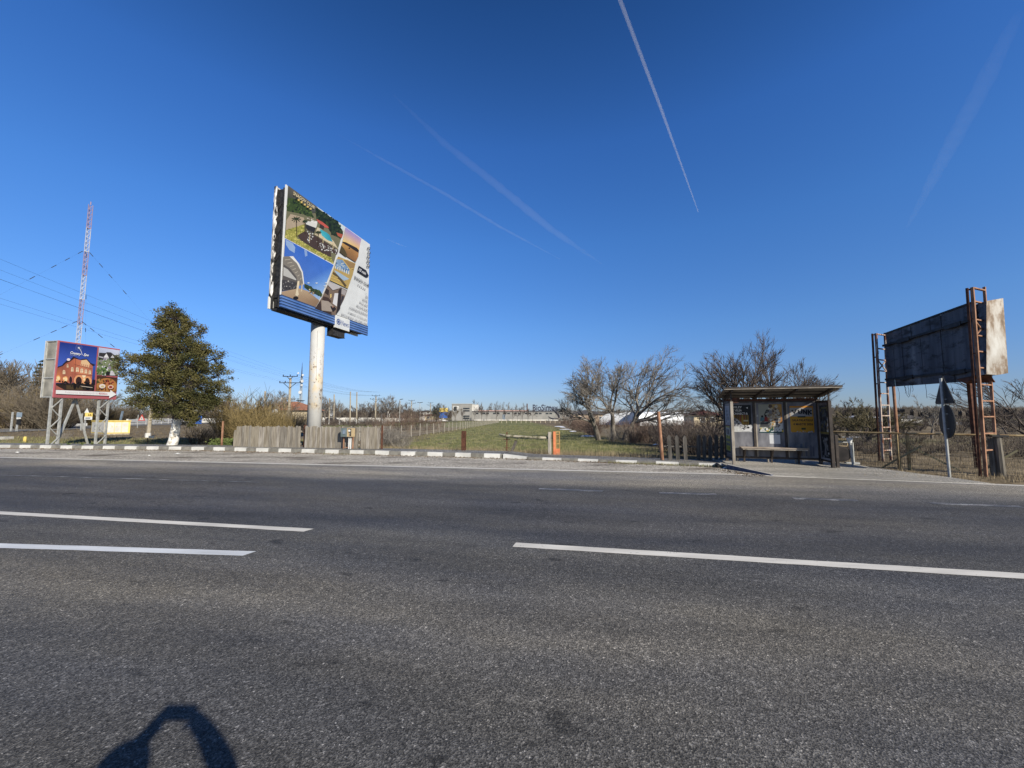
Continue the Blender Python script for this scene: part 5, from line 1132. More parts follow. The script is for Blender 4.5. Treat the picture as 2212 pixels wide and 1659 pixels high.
# T post, log rail, leaning plank, grey post, orange gate
a, b = vpost(1095, 933, 16.4); m = MB(); m.bar(a, b, .05); z = D(1095, 949, 16.4).z; m.bar(V((a.x-.14, a.y, z)), V((a.x+.14, a.y, z)), .05, .03); z = D(1095, 967, 16.4).z; m.bar(V((a.x-.12, a.y, z)), V((a.x+.12, a.y, z)), .02)
tag(m.build('rusty_post', 'rust_dark', loc=tuple(a)), 'thin dark post with crosspiece holding up log rail', 'post')
p = [D(1078, 938, 16.38), D(1095, 941.5, 16.33), D(1130, 943.5, 16.2), D(1160, 945, 16.1), D(1184, 946, 16.02)]
m = MB(); m.tube([q+V((0, -.03, .0)) for q in p], [.035, .055, .05, .06, .05], 9); tag(m.build('log_rail', 'mossy', loc=tuple(p[0]), smooth=True), 'mossy log laid as rail from thin post to grey post', 'log')
a = D(1101, 982, 16.3); b = D(1115, 952, 16.4); m = MB(); m.bar(a+V((0, 0, -.1)), b, .12, .03, side=V((0, -1, .1))); tag(m.build('leaning_plank', 'plank_dark' if False else mk('dark_plank', (.05, .045, .04), (.12, .105, .09), 6, .9, stretch=(4, 4, .5)), loc=tuple(a)), 'dark plank leaning to the right beside thin post', 'plank')
a, b = vpost(1187, 933, 15.95, -.1); post('wooden_post', a, b, .15, 'plank_grey', 'grey wooden post left of the orange gate', h=.13)
a, b = vpost(1197, 932, 15.9, -.05); fr = Fr(a, .98, .2); H_ = b.z-a.z
t = thing('metal_gate', a, 'narrow open gate of orange steel with mesh upper half', 'gate')
m = MB(); m.boxf(fr, -.055, .045, 0, H_, -.05, .05); m.build('gate_post', 'orange', t)
m = MB(); m.boxf(fr, .06, .24, .03, .36, -.012, .012); m.build('lower_panel', 'orange', t)
m = MB()
for u in (.06, .215): m.boxf(fr, u, u+.025, .362, H_, -.013, .013)
for z in (H_-.025, .55, H_-.14): m.boxf(fr, .087, .213, z, z+.025, -.012, .012)
m.build('gate_frame', 'orange_thin', t)
m = MB()
for i in range(9): m.bar(fr.P(.087, .40+i*.055, 0), fr.P(.213, .42+i*.055, 0), .004)
for i in range(6): m.bar(fr.P(.09+i*.024, .365, .003), fr.P(.09+i*.024, H_-.03, .003), .004)
m.build('gate_mesh', 'orange_thin', t)
p0, p1 = D(1431, 993, 13.8), D(1422, 889, 13.8); p0.z -= .15; post('rusty_post', p0, p1, .12, 'rust', 'tall rusty steel tube leaning left beside spaced pointed pales', round_=True, n=12)
# grey pales; the shelter's shade is mixed into their dark colour
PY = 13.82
t0 = on(1440, PY); t = thing('picket_fence', t0, 'weathered picket fence coloured dark for shade, with spaced pointed pales left of shelter', 'fence')
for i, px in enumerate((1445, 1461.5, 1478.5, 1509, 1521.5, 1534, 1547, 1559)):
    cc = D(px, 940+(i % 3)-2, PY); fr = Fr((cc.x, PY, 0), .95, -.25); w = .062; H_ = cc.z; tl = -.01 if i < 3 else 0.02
    m = MB(); m.prism(fr, [(-w+tl*-2, -.1), (w+tl*-2, -.1), (w, H_-.10), (0, H_), (-w, H_-.10)], 0, .03); m.build('pale', 'plank_shaded', t)
m = MB(); z = D(1460, 964, 13.8).z; m.bar(D(1433, 964, PY+.05), D(1560, 966, PY+.05), .05, .05); m.build('rail', 'plank_shaded', t)
# wire fence in the field
def field_fence():
    pts = [on(866, 28.0), on(940, 37), on(985, 50), on(1022, 72), on(1074, 116)]
    pts = [V((-8.6, 27.5, 0)), V((-7.6, 38, 0)), V((-6.6, 52, 0)), V((-5.6, 76, 0)), V((-4.0, 118, 0))]
    t = thing('wire_fence', (pts[0].x, pts[0].y, gz(pts[0].x, pts[0].y)), 'wire fence on pale stakes running along left of green field', 'fence'); L = length(pts); n = 44; r = random.Random(4); tops = []
    for i in range(n+1):
        p, d = along(pts, L*i/n-.001); h = .98+r.uniform(-.08, .08); z = gz(p.x, p.y); m = MB(); ln = r.uniform(-.06, .06); m.bar((p.x, p.y, z-.2), (p.x+ln, p.y, z+h), .055, .055); m.build('stake', 'plank_grey', t); tops.append(V((p.x, p.y, z)))
    m = MB()
    for z in (.12, .32, .52, .72, .92):
        for a, b in zip(tops, tops[1:]): m.bar(a+V((0, 0, z)), b+V((0, 0, z)), .007)
    for a, b in zip(tops, tops[1:]):
        for k in range(1, 12): q = a.lerp(b, k/12); m.bar(q+V((0, 0, .08)), q+V((0, 0, .92)), .006)
    m.build('wire_mesh', 'plank_grey', t)
    # near return
    a0 = on(744, 25); t = thing('wire_fence', a0, 'wire fence on stakes crossing behind the pale brown bushes', 'fence'); b0 = V((-8.6, 27.5, gz(-8.6, 27.5))); n = 6; tops = []
    for i in range(n):
        p = a0.lerp(b0, i/n); m = MB(); m.bar(p+V((0, 0, -.2)), p+V((0, 0, 1.0)), .06); m.build('stake', 'plank_grey', t); tops.append(p)
    m = MB(); tops.append(b0)
    for z in (.12, .32, .52, .72, .92):
        for a, b in zip(tops, tops[1:]): m.bar(a+V((0, 0, z)), b+V((0, 0, z)), .008)
    for a, b in zip(tops, tops[1:]):
        for k in range(1, 10): q = a.lerp(b, k/10); m.bar(q+V((0, 0, .08)), q+V((0, 0, .92)), .006)
    m.build('wire_mesh', 'galv', t)
field_fence()
t = thing('stake_fence', on(1084, 108), 'row of pale stakes across the far end of green field', 'fence')
for i in range(13):
    p = on(1084+i*10.4, 108); m = MB(); m.bar(p+V((0, 0, -.2)), p+V((0, 0, 1.05)), .09); m.build('stake', mk('pale_stake', (.46, .4, .3), (.56, .5, .4), 2, .9) if i == 0 else bpy.data.materials['pale_stake'], t)
# ochre wire fence and gate on the right
def ochre_fence():
    a, b, c = D(1797, 935, 13.3), D(1938, 937.5, 12.05), D(2152, 940, 10.85); zt = 1.09
    a.z = b.z = c.z = zt
    def bay(name, p, q, label, cat, ends, diag):
        base = V((p.x, p.y, 0)); t = thing(name, base, label, cat); d = (q-p); d.z = 0; L = d.length; fr = Fr(base, d.x, d.y)
        m = MB(); m.tube([fr.P(0, zt, 0), fr.P(L, zt, 0)], .028, 8); m.build('top_rail', 'rail', t)
        m = MB(); n = int(L/.055)
        for i in range(n): u = L*i/n; m.bar(fr.P(u, .03, 0), fr.P(u, zt-.05, 0), .0045)
        for z in (.08, .16, .22, .33, .45, .58, .72, .86, .95, 1.0): m.bar(fr.P(0, z, .004), fr.P(L, z, .004), .006)
        for i in range(int(L/.09)): m.bar(fr.P(i*.09, zt-.045, .005), fr.P(i*.09+.02, zt-.03, .005), .02, .012)
        m.build('wire_mesh', mk('old_fence_wire', (.10, .085, .06), (.20, .17, .125), 5, .8) if 'old_fence_wire' not in bpy.data.materials else bpy.data.materials['old_fence_wire'], t)
        for u in ends: m = MB(); m.bar(fr.P(u, -.2, -.02), fr.P(u, zt+.02, -.02), .06, .06); m.build('fence_post', 'rail', t)
        for u0, z0, u1, z1 in diag: m = MB(); m.bar(fr.P(u0, z0, -.06), fr.P(u1, z1, -.06), .05, .05); m.build('brace', mk('mossy_steel', (.16, .14, .08), (.30, .27, .17), 8, .8) if 'mossy_steel' not in bpy.data.materials else bpy.data.materials['mossy_steel'], t)
        return fr, L
    fr, L = bay('wire_fence', a, b, 'ochre railed wire fence from bus shelter to the gate', 'fence', [.05], [(2.1-.9, 0.0, 2.1-.02, .72)])
    fr, L = bay('wire_gate', b, c, 'wide wire gate with ochre top rail and diagonal braces', 'gate', [.0, .22], [(.12, .80, 1.25, .05), (2.35-.75, .02, 2.35, .70)])
    e = fr.P(L, 0, 0); t = thing('gate_post', (e.x, e.y, 0), 'thick grey wooden gate post with dark cap under rusty tower', 'post')
    m = MB(); m.tube([e+V((.05, 0, -.2)), e+V((.02, 0, 1.05))], .085, 9); m.tube([e+V((-.06, .1, -.2)), e+V((-.05, .1, 1.0))], .06, 8); m.build('shaft', mk('old_grey_log', (.09, .08, .065), (.20, .18, .15), 5, .9, stretch=(4, 4, .4), bump=.4), t)
    m = MB(); m.boxf(Fr((e.x, e.y, 0), 1, -.3), -.16, .20, 1.052, 1.10, -.1, .1); m.build('cap', 'black', t)
    q = D(2300, 945, 10.3); bay('wire_fence', V((e.x+.1, e.y, zt)), V((q.x, q.y, zt)), 'wire fence continuing past the grey gate post at far right', 'fence', [], [])
ochre_fence()

# ================================================================ BUS SHELTER
def shelter():
    zg = .10; o = V((7.42, 13.45, zg)); ud = V((.954, -.30, 0)); fr = Fr(o, ud.x, ud.y); L, Dp, H_ = 2.72, .80, 1.98
    t = thing('bus_shelter', o, 'shabby bus shelter of grey panels plastered with torn posters', 'bus shelter')
    pz = .16
    sid = lambda u: Fr(fr.P(u, 0, 0), fr.n.x, fr.n.y)     # runs from the back to the road
    for nm, u in (('rear_post', 0), ('rear_post', L)):
        m = MB(); m.boxf(fr, u-.045, u+.045, -.12, H_+.10, -.045, .045); m.build(nm, 'brown_steel', t)
    for u in (L/3, 2*L/3):
        m = MB(); m.boxf(fr, u-.055, u+.012, pz, H_+.02, -.03, .035); m.boxf(fr, u+.0125, u+.05, pz, H_+.02, -.03, .02, 1); m.build('mullion', ['brown_steel', 'post_pale'], t)
    for u, k in ((0.04, 'post_pale'), (L, 'brown_steel')):
        m = MB(); m.boxf(fr, u-.04, u+.04, -.12, H_+.02, Dp-.05, Dp+.05, 0 if u < 1 else 1); m.boxf(fr, u-.018, u+.018, H_+.022, H_+.36, Dp-.018, Dp+.018, 1); m.build('front_post', ['post_pale', 'brown_steel'], t)
    m = MB(); m.boxf(fr, .05, L-.05, pz-.06, pz, -.03, .03); m.boxf(fr, .05, L-.05, H_, H_+.05, -.03, .03)
    for u in (.0, L): s = sid(u); m.boxf(s, .05, Dp-.055, pz-.06, pz, -.025, .025); m.boxf(s, .05, Dp-.055, H_-.03, H_+.04, -.025, .025)
    m.build('frame_rail', 'brown_steel', t)
    for u in (.3, 1.2, 2.0): m = MB(); m.boxf(fr, u, u+.06, -.1, pz-.062, -.02, .02); m.build('foot', 'post_pale', t)
    m = MB(); 
    bp = []
    for i in range(3):
        m = MB(); m.boxf(fr, L/3*i+.055, L/3*(i+1)-.058, pz+.002, H_-.002, -.012, .004); bp.append(m.build('back_panel', 'panel', t))
    sp = []
    for u, mt in ((0.0, 'panel'), (L, 'panel')):
        s = sid(u); m = MB(); m.boxf(s, .055, Dp-.06, pz+.002, H_-.032, -.008, .008); sp.append(m.build('side_panel', mt, t))
    # roof, sloping down to the back
    def Rf(u, w, dz=0): return fr.P(u, H_+.17+(w+.15)*.185+dz, w)
    m = MB(); u0, u1, w0, w1 = -.22, L+.22, -.15, 1.12
    m.box8([Rf(u0, w0), Rf(u1, w0), Rf(u1, w1), Rf(u0, w1), Rf(u0, w0, .03), Rf(u1, w0, .03), Rf(u1, w1, .03), Rf(u0, w1, .03)]); rf = m.build('roof', 'roof_sheet', t)
    m = MB(); m.box8([Rf(u0, w1+.002, -.012), Rf(u1, w1+.002, -.012), Rf(u1, w1+.02, -.012), Rf(u0, w1+.02, -.012), Rf(u0, w1+.002, .015), Rf(u1, w1+.002, .015), Rf(u1, w1+.02, .015), Rf(u0, w1+.02, .015)])
    m.build('fascia', 'post_pale', rf)
    m = MB(); m.box8([Rf(u0-.01, w1+.002, .017), Rf(u1+.01, w1+.002, .017), Rf(u1+.01, w1+.03, .017), Rf(u0-.01, w1+.03, .017), Rf(u0-.01, w1+.002, .06), Rf(u1+.01, w1+.002, .06), Rf(u1+.01, w1+.03, .06), Rf(u0-.01, w1+.03, .06)]); m.build('edge_strip', 'brown_steel', rf)
    m = MB()
    for u in (.02, L/3, 2*L/3, L-.02): m.bar(Rf(u, w0+.05, -.035), Rf(u, w1-.05, -.035), .06, .065)
    for w in (.3, .72): m.bar(Rf(u0+.1, w, -.02), Rf(u1-.1, w, -.02), .03, .035)
    m.build('rafter', 'brown_steel', rf)
    m = MB(); m.boxf(fr, -.02, L+.02, H_+.052, H_+.13, -.05, .02); m.build('back_beam', 'rust_dark', t)
    m = MB(); q = Fr(fr.P(.10, H_-.02, Dp-.08), fr.u.x, fr.u.y); m.boxf(q, 0, .18, 0, .17, 0, .02); m.build('bracket', 'rust_dark', t)
    # bench
    b = MB(); b.boxf(fr, .38, 2.30, .455, .49, .05, .20); b.boxf(fr, .38, 2.30, .455, .49, .215, .36); bn = b.build('bench_seat', 'bench_wood', t)
    b = MB(); b.boxf(fr, .42, 2.26, .41, .453, .30, .345); b.build('bench_rail', 'post_pale', bn)
    for u in (.48, 1.28, 2.05): b = MB(); b.boxf(fr, u, u+.05, -.12, .453, .09, .14); b.bar(fr.P(u+.025, .12, .12), fr.P(u+.025, .43, .33), .045); b.build('bench_leg', 'brown_steel', bn)
    # posters on the back wall; panel i spans u = L/3*i
    r = random.Random(12); pw = L/3
    def sheet(i, u0, v0, u1, v1): return Art(Fr(fr.P(pw*i+u0, v0, .004), fr.u.x, fr.u.y), .003), u1-u0, v1-v0
    a, w, h = sheet(0, .10, .98, .80, 1.90)
    a.rect(0, .04, w, h, (26, 26, 30)); a.rect(0, 0, w, .20, (222, 222, 220)); a.specks(r, 40, [(0, .06), (w, .06), (w, .22), (0, .22)], .04, [(236, 238, 238), (190, 190, 188), (40, 40, 44)])
    a.poly([(.0, .26), (.62, .26), (.62, .58), (0, .60)], None, [(150, 120, 40), (170, 140, 50), (130, 100, 40), (60, 40, 34)])
    for k in range(9): a.line([(.05+k*.065, .28), (.07+k*.06, .60)], .022, random.Random(k).choice([(186, 150, 50), (96, 60, 34), (150, 50, 40), (200, 172, 84)]))
    a.poly([(0, .18), (.44, .20), (.38, .33), (.26, .45), (.10, .52), (0, .52)], (176, 176, 180)); a.specks(r, 30, [(0, .2), (.4, .2), (.25, .44), (0, .5)], .03, [(140, 140, 146), (206, 206, 208), (70, 70, 76)])
    a.poly([(.40, .02), (.66, .02), (.68, .14), (.5, .10)], (240, 240, 240)); a.rect(.46, .36, .60, .41, (206, 198, 160))
    for s_, x0, x1, y in (('SMILEY', .10, .43, .81), ('ALEX VELEA', -.10+.10, .42, .70), ('CONNECT-R', .10, .60, .59)): a.text(s_, (x0, y), (x1, y), (x1, y+.075), (x0, y+.075), (234, 234, 232), .03)
    a.poly([(.55, .83), (.60, .79), (.61, .85)], (236, 236, 236)); a.mb.build('poster', 'print', bp[0])
    a, w, h = sheet(1, .12, .96, .80, 1.92)
    a.rect(0, 0, w, h, (176, 176, 160)); a.poly([(.32, .40), (w, .30), (w, h), (.30, h)], None, [(206, 190, 160), (176, 110, 50), (214, 160, 60), (190, 170, 110)])
    a.specks(r, 90, [(.26, .14), (.64, .2), (.60, .9), (.28, .92), (.30, .5)], .055, [(206, 196, 176), (150, 130, 110), (100, 80, 70), (230, 222, 208), (190, 150, 90), (130, 130, 134)])
    a.disc(.10, .55, .035, .04, (40, 34, 32)); a.poly([(.03, .40), (.18, .40), (.16, .52), (.05, .52)], (90, 130, 140)); a.disc(.20, .57, .035, .04, (50, 34, 30)); a.poly([(.15, .38), (.27, .38), (.25, .54), (.17, .54)], (150, 50, 44))
    a.poly([(.02, .20), (.30, .20), (.28, .38), (.16, .34), (.05, .36)], (70, 72, 74)); a.disc(.12, .38, .04, .045, (110, 104, 96)); a.disc(.30, .30, .05, .06, (96, 100, 98))
    a.text('P', (.15, .60), (.27, .60), (.31, .78), (.19, .78), (40, 38, 40), .03, .3)
    a.rect(0, .0, w, .13, (34, 78, 84)); a.poly([(0, .03), (w, .05), (w, .08), (0, .05)], (236, 238, 238)); a.specks(r, 46, [(.05, .06), (w, .06), (w, .17), (.05, .17)], .045, [(240, 240, 240), (226, 196, 70), (44, 88, 80), (232, 232, 226)])
    a.poly([(.50, .12), (w, .14), (w, .36), (.62, .26)], (230, 230, 226)); a.mb.build('poster', 'print', bp[1])
    a, w, h = sheet(1, .40, .60, .71, .90); a.rect(0, 0, w, h, (238, 240, 242)); a.rect(.01, h+.01, .23, h+.055, (196, 200, 200)); tag(a.mb.build('notice', 'print', bp[1]), 'blank white notice sheet')
    a, w, h = sheet(1, .01, 1.50, .10, 1.57); a.rect(0, 0, w, h, (200, 200, 192)); a.mb.build('sticker', 'print', bp[1])
    def vunk(a, w, h, back):
        a.rect(0, 0, w, h, back); a.rect(.01, h*.60, w-.03, h*.93, (186, 184, 182)); a.rect(0, h*.93, w, h, (232, 156, 50)); k = (26, 24, 34); y0 = h*.68; H2 = h*.2; W2 = w*.86; x0 = w*.06
        def L_(pts): a.poly([(x0+p*W2, y0+q*H2) for p, q in pts], k)
        L_([(0, .80), (.10, .85), (.14, .45), (.22, .95), (.30, .90), (.16, .0)]); L_([(.32, .90), (.40, .85), (.42, .35), (.48, .30), (.50, 1.1), (.58, 1.0), (.56, .12), (.36, .10)]); L_([(.58, .95), (.66, .9), (.72, .45), (.73, .95), (.80, .9), (.80, -.1), (.72, -.05), (.66, .45), (.66, .05), (.59, .05)])
        L_([(.82, .95), (.89, .9), (.89, .55), (.97, .85), (1.05, .75), (.93, .45), (1.06, .05), (.95, -.02), (.89, .35), (.89, -.35), (.82, .0)])
        a.rect(w*.32, h*.56, w*.66, h*.61, (44, 60, 34))
    a, w, h = sheet(2, .12, .99, .78, 1.86); vunk(a, w, h, (226, 164, 44))
    a.text('SALA PALATULUI', (.06, h*.415), (w-.03, h*.415), (w-.03, h*.50), (.06, h*.50), (34, 32, 48), .03); a.text('4 MARTIE 2026', (.08, h*.265), (w-.03, h*.265), (w-.03, h*.35), (.08, h*.35), (34, 32, 48), .03)
    a.rect(w*.46, h*.10, w*.64, h*.17, (60, 70, 40)); a.specks(r, 14, [(.0, .0), (w, 0), (w, .04), (0, .03)], .02, [(176, 178, 184), (206, 206, 206)]); a.mb.build('poster', 'print', bp[2])
    a, w, h = sheet(2, .30, .22, .74, .72)
    for k in range(7):
        x = k*.065; y = r.uniform(.12, .3); a.poly([(x, .0), (x+.05, .0), (x+.055, y+.15), (x+.03, y+.19), (x+.0, y+.15)], r.choice([(146, 140, 134), (110, 112, 124), (166, 160, 152)]))
    a.mb.build('glue_smear', 'print', bp[2])
    a, w, h = sheet(0, .16, .2, .7, .72)
    for k in range(5): x = k*.11; y = r.uniform(.1, .35); a.poly([(x, .02), (x+.05, .0), (x+.05, y), (x+.02, y+.06), (x, y)], (118, 122, 134))
    a.mb.build('glue_smear', 'print', bp[0])
    # posters on the side panels, on their inner faces (left panel seen from inside, right panel too)
    sl_ = sid(0); W2 = Dp-.15
    fl_ = Fr(sl_.P(.08, 0, .009), sl_.u.x, sl_.u.y); fl_.n = sl_.n
    flip = Fr(sl_.P(.08, 0, 0), sl_.u.x, sl_.u.y); flip.n = -sl_.n; 
    inner_l = Fr(sl_.P(.08, 0, 0), sl_.u.x, sl_.u.y)
    inner_l.o = inner_l.o + inner_l.n*.009
    a = Art(inner_l, .003); a.rect(0, .28, W2, 1.86, (190, 194, 200)); a.rect(.06, 1.24, W2-.06, 1.82, (164, 172, 184)); a.specks(r, 30, [(.15, 1.25), (W2-.1, 1.25), (W2-.2, 1.5), (.2, 1.5)], .05, [(110, 116, 130), (140, 146, 158), (196, 202, 210)])
    for x0, y0 in ((.18, 1.66), (.24, 1.53)): a.line([(x0, y0), (x0+.05, y0+.07), (x0+.09, y0), (x0+.13, y0+.06), (x0+.18, y0+.01), (x0+.24, y0+.05)], .018, (96, 100, 114))
    a.rect(0, 1.19, W2, 1.23, (110, 60, 56)); a.rect(.05, .38, W2-.03, 1.18, (190, 186, 66)); a.rect(.07, .88, W2-.05, 1.14, (196, 196, 198))
    sub = Art(inner_l, a.w); k = (30, 28, 38); a.text('VUNK', (.12, .90), (W2-.10, .90), (W2-.10, 1.10), (.12, 1.10), k, .05)
    a.rect(.25, .82, W2-.3, .88, (60, 66, 40)); a.rect(.08, .68, W2-.06, .77, (150, 152, 160)); a.rect(.08, .54, W2-.06, .63, (150, 152, 160)); a.text('SALA PALATULUI', (.09, .69), (W2-.07, .69), (W2-.07, .76), (.09, .76), k, .03); a.text('4 MARTIE 2026', (.09, .55), (W2-.07, .55), (W2-.07, .62), (.09, .62), k, .03)
    a.rect(.38, .43, .5, .49, (50, 56, 36)); a.rect(.05, .30, W2-.02, .37, (40, 42, 60)); a.mb.build('poster', 'print', sp[0])
    sr = sid(L); inner_r = Fr(sr.P(.08, 0, 0), sr.u.x, sr.u.y)
    if (fr.u).dot(inner_r.n) > 0: inner_r.n = -inner_r.n
    inner_r.o = inner_r.o + inner_r.n*.009
    a = Art(inner_r, .003); a.rect(.08, 1.02, W2-.02, 1.86, (44, 54, 68)); a.specks(r, 60, [(.1, 1.04), (W2-.04, 1.04), (W2-.04, 1.84), (.1, 1.84)], .06, [(60, 84, 116), (86, 96, 92), (130, 126, 80), (34, 44, 58), (100, 116, 130)])
    a.rect(.2, 1.76, W2-.1, 1.81, (140, 138, 96)); a.specks(r, 26, [(.55, 1.05), (W2-.03, 1.05), (W2-.03, 1.42), (.62, 1.55)], .06, [(226, 228, 230), (190, 192, 190), (170, 150, 120)])
    a.rect(.06, .96, W2-.02, 1.03, (140, 132, 74)); a.rect(.12, .22, W2-.05, .95, (28, 32, 38)); a.poly([(.25, .30), (.42, .28), (.40, .50), (.52, .60), (.44, .72), (.40, .84), (.30, .84), (.26, .68), (.32, .55)], (140, 144, 150)); a.specks(r, 34, [(.14, .24), (W2-.08, .24), (W2-.08, .9), (.14, .9)], .045, [(60, 66, 74), (150, 156, 160), (90, 96, 100), (24, 26, 32)])
    a.rect(.5, .34, W2-.06, .40, (206, 210, 214)); a.rect(.02, .20, .08, 1.02, (170, 172, 174)); a.rect(.03, .16, W2, .22, (168, 172, 180)); a.mb.build('poster', 'print', sp[1])
    # dark outer box post at the right front
    m = MB(); m.boxf(fr, L+.11, L+.18, -.12, .95, Dp-.10, Dp-.03); m.build('stub_post', 'brown_steel', t)
    return fr, L
fr_s, L_s = shelter()
# beside the shelter
p1 = D(1835, 948, 12.45); p0 = V((p1.x+.07, p1.y, .0)); t = thing('pipe_post', p0, 'grey pipe post with white bucket cap right of the shelter', 'post')
m = MB(); m.tube([p0+V((0, 0, -.1)), p1+V((0, 0, -.02))], .033, 10); m.build('pipe', 'galv', t); m = MB(); m.tube([p1+V((0, 0, -.13)), p1+V((0, 0, -.10)), p1+V((0, 0, .02)), p1+V((0, 0, .03))], [.05, .055, .085, .07], 12); m.build('cap', 'white', t)
q = D(1815, 990, 13.0); t = thing('waste_drum', (q.x, q.y, .05), 'dark round drum in a thin grey frame beside bus shelter', 'bin'); fq = Fr((q.x, q.y, .05), .95, -.3)
m = MB(); m.tube([fq.P(-.02, .33, -.1), fq.P(-.02, .33, -.09), fq.P(-.02, .33, .2), fq.P(-.02, .33, .21)], [.2, .25, .25, .2], 22); m.build('drum', 'plank_dark', t)
m = MB()
for a_, b_ in (((-.32, .05), (-.32, .72)), ((.26, .05), (.26, .72)), ((-.32, .72), (.26, .72))): m.bar(fq.P(*a_, .25), fq.P(*b_, .25), .03)
m.build('frame', 'galv', t); m = MB(); m.boxf(fq, .02, .38, .02, .08, .22, .34); m.build('tray', 'galv', t)
q = D(1817, 957, 13.3); fq = Fr((q.x, q.y, q.z), .95, -.3); m = MB()
for a_, b_ in (((-.17, -.1), (.17, -.1)), ((-.17, .14), (.17, .14)), ((-.17, -.088), (-.17, .128)), ((.17, -.088), (.17, .128))): m.bar(fq.P(*a_), fq.P(*b_), .024)
tag(m.build('hung_frame', 'ply', loc=tuple(q)), 'small empty wooden frame hung on wire fence by shelter', 'frame')
# drain pipe in the kerb
q = G(1552, 1005.5, .06); m = MB(); n = 18
d = V((-.3, -.95, 0)); ring = []
m.tube([q-d*.25, q+d*.06], .055, 18, cap=False); m.tube([q-d*.25, q+d*.059], .045, 18, cap=True); tag(m.build('drain_pipe', 'black', loc=tuple(q)), 'black drain pipe stub poking through the kerb near shelter', 'pipe')
for px, py, s, lb in ((1566, 1012, .10, 'crumpled white bag at the corner of blue kerb'), (383, 981, .12, 'white scrap of paper on verge below whitewashed tree trunk'), (37, 978, .1, 'white scrap of litter on verge at far left'), (322, 985, .07, 'small white scrap of litter on verge below yellow cabinet')):
    q = G(px, py); r = random.Random(px); m = MB(); pts = [(q.x+s*r.uniform(.6, 1.2)*math.cos(k*.9), q.y+s*.6*r.uniform(.6, 1.2)*math.sin(k*.9), .005+r.uniform(0, .02)) for k in range(7)]; m.add([(q.x, q.y, .05)]+pts, [(0, k+1, (k+1) % 7+1) for k in range(7)]); tag(m.build('litter', 'white', loc=tuple(q)), lb, 'litter')
# the two signs seen from behind
def signs():
    p0 = G(2051, 1029, 0); p0.z = -.1; top = D(2033, 814, p0.y); pole_top = V((p0.x, p0.y, top.z-.04)); d = V((.5, .87, 0)); fr = Fr((p0.x, p0.y, 0), d.x, d.y)
    t = thing('road_sign', p0, 'triangular and round road signs on one grey pole, seen from behind', 'road sign'); bk = -.045 if True else .045
    m = MB(); m.tube([p0, pole_top], .032, 10); m.build('pole', 'galv', t)
    f = Fr((p0.x, p0.y, 0), d.x, d.y); s = 1.0 if f.n.x > 0 else -1.0
    zb = D(2040, 872, p0.y).z; zt = D(2033, 813, p0.y).z; w = .55; n = []
    for cx, cz, R_ in ((-w+.05, zb+.05, .05), (w-.05, zb+.05, .05), (0, zt-.06, .05)):
        a0 = {-1: 2.6, 1: 4.7, 0: .5}[0 if abs(cx) < .01 else (1 if cx < 0 else -1)]
    tri = [(p+.07, q) for p, q in ((-w+.04, zb), (w-.04, zb), (w, zb+.05), (.03, zt), (-.03, zt), (-w, zb+.05))]
    m = MB(); m.prism(f, tri, s*.05, s*.07); m.build('warning_plate', 'sign_back', t)
    c = D(2045, 910, p0.y).z; R_ = .46; pts = [(.03+R_*math.cos(k*.2094), c+R_*math.sin(k*.2094)) for k in range(30)]
    m = MB(); m.prism(f, pts, s*.05, s*.07); ds = m.build('round_plate', 'sign_back', t)
    m = MB(); m.boxf(f, .12, .17, c-.03, c+.03, s*.044, s*.049); m.build('sticker', 'white', ds)
    m = MB()
    for z in (c-.2, c+.2, zb+.12): m.boxf(f, -.10, .10, z-.012, z+.012, s*.0335, s*.0485)
    m.build('clamp', 'galv', t)
signs()

# ================================================================ SMALLER THINGS ON THE LEFT
# electricity meter box
def meter():
    c = D(748, 935, 17.25); fr = Fr((c.x, c.y, 0), .98, -.2); t = thing('meter_box', (c.x, c.y, .1), 'grey green electricity meter box with open right half on posts', 'meter box')
    z0, z1 = D(748, 943.5, 17.25).z, D(748, 925, 17.25).z
    m = MB(); m.boxf(fr, -.28, .03, z0, z1, -.2, .0); b = m.build('left_box', 'meter_green', t); m = MB(); m.boxf(fr, -.18, -.04, z0+.12, z1-.07, .002, .012); m.build('door_plate', 'bluegrey', b)
    m = MB(); m.boxf(fr, .034, .06, z0, z1, -.2, .0); m.boxf(fr, .24, .30, z0, z1, -.2, .0); m.boxf(fr, .062, .238, z1-.03, z1, -.2, .0); m.boxf(fr, .062, .238, z0, z0+.025, -.2, .0); m.boxf(fr, .062, .238, z0+.027, z1-.032, -.2, -.17, 1); b = m.build('right_box', ['ply', 'black'], t)
    m = MB(); m.boxf(fr, .075, .16, z1-.15, z1-.06, -.165, -.03); m.build('meter', 'white', b); m = MB(); r = random.Random(4)
    for k in range(5): x = .08+k*.03; m.tube([fr.P(x, z1-.17, -.1), fr.P(x+.03, z0+.12, -.07), fr.P(x-.01, z0+.03, -.1)], .006, 4)
    m.build('wiring', 'galv', b)
    for u in (.08, .17): m = MB(); m.tube([fr.P(u, 0.05, -.1), fr.P(u, z0-.002, -.1)], .026, 10); m.build('conduit', 'white', t)
    m = MB(); m.boxf(fr, -.22, -.18, .05, z0-.003, -.15, -.11); m.boxf(fr, .24, .28, .05, z0-.003, -.15, -.11); m.boxf(fr, -.178, .238, .2, .23, -.15, -.12); m.build('stand', 'rust', t)
meter()
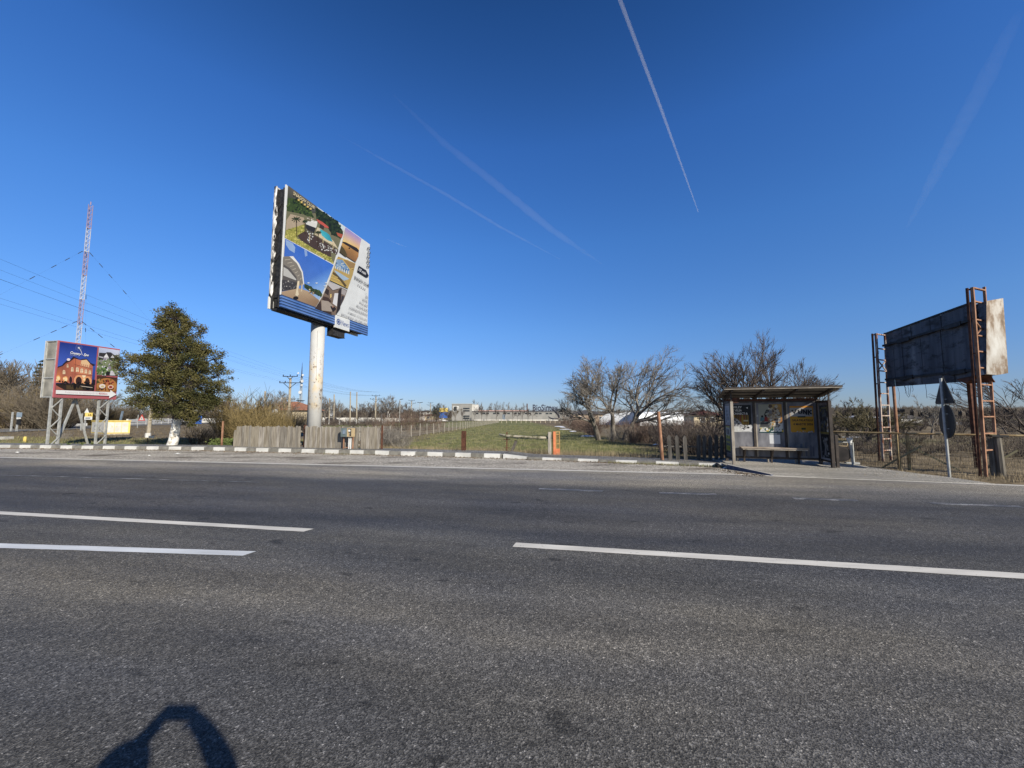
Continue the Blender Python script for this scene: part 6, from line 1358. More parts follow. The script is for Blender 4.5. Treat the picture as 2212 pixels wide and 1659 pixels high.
# yellow cabinet
def cabinet():
    A = D(225, 940, 34.0); A.z = gz(A.x, A.y); fr = Fr(A, .93, .37); L, Dp, H_ = 3.05, 1.25, 1.36
    c0 = A; t = thing('electric_cabinet', A, 'yellow and grey electricity cabinet with graffiti on its end', 'cabinet')
    u = V((.985, -.17, 0))
    p0 = D(226, 938, 34.0); pL = D(196, 938, 35.6); pR = D(280, 937, 34.9); p0.z = pL.z = pR.z = p0.z-.0; zt = D(226, 909, 34).z; z0 = p0.z
    du = (pR-p0); du.z = 0; dl = (pL-p0); dl.z = 0; far = p0+du+dl
    def box(k0, k1, mat, nm): 
        m = MB(); b = [p0, p0+du, far, p0+dl]; m.box8([V((p.x, p.y, k0)) for p in b]+[V((p.x, p.y, k1)) for p in b]); return m.build(nm, mat, t)
    box(z0-.15, z0+.05, 'concrete', 'plinth'); bd = box(z0+.052, zt-.06, 'yellow', 'body'); 
    m = MB(); cen = (p0+far)/2; b = [cen+(p-cen)*1.04 for p in (p0, p0+du, far, p0+dl)]; m.box8([V((p.x, p.y, zt-.058)) for p in b]+[V((p.x, p.y, zt+.02)) for p in b]); m.build('roof', 'yellow', t)
    fl_ = Fr((p0.x, p0.y, 0), du.x, du.y); LL = du.length; sgn = 1 if fl_.n.y < 0 else -1
    for k in range(3):
        m = MB(); a_, b_ = LL*(.10+.28*k), LL*(.10+.28*(k+1))-.03; m.boxf(fl_, a_, b_, z0+.14, zt-.14, sgn*.002, sgn*.02); dd = m.build('door', 'cab_grey', t)
        m = MB(); m.boxf(fl_, b_-.16 if k != 1 else a_+.1, b_-.12 if k != 1 else a_+.14, z0+.6, z0+.72, sgn*.022, sgn*.05); m.build('handle', 'yellow', dd)
    fe = Fr((p0.x, p0.y, 0), dl.x, dl.y); sg = 1 if fe.n.dot(V((0, -1, 0))) > 0 else -1
    m = MB(); m.boxf(fe, dl.length*.05, dl.length*.95, z0+.14, zt-.14, sg*.002, sg*.02); ep = m.build('end_panel', 'cab_grey', t)
    fe2 = Fr(fe.P(0, 0, sg*.02), dl.x, dl.y); fe2.n = fe.n*sg; a = Art(fe2, .003); r = random.Random(4); LL = dl.length
    for cx in (LL*.7, LL*.35):
        x, y = cx, zt-.3; pts = [(x, y)]
        for k in range(9): x = cx+r.uniform(-.22, .22); y -= r.uniform(-.04, .2); y = max(y, z0+.25); pts.append((x, y))
        a.line(pts, .035, (60, 60, 62))
    a.mb.build('graffiti', 'print', ep)
cabinet()
# radio mast with stays
def mast():
    Y = 110; x0 = XY(160, Y); z0 = gz(x0, Y); b = V((x0, Y, z0)); zt = D(190, 443, Y).z; w = .52
    t = thing('radio_mast', b, 'very tall red and white guyed lattice mast on the left', 'mast')
    ns = 9; H_ = zt-z0
    for s in range(ns):
        m = MB(); za, zb = z0+H_*s/ns, z0+H_*(s+1)/ns-.02; n = 5; legs = [V((x0+w*math.cos(k*2.094+.5), Y+w*math.sin(k*2.094+.5), 0)) for k in range(3)]
        for k in range(3): m.bar(legs[k]+V((0, 0, za)), legs[k]+V((0, 0, zb)), .10)
        for i in range(n):
            zc, zd = za+(zb-za)*i/n, za+(zb-za)*(i+1)/n
            for k in range(3):
                p, q = legs[k], legs[(k+1) % 3]; m.bar(p+V((0, 0, zc)), q+V((0, 0, zd)), .055); m.bar(p+V((0, 0, zc)), q+V((0, 0, zc)), .06 if i else .14)
        m.build('lattice_section', 'mast_red' if s % 2 == 0 else 'mast_white', t)
    r = random.Random(2)
    for f, R_ in ((.79, 42), (.46, 34)):
        for k in range(3):
            a = k*2.094+.25; top = V((x0, Y, z0+H_*f)); e = V((x0+R_*math.cos(a), Y+R_*math.sin(a), z0)); m = MB(); m.bar(top, e, .012); st = m.build('stay', 'dark_steel', t)
            m = MB()
            for q in (.03, .09, .15, .24, .42, .66): p = top.lerp(e, q); d = (e-top).normalized(); m.bar(p-d*.7, p+d*.7, .13)
            m.build('insulator', 'dark_steel', st)
    m = MB(); m.tube([V((x0, Y, zt)), V((x0, Y, zt+1.0))], .12, 6); m.build('top_beacon', 'mast_red', t)
mast()
# utility poles and wires
def pole_things():
    b = on(627, 55); zt = D(634, 816, 55).z; t = thing('utility_pole', b, 'concrete utility pole with two crossarms left of white billboard pole', 'utility pole')
    m = MB(); m.tube([b+V((0, 0, -.3)), V((b.x, b.y, zt))], [.19, .15], 8); m.build('pole', 'concrete', t)
    zA, zB = zt+.18, D(633, 827, 55).z
    for z, w in ((zA, 1.05), (zB, 1.5)):
        m = MB(); m.bar(V((b.x-w, b.y-.1, z)), V((b.x+w, b.y-.1, z)), .09); ar = m.build('crossarm', 'dark_steel', t)
        m = MB(); dz = .45 if w < 1.2 else .8; s_ = .45 if w < 1.2 else .95
        m.bar(V((b.x, b.y-.17, z-dz)), V((b.x-s_, b.y-.12, z)), .06); m.bar(V((b.x, b.y-.17, z-dz)), V((b.x+s_, b.y-.12, z)), .06); m.build('strut', 'dark_steel', ar)
        for u in (-w+.05, 0.0 if w < 1.2 else -w*.45, w-.05): m = MB(); m.tube([V((b.x+u, b.y-.1, z+.05)), V((b.x+u, b.y-.1, z+.12)), V((b.x+u, b.y-.1, z+.26))], [.03, .07, .06], 7); m.build('insulator', 'black', ar)
    for px, py, Y, lb in ((813, 853, 98, 'smaller utility pole with two crossarms right of white billboard pole'), (890, 864, 140, 'distant utility pole with two crossarms above reddish bush clump'), (931, 869, 172, 'distant utility pole with two crossarms just left of spruces'), (958, 874, 215, 'farthest utility pole with crossarms, right of the spruces')):
        o = on(px, Y); hgt = D(px, py, Y).z-o.z; k = hgt/(zt+.4-b.z); dup(t, o, lb, None, 0, k)
    o = V((-21.5, 3.5, 0)); d0 = dup(t, o, 'utility pole outside the left edge carrying the wires', None, 0, 1.25)
    k = 0
    for z, w, us in ((zA, 1.05, (-1, 0, 1)), (zB, 1.5, (-1, -.45, 1))):
        for u in us:
            p = V((b.x+u*w, b.y-.1, z+.26)); q = V((o.x+u*w*1.25, o.y, (z-b.z+.26)*1.25)); m = MB()
            m.tube([p.lerp(q, i/14)+V((0, 0, -2.2*(i/14)*(1-i/14))) for i in range(15)], [.004 for i in range(15)], 4)
            tag(m.build('overhead_wire', 'dark_steel', loc=tuple(p)), 'thin overhead wire from crossarm pole towards upper left', 'wire', 'overhead wires on the left'); k += 1
            e = on(813, 98); p2 = V((e.x+u*w*.95, 98, p.z+.1)); m = MB(); m.tube([p.lerp(p2, i/8)+V((0, 0, -2.5*(i/8)*(1-i/8))) for i in range(9)], .009, 4)
            tag(m.build('overhead_wire', 'dark_steel', loc=tuple(p)), 'thin overhead wire between the two nearest crossarm poles', 'wire', 'overhead wires behind the white pole')
pole_things()
def lattice_tower():
    Y = 190; b = on(651, Y); zt = D(651, 800, Y).z; zp = D(651, 866, Y).z; t = thing('telecom_tower', b, 'slim telecom tower with white dishes beside the crossarm pole', 'tower'); m = MB()
    for k in range(4):
        s, c = (1 if k % 2 else -1), (1 if k > 1 else -1); m.bar(b+V((s*1.6, c*1.6, 0)), V((b.x+s*.7, b.y+c*.7, zp)), .22)
        m.bar(V((b.x+s*.4, b.y+c*.4, zp)), V((b.x+s*.3, b.y+c*.3, zt-3)), .18)
    for i in range(9): z = b.z+(zp-b.z)*i/8; q = 1.6-.9*i/8; m.bar(V((b.x-q, b.y-q, z)), V((b.x+q, b.y-q, z)), .12); m.bar(V((b.x-q, b.y-q, z)), V((b.x+q-.1, b.y-q+.1, z+(zp-b.z)/8)), .1) if i < 8 else None
    m.build('lattice', 'galv', t); m = MB(); m.tube([V((b.x, b.y, zt-3.2)), V((b.x, b.y, zt+1)), V((b.x, b.y, zt+4))], [.28, .16, .05], 6); m.build('antenna', 'dark_steel', t)
    m = MB(); m.box((b.x, b.y, zp), 2.6, 2.6, .3); m.build('platform', 'dark_steel', t)
    for dx, dz, R_ in ((1.0, -5.5, .7), (1.2, -2.5, .5), (.2, -11, .8), (-1.1, -1.5, .4), (.9, -7.5, .5)):
        m = MB(); c = V((b.x+dx, b.y-.8, zt+dz)); m.tube([c, c+V((0, -.3, 0)), c+V((0, -.5, 0))], [R_*.3, R_, R_], 12); m.build('dish', 'white', t)
lattice_tower()
# road signs and small posts of the side road
def sign_posts():
    b = on(38, 41.5); t = thing('road_sign', b, 'dark back of a large sign on two grey posts, far left', 'road sign'); z1, zm, z2 = D(38, 890, 41.5).z, D(38, 901, 41.5).z, b.z
    for px in (34, 46): q = on(px, 41.5); m = MB(); m.bar(q+V((0, 0, -.2)), V((q.x, q.y, z1)), .11); m.build('post', 'galv', t)
    p, q = D(34.5, 900, 41.4), D(46, 900, 41.4); fr = Fr((p.x, p.y, 0), 1, 0); w = q.x-p.x
    m = MB(); m.boxf(fr, 0, w, zm, z1-.05, -.06, -.03); m.build('panel', 'bluegrey', t); m = MB(); m.boxf(fr, .02, w-.1, D(38, 904.5, 41.5).z, D(38, 902, 41.5).z, -.06, -.03); m.build('name_strip', 'white', t); m = MB(); m.boxf(fr, .05, w-.05, D(38, 917, 41.5).z, D(38, 906, 41.5).z, -.06, -.03); m.build('lower_panel', 'black', t)
    Y = 44; b = on(191, Y); t = thing('road_sign', b, 'yellow and white locality sign seen between billboard legs', 'road sign')
    for px in (183.5, 191.5): q = on(px, Y); m = MB(); m.bar(q+V((0, 0, -.2)), V((q.x, q.y, D(px, 893, Y).z)), .09); m.build('post', 'galv', t)
    p, q = D(183, 900, Y-.1), D(200, 900, Y-.1); fr = Fr((p.x, p.y, 0), 1, 0); w = q.x-p.x; zt, zm, zb = D(191, 891.5, Y).z, D(191, 900, Y).z, D(191, 906.5, Y).z
    m = MB(); m.boxf(fr, .05, w, zm+.005, zt, 0, .04); yp = m.build('town_panel', 'yellow', t); m = MB(); m.boxf(fr, 0, w-.02, zb, zm, 0, .04); wp = m.build('name_panel', 'white', t)
    a = Art(Fr(fr.P(0, 0, .04), 1, 0), .004); hh = zt-zm
    for k in range(6): a.rect(w*.42+k*.07, zm+.1, w*.42+k*.07+.06, zm+.12+.1*((k*2) % 3), (30, 26, 20))
    a.mb.build('town_silhouette', 'print', yp)
    a = Art(Fr(fr.P(0, 0, .04), 1, 0), .004); a.rect(.15, zb+.1, w-.2, zb+.24, (150, 154, 160)); a.mb.build('name_bar', 'print', wp)
    m = MB(); c = D(188, 887.5, Y); m.prism(Fr((c.x, c.y, c.z), 1, 0), [(-.27, -.22), (.27, -.22), (0, .30)], 0, .03); tp = m.build('triangle_plate', 'white', t)
    Y = 56; b = on(304, Y); t = thing('road_sign', b, 'red bordered warning triangle sign beside white guard wall', 'road sign'); zt = D(307, 896, Y).z; m = MB(); m.bar(b+V((0, 0, -.2)), V((b.x, b.y, zt)), .07); m.build('post', 'galv', t)
    c = D(306.5, 903.5, Y-.1); fr = Fr((c.x, c.y, c.z), 1, 0); m = MB(); m.prism(fr, [(-.52, -.35), (.52, -.35), (0, .55)], 0, .03); tp = m.build('plate', 'red', t); a = Art(fr, .035); a.poly([(-.34, -.25), (.34, -.25), (0, .34)], (238, 236, 232)); a.rect(-.03, -.12, .03, .1, (30, 30, 30)); a.mb.build('symbol', 'print', tp)
    b = on(264, 60); m = MB(); m.bar(b+V((0, 0, -.2)), D(265, 888, 60), .25, .12); tag(m.build('marker_post', 'bluegrey', loc=tuple(b)), 'narrow blue grey marker post behind the yellow cabinet', 'post')
    b = on(599, 60); t = thing('road_sign', b, 'round white sign on slim pole in front of red tiled house', 'road sign'); c = D(596.5, 889, 60); m = MB(); m.bar(b+V((0, 0, -.2)), V((b.x, b.y, c.z+.2)), .09); m.build('post', 'galv', t); fr = Fr((c.x, c.y-.15, c.z), 1, 0); m = MB(); m.prism(fr, [(.44*math.cos(k*.314), .44*math.sin(k*.314)) for k in range(20)], 0, .03); dd = m.build('rim', 'bluegrey', t); m = MB(); m.prism(fr, [(.36*math.cos(k*.314), .36*math.sin(k*.314)) for k in range(20)], .033, .04); m.build('face', 'white', dd)
    b = on(328, 30); t = thing('concrete_pole', b, 'pale slim concrete pole partly hidden by left side of evergreen', 'pole'); m = MB(); m.tube([b+V((0, 0, -.3)), D(331, 850, 30)], [.14, .10], 8); m.build('shaft', 'concrete', t); m = MB(); m.tube([b+V((0, 0, -.1)), b+V((0, 0, .35))], [.2, .17], 8); m.build('base_collar', 'whitewall', t)
    Y = 22; b = on(328, Y); t = thing('small_sign', b, 'small grey plate on short stake in the lawn left of evergreen', 'sign'); p, q = D(322, 946, Y), D(334, 941.5, Y); m = MB(); m.bar(b+V((0, 0, -.2)), V((b.x, b.y, p.z)), .03); m.build('stake', 'bark_dark', t); m = MB(); m.boxf(Fr((p.x, Y, 0), 1, 0), 0, q.x-p.x, p.z, q.z, .02, .04); m.build('plate', 'cab_grey', t)
    q = on(66, 24.5); m = MB(); m.tube([q+V((0, 0, -.1)), q+V((0, 0, .28)), q+V((0, 0, .34))], [.07, .075, .045], 8); tag(m.build('marker_stub', 'yellow', loc=tuple(q)), 'short yellow marker stub on the lawn at far left', 'post')
    q = on(17, 27); m = MB(); m.box((q.x, q.y, q.z-.05), 1.0, .5, .26); tag(m.build('concrete_slab', 'kerb_cap', loc=tuple(q)), 'pale concrete slab lying on rough ground at far left', 'slab')
    b = on(431, 70); t = thing('road_sign', b, 'small blue sign right of the evergreen trunk', 'road sign'); c = D(431, 907, 70); m = MB(); m.bar(b+V((0, 0, -.1)), V((c.x, c.y, c.z+.4)), .08); m.build('post', 'galv', t); m = MB(); m.boxf(Fr((c.x, c.y-.1, c.z), 1, 0), -.55, .5, -.7, .75, 0, .04); m.build('panel', 'blue', t)
sign_posts()
# white guard wall of the side road, each run a thing
def guard(a, b, h, label, name='guard_wall', thick=.25):
    d = b-a; fr = Fr(a, d.x, d.y); L = math.hypot(d.x, d.y); t = thing(name, a, label, 'wall'); n = max(2, int(L/3))
    for z0, z1, nm in ((.08, h*.42, 'lower_beam'), (h*.5, h, 'upper_beam')): m = MB(); m.boxf(fr, 0, L, z0, z1, -thick/2, thick/2); m.build(nm, 'whitewall', t)
    for i in range(n+1): m = MB(); m.boxf(fr, L*i/n-.12, L*i/n+.12, -.2, h+.06, -thick/2-.03, thick/2+.03); m.build('pier', 'whitewall', t)
guard(on(282, 74), on(430, 104), 1.15, 'white concrete guard wall behind the warning triangle sign')
guard(on(438, 104), on(500, 112), 1.25, 'white lattice looking guard wall right of evergreen trunk')
guard(on(128, 62), on(192, 66), .45, 'low white kerb wall between lattice billboard legs', 'kerb_wall', .4)
def conc_fence(px0, px1, Y0, Y1, h, label):
    a, b = on(px0, Y0), on(px1, Y1); d = b-a; fr = Fr(a, d.x, d.y); L = math.hypot(d.x, d.y); t = thing('panel_fence', a, label, 'fence'); n = int(L/3.2)
    for i in range(n):
        dz = random.Random(i).uniform(-.06, .06); m = MB(); m.boxf(fr, L*i/n+.1, L*(i+1)/n-.1, .05, h+dz, -.05, .05); m.build('panel', 'whitewall', t); m = MB(); m.boxf(fr, L*i/n-.095, L*i/n+.095, -.1, h+.15, -.09, .09); m.build('pier', 'cab_grey', t)
conc_fence(640, 775, 118, 128, 1.4, 'white concrete panel fence behind white billboard pole'); conc_fence(778, 830, 132, 136, 1.4, 'white concrete panel fence left of the reddish bush clump'); conc_fence(834, 876, 140, 144, 1.3, 'short white panel fence run behind the reddish bush clump')
for i, (px, Y) in enumerate(((692, 92), (697, 92), (703, 90), (714, 88), (736, 86), (752, 94), (772, 92), (778, 100), (828, 96), (833, 96))):
    b = on(px, Y); m = MB(); m.tube([b+V((0, 0, -.1)), b+V((0, 0, 1.0)), b+V((0, 0, 1.15))], [.19, .17, .08], 8)
    tag(m.build('marker_post', 'white', loc=tuple(b)), 'white roadside marker post on grass beyond picket fence', 'post', 'white marker posts by the far road')
for px, pyt, Y, lb in ((757, 846, 105, 'pale leaning concrete pole, first of the close pair right of white pole'), (722, 852, 100, 'pale concrete pole just right of white billboard pole'), (771, 847, 104, 'pale concrete pole leaning left beside the second crossarm pole'), (573, 845, 68, 'pale concrete pole against red tiled roof'), (712, 860, 98, 'short pale concrete pole between white billboard pole and dark car')):
    p1 = D(px, pyt, Y); b = on(px+2, Y); m = MB(); m.tube([b+V((0, 0, -.2)), p1], [.2, .14], 7); tag(m.build('concrete_pole', 'concrete', loc=tuple(b)), lb, 'pole')
for px, pyt, Y, lb in ((865, 863, 120, 'tall street lamp above the reddish bush clump'), (908, 870, 130, 'street lamp with twin heads near distant utility poles')):
    b = on(px, Y); zt = D(px, pyt, Y).z; t = thing('street_lamp', b, lb, 'street lamp'); m = MB(); m.tube([b, V((b.x, b.y, zt))], [.12, .07], 6); m.build('post', 'galv', t)
    for s in ((1, -1) if px > 900 else (1,)): m = MB(); m.bar(V((b.x, b.y, zt)), V((b.x+s*.9, b.y, zt+.15)), .35, .16); m.build('lamp_head', 'dark_steel', t)
def car(p, label, mat, rz):
    t = thing('parked_car', p, label, 'car'); fr = Fr(p, math.cos(rz), math.sin(rz)); L = 4.2
    m = MB(); m.prism(fr, [(0, .35), (L, .35), (L, .8), (L-.9, .92), (L-1.6, 1.42), (1.0, 1.45), (.15, .95), (0, .85)], -.85, .85); m.build('body', mat, t)
    m = MB(); m.prism(fr, [(L-1.02, .93), (L-1.62, 1.36), (1.05, 1.38), (.4, .96)], -.856, .856); m.build('window', 'glass', t)
    for u in (.8, L-.8):
        for w in (-.78, .78): c = fr.P(u, .32, w); m = MB(); m.tube([c-fr.n*.1, c+fr.n*.1], .32, 14); m.build('wheel', 'black', t)
car(on(704, 104), 'dark car on far road just right of white billboard pole', 'black', .1)
car(on(650, 100), 'dark blue car on far road just left of white billboard pole', mk('dark_blue_car', (.015, .02, .06), (.025, .03, .08), 2, .3, spec=.5), .05)
q = on(716, 104); t = thing('notice_board', q, 'white notice board on posts beside the dark car', 'sign'); c = D(716, 894, 104); m = MB(); m.boxf(Fr((c.x, c.y, c.z), 1, 0), -.7, .7, -.6, .9, 0, .05); m.build('panel', 'white', t); m = MB(); m.bar(q, c+V((0, .1, 0)), .1); m.build('post', 'galv', t)

# ================================================================ BUILDINGS FAR AWAY
def house(p, L, Dp, hw, hr, ang, wall, roof, label, name='house', wins=(), over=.5, hip=True, chimney=True):
    t = thing(name, p, label, 'house' if name == 'house' else 'building'); fr = Fr(p, math.cos(ang), math.sin(ang))
    m = MB(); m.boxf(fr, 0, L, -.3, hw, -Dp, 0); wl = m.build('wall', wall, t)
    for u, v, w_, h_ in wins: m = MB(); m.boxf(fr, u, u+w_, v, v+h_, .003, .05); wf = m.build('window', 'white', t); m = MB(); m.boxf(fr, u+.1, u+w_-.1, v+.1, v+h_-.1, .053, .06); m.build('pane', 'glass', wf)
    e = [fr.P(-over, hw+.01, over), fr.P(L+over, hw+.01, over), fr.P(L+over, hw+.01, -Dp-over), fr.P(-over, hw+.01, -Dp-over)]; k = Dp*.5 if hip else 0
    rg = [fr.P(k, hw+hr, -Dp/2), fr.P(L-k, hw+hr, -Dp/2)]
    m = MB(); m.add(e+rg, [(0, 1, 5, 4), (1, 2, 5), (2, 3, 4, 5), (3, 0, 4), (3, 2, 1, 0)]); rf = m.build('roof', roof, t)
    if chimney: m = MB(); m.boxf(fr, L*.35, L*.35+.7, hw+hr*.4, hw+hr+.9, -Dp*.45-.7, -Dp*.45); m.build('chimney', 'cab_grey', rf)
    return t, fr
z = lambda px, py, Y: D(px, py, Y).z
b = on(548, 80); house(b, 11, 7, 3.0, 1.9, -.1, 'cream', 'roof_red', 'cream house under a long terracotta roof behind ochre bushes', wins=((1, 1, 1.2, 1.2), (4, 1, 1.2, 1.2), (7.5, .9, 1.4, 1.4)))
b = on(908, 185); house(b, 6, 5, 4.2, .8, .1, 'whitewall', 'roof_dark', 'small white house left of the two spruces', wins=((1, 2, 1, 1), (3.6, 2, 1, 1)), chimney=False)
b = on(919, 172); house(b, 4, 4, 2.4, .8, .0, 'cream', 'roof_red', 'low cream outbuilding with reddish roof left of spruces', wins=((1, 1, 1, 1),), chimney=False)
b = on(1236, 125); t, f_ = house(b, 10.5, 9, 2.6, 1.5, -.05, 'tan_wall', 'roof_dark', 'tan house with dark hipped roof behind left field tree', wins=((2, .9, 1, 1), (6, .9, 1, 1), (8.5, .9, .8, 1)), chimney=False)
b = on(1496, 66); house(b, 4.4, 5, 2.0, .9, -.1, 'cream', 'roof_brown', 'cream house with maroon roof just left of bus shelter', wins=((1.0, .8, .9, .9), (2.6, .8, .9, .9)), chimney=False)
b = on(1851, 120); house(b, 5.5, 5, 1.6, 1.0, 0, 'cream', 'snow', 'small cream house with a white roof right of bus shelter', wins=((1, .4, .8, .8), (3.2, .4, .8, .8)), chimney=False)
b = on(1928, 120); house(b, 9.0, 6, 1.5, 1.3, .05, 'whitewall', 'roof_dark', 'long white building with grey roof between rusty tower legs', wins=((1, .4, 1, .8), (4, .4, 1, .8)), chimney=False)
# white polytunnels
for i, (px, Y, R_, L) in enumerate(((1318, 84, 2.6, 16), (1352, 80, 2.9, 14), (1366, 78, 2.9, 30), (1400, 80, 2.9, 30), (1432, 82, 2.9, 28))):
    p = on(px, Y); rz = .12 if i != 2 else .1; d = V((.35 if i < 2 else 1.0, 1.0 if i < 2 else .12, 0)).normalized(); L = L if i < 2 else 5.6; s = V((d.y, -d.x, 0))
    lb = ('small white polytunnel behind leftmost field tree', 'white arched polytunnel end behind the slender field tree', 'white polytunnel seen end on behind broad field tree', 'white polytunnel in the middle behind the broad field tree', 'rightmost white polytunnel left of maroon roofed house')[i]
    t = thing('polytunnel', p, lb, 'greenhouse'); m = MB(); n = 12; pr = [(math.cos(math.pi*k/n)*R_, math.sin(math.pi*k/n)*R_*.95) for k in range(n+1)]
    a = [p+s*c+V((0, 0, q)) for c, q in pr]; b_ = [k+d*L for k in a]; m.add(a+b_, [(k, k+1, n+2+k, n+1+k) for k in range(n)]+[tuple(range(n, -1, -1)), tuple(range(n+1, 2*n+2))]); m.build('film_cover', 'plastic', t)
    m = MB()
    for k in range(4): q = p+d*(L*k/3); m.tube([q+s*c*1.01+V((0, 0, v*1.01)) for c, v in pr], .05, 4, cap=False)
    m.build('hoop', 'galv', t)
# factory hall with roof lettering
def factory():
    Y = 186; a = on(1020, Y); fr = Fr(a, 1, .0); zt = z(1100, 890, Y)-a.z; Lx = XY(1262, Y)-a.x
    t = thing('factory', a, 'long low grey factory hall across far end of field', 'factory')
    m = MB(); m.boxf(fr, 0, Lx, -.5, zt, -26, 0); m.build('hall_wall', 'hall', t)
    m = MB(); m.boxf(fr, -.1, Lx+.2, zt+.005, zt+.40, -26, .15); m.build('roof_edge', 'hall_trim', t)
    m = MB(); m.boxf(fr, .5, Lx*.5, zt+.41, zt+.9, -20, -3); m.build('roof_monitor', mk('reddish_roof_sheet', (.34, .22, .19), (.42, .29, .25), 1, .8), t)
    l0 = XY(977, Y)-a.x; zt2 = z(1000, 873.5, Y)-a.z
    m = MB(); m.boxf(fr, l0, -.02, -.5, zt2, -14, .6); m.build('office_block', 'hall', t); m = MB(); m.boxf(fr, l0-.1, .1, zt2+.004, zt2+.35, -14, .75); m.build('office_cornice', 'galv', t)
    m = MB(); m.boxf(fr, .0, 2.8, zt+.41, zt2-.1, -6, .2); m.build('stair_block', 'whitewall', t)
    m = MB(); m.boxf(fr, l0+.5, l0+3.4, zt2-3.4, zt2-.9, .604, .75); bw = m.build('window', 'white', t); m = MB(); m.boxf(fr, l0+.9, l0+2.4, zt2-3.2, zt2-1.1, .754, .77); m.build('pane', 'glass', bw)
    for py in (882.5, 887.5, 899, 903.5): v = z(1014, py, Y)-a.z; m = MB(); m.boxf(fr, -4.2, -1.1, v-.33, v+.33, .604, .66); m.build('window', 'glass', t)
    for k in range(18):
        px = 1028+k*11.3+(3.5 if k % 2 else 0); u = XY(px, Y)-a.x; v = z(px, 893.2, Y)-a.z; m = MB(); m.boxf(fr, u, u+1.35, v-.33, v+.33, .003, .06); m.build('window', 'glass', t)
    m = MB(); m.boxf(fr, 1, Lx-.5, -.3, .55, .02, .18); m.build('plinth', 'whitewall', t)
    for px in (1086, 1089): u = XY(px, Y)-a.x; m = MB(); m.boxf(fr, u, u+.5, .56, 3.0, .02, .12); m.build('door', 'bluegrey', t)
    c = on(1217, Y); u = XY(1217, Y)-a.x; u = XY(1059.5*1.0+0, Y)-a.x
    u = XY(1139, Y)-a.x; m = MB(); m.tube([fr.P(u, zt+.4, -3), fr.P(u, z(1139, 871.5, Y)-a.z, -3)], .28, 10); m.build('chimney', 'rust_dark', t)
    # letters stand on the roof edge as a frame sign
    vs, fs = letters('BioSintex', .022); u0, u1 = XY(1150.5, Y)-a.x, XY(1205, Y)-a.x; v0 = zt+.45; hh = 3.2; m = MB(); n = len(vs)
    pf = [fr.P(u0+(u1-u0)*x, v0+hh*y, .12) for x, y in vs]; pb = [fr.P(u0+(u1-u0)*x, v0+hh*y, -.03) for x, y in vs]; m.add(pf, fs); m.add(pb, [f[::-1] for f in fs]); ed = {}
    for f in fs:
        for p, q in zip(f, f[1:]+f[:1]): ed[(p, q)] = 1
    m.add(pf+pb, [(p, q, q+n, p+n) for (p, q) in ed if (q, p) not in ed]); lt = m.build('roof_lettering', mk('dark_blue_letters', (.03, .035, .06), (.045, .05, .08), 2, .5), t)
    m = MB(); pts = []
    for k in range(15): q = k/14; ang = 2.3-q*2.6; pts.append((XY(1181+q*24+4*math.sin(q*3.1), Y)-a.x, z(1181, 877+q*q*26-0+q*1, Y)-a.z))
    pts = [(XY(px, Y)-a.x, z(px, py, Y)-a.z) for px, py in ((1180, 876.5), (1188, 880), (1196, 885), (1202, 891), (1207, 897), (1207.5, 901.5), (1203, 904), (1196, 904.5), (1189, 902.5), (1184, 899))]
    m.tube([fr.P(u, v, .32) for u, v in pts], [.06, .22, .28, .3, .28, .24, .2, .17, .14, .08], 6); m.build('swoosh', bpy.data.materials['dark_blue_letters'], lt)
factory()
q = on(758, 150); q = on(1003-243+0, 150)
b = on(957, 178); t = thing('advert_panel', on(963, 176), 'yellow and blue advertising panel beside factory office block', 'sign'); q = on(963, 176); fr = Fr(q, 1, 0); u0, u1 = XY(950, 176)-q.x, XY(968, 176)-q.x; zz = lambda py: z(960, py, 176)-q.z
m = MB(); m.boxf(fr, u0, u1, zz(890), zz(881.5), 0, .3); m.build('upper_panel', 'yellow', t); m = MB(); m.boxf(fr, u0, u1, zz(903), zz(890.2), 0, .3); m.build('lower_panel', 'blue', t); m = MB(); m.boxf(fr, (u0+u1)/2-.3, (u0+u1)/2+.3, -.3, zz(903.2), .05, .25); m.build('post', 'galv', t)
for px, Y, w, h, lb in ((935, 160, 2.6, .7, 'low pale heap on grass below the spruces'), (955, 170, 3, 1.0, 'pale vehicle-sized heap just right of spruces')):
    q = on(px, Y); m = MB(); r = random.Random(px); pts = [(q.x+w*math.cos(k*.785)*r.uniform(.8, 1.1), Y+1.2*math.sin(k*.785), q.z) for k in range(8)]; m.add(pts+[(q.x+.3, Y, q.z+h), (q.x-w*.4, Y, q.z+h*.8)], [(k, (k+1) % 8, 8 if k in (0, 1, 6, 7) else 9) for k in range(8)]+[(1, 2, 9, 8), (5, 6, 8, 9)]); tag(m.build('rubble_heap', 'whitewall', loc=tuple(q)), lb.replace('vehicle-sized ', 'rubble '), 'heap')

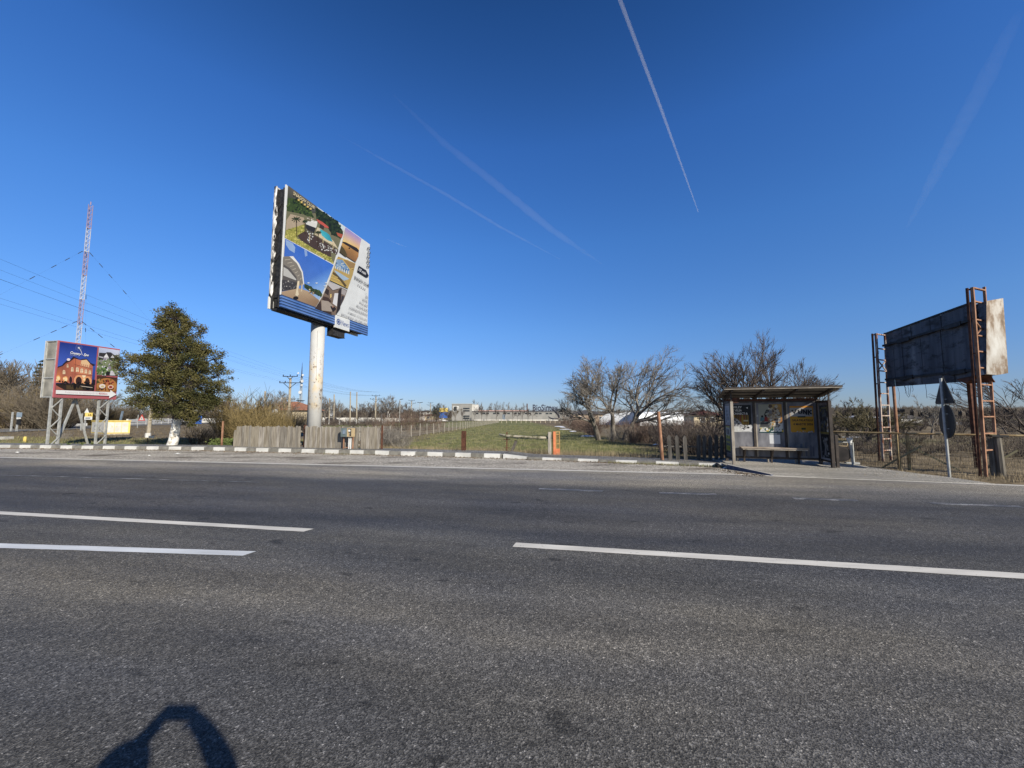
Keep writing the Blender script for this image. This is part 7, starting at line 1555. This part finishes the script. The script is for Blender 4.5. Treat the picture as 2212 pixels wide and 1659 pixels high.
# ================================================================ CONTRAILS (thin bodies of cloud high above)
def cloud(dens):
    m = bpy.data.materials.new('contrail_vapour'); m.use_nodes = True; nt = m.node_tree; nt.nodes.clear(); o = nt.nodes.new('ShaderNodeOutputMaterial'); v = nt.nodes.new('ShaderNodeVolumeScatter'); v.inputs['Density'].default_value = dens; v.inputs['Anisotropy'].default_value = 0.0; v.inputs['Color'].default_value = (.97, .98, 1, 1); nt.links.new(v.outputs[0], o.inputs[1]); return m
def trail(lines, dens, label):
    m = MB(); rj = random.Random(len(label))
    for pts in lines:
        P = []
        for px, py, wpx in pts:
            d = ray(px, py); p = V((0, 0, EYE))+d*((2000-EYE)/d.z); P.append((p, wpx/2/F*p.length/ (d.length)))
        Q, Rr = [], []
        for (p, a), (q, b) in zip(P, P[1:]):
            for k in range(14): Q.append(p.lerp(q, k/14)); Rr.append((a+(b-a)*k/14)*(rj.uniform(.85, 1.12) if dens < .01 else 1.0))
        Q.append(P[-1][0]); Rr.append(max(.3, P[-1][1])); m.tube(Q, Rr, 12)
    tag(m.build('contrail', cloud(dens), loc=m.v[0]), label, 'contrail')
trail([[(1334, -14, 9), (1425, 227, 6.5), (1508.5, 458, 2)]], .0105, 'bright fresh narrow contrail falling steeply from top of sky')
trail([[(730, 290, 1), (840, 352, 6), (960, 418, 7), (1080, 490, 6), (1210, 560, 2)]], .0018, 'faint straight thin contrail, lower of two left of centre')
trail([[(850, 205, 4), (960, 310, 14), (1080, 405, 18), (1190, 495, 15), (1300, 570, 3)]], .0006, 'faint broad contrail bending down above thin one left of centre')
trail([[(836, 517, 1), (858, 526, 2), (878, 533, 1.5)]], .010, 'tiny short contrail right of the tall billboard')
trail([[(2200, 30, 20), (2120, 190, 34), (2040, 340, 26), (1960, 490, 6)]], .0002, 'wide faded contrail at upper right of sky')

# ================================================================ THE PHOTOGRAPHER (behind the camera; only the shadow is in view)
def person():
    J = {}
    pts = [('pelvis', (-.02, -.42, .95), (.16, .12)), ('waist', (-.02, -.41, 1.12), (.145, .11)), ('chest', (-.03, -.39, 1.27), (.17, .12)), ('neck0', (-.03, -.37, 1.41), (.09, .08)), ('neck', (-.03, -.34, 1.47), (.058, .058)), ('head0', (-.03, -.31, 1.535), (.075, .085)), ('head1', (-.03, -.30, 1.61), (.082, .098)), ('head2', (-.03, -.31, 1.665), (.055, .065)),
           ('shR', (.16, -.37, 1.385), (.075, .07)), ('elR', (.31, -.10, 1.42), (.068, .066)), ('wrR', (.14, -.045, 1.60), (.046, .042)), ('haR', (.10, -.035, 1.645), (.042, .026)),
           ('shL', (-.21, -.37, 1.385), (.075, .07)), ('elL', (-.30, -.09, 1.40), (.050, .05)), ('wrL', (-.135, -.045, 1.58), (.037, .034)), ('haL', (-.10, -.035, 1.635), (.036, .022)),
           ('hipR', (.07, -.42, .86), (.10, .10)), ('knR', (.09, -.42, .48), (.065, .07)), ('anR', (.09, -.44, .09), (.045, .05)), ('toR', (.10, -.26, .03), (.04, .03)),
           ('hipL', (-.11, -.42, .86), (.10, .10)), ('knL', (-.13, -.42, .48), (.065, .07)), ('anL', (-.13, -.44, .09), (.045, .05)), ('toL', (-.14, -.26, .03), (.04, .03))]
    ed = [('pelvis', 'waist'), ('waist', 'chest'), ('chest', 'neck0'), ('neck0', 'neck'), ('neck', 'head0'), ('head0', 'head1'), ('head1', 'head2'), ('chest', 'shR'), ('shR', 'elR'), ('elR', 'wrR'), ('wrR', 'haR'), ('chest', 'shL'), ('shL', 'elL'), ('elL', 'wrL'), ('wrL', 'haL'), ('pelvis', 'hipR'), ('hipR', 'knR'), ('knR', 'anR'), ('anR', 'toR'), ('pelvis', 'hipL'), ('hipL', 'knL'), ('knL', 'anL'), ('anL', 'toL')]
    for s, n in ((1, 'R'), (-1, 'L')):
        hx = .09 if s > 0 else -.10; hz = 1.645 if s > 0 else 1.635
        for k, (l1, l2) in enumerate(((.030, .026), (.034, .03), (.03, .028), (.022, .02))):
            y = -.045-k*.002; z_ = hz-.018+k*.016; x = hx-s*.012
            pts += [('f%s%da' % (n, k), (x-s*.0, y+.012, z_+.012), (.010, .010)), ('f%s%db' % (n, k), (x-s*l1, y+.014, z_+.018), (.0085, .0085)), ('f%s%dc' % (n, k), (x-s*(l1+l2), y+.004, z_+.016), (.007, .007))]; ed += [('ha'+n, 'f%s%da' % (n, k)), ('f%s%da' % (n, k), 'f%s%db' % (n, k)), ('f%s%db' % (n, k), 'f%s%dc' % (n, k))]
        pts += [('th%sa' % n, (hx-s*.01, -.065, hz-.02), (.012, .012)), ('th%sb' % n, (hx-s*.045, -.07, hz-.03), (.009, .009))]; ed += [('ha'+n, 'th%sa' % n), ('th%sa' % n, 'th%sb' % n)]
    idx = {n: i for i, (n, p, q) in enumerate(pts)}
    me = bpy.data.meshes.new('person'); me.from_pydata([p for n, p, q in pts], [(idx[a], idx[b]) for a, b in ed], []); o = bpy.data.objects.new('person', me); S.collection.objects.link(o); me.materials.append(M['jacket'])
    sk = o.modifiers.new('skin', 'SKIN'); su = o.modifiers.new('sub', 'SUBSURF'); su.levels = su.render_levels = 1
    for i, (n, p, q) in enumerate(pts): me.skin_vertices[0].data[i].radius = q; me.skin_vertices[0].data[i].use_root = (n == 'pelvis')
    tag(o, 'person in dark jacket standing at roadside holding up a phone', 'person'); WO[o.name] = (0, 0, 0)
    m = MB(); c = V((-.03, -.31, 1.605)); n = 12
    for i in range(7):
        for k in range(n): a = 2*math.pi*k/n; ph = i/6*1.75; m.v.append((c.x+.105*math.sin(ph)*math.cos(a), c.y-.012+.122*math.sin(ph)*math.sin(a), c.z+.118*math.cos(ph)))
    for i in range(6):
        for k in range(n):
            if i > 2 and 1 < k < 5: continue
            m.f.append((i*n+k, i*n+(k+1) % n, (i+1)*n+(k+1) % n, (i+1)*n+k)); m.mi.append(0); m.c.append(None)
    m.build('hair', 'hair', o, smooth=True)
    m = MB(); fc = V((-.03, -.215, 1.58))
    for s in (-1, 1): m.tube([fc+V((s*.03, -.014, .02)), fc+V((s*.03, .004, .02))], .011, 10, 1); m.tube([V((-.03+s*.085, -.31, 1.60)), V((-.03+s*.1, -.32, 1.58)), V((-.03+s*.088, -.31, 1.55))], [.012, .02, .01], 8)
    m.tube([fc+V((0, -.01, .015)), fc+V((0, .018, -.015)), fc+V((0, .0, -.025))], [.008, .014, .008], 8); m.tube([fc+V((-.024, -.008, -.05)), fc+V((0, 0, -.052)), fc+V((.024, -.008, -.05))], .006, 6); m.build('face', ['skin', 'black'], o, smooth=True)
    m = MB(); m.boxf(Fr((-.075, -.038, 1.628), 1, 0), 0, .178, 0, .084, 0, .009); pb = m.build('phone', 'black', loc=(0, -.03, 1.65)); tag(pb, 'black phone held sideways in both hands of person', 'phone')
person()
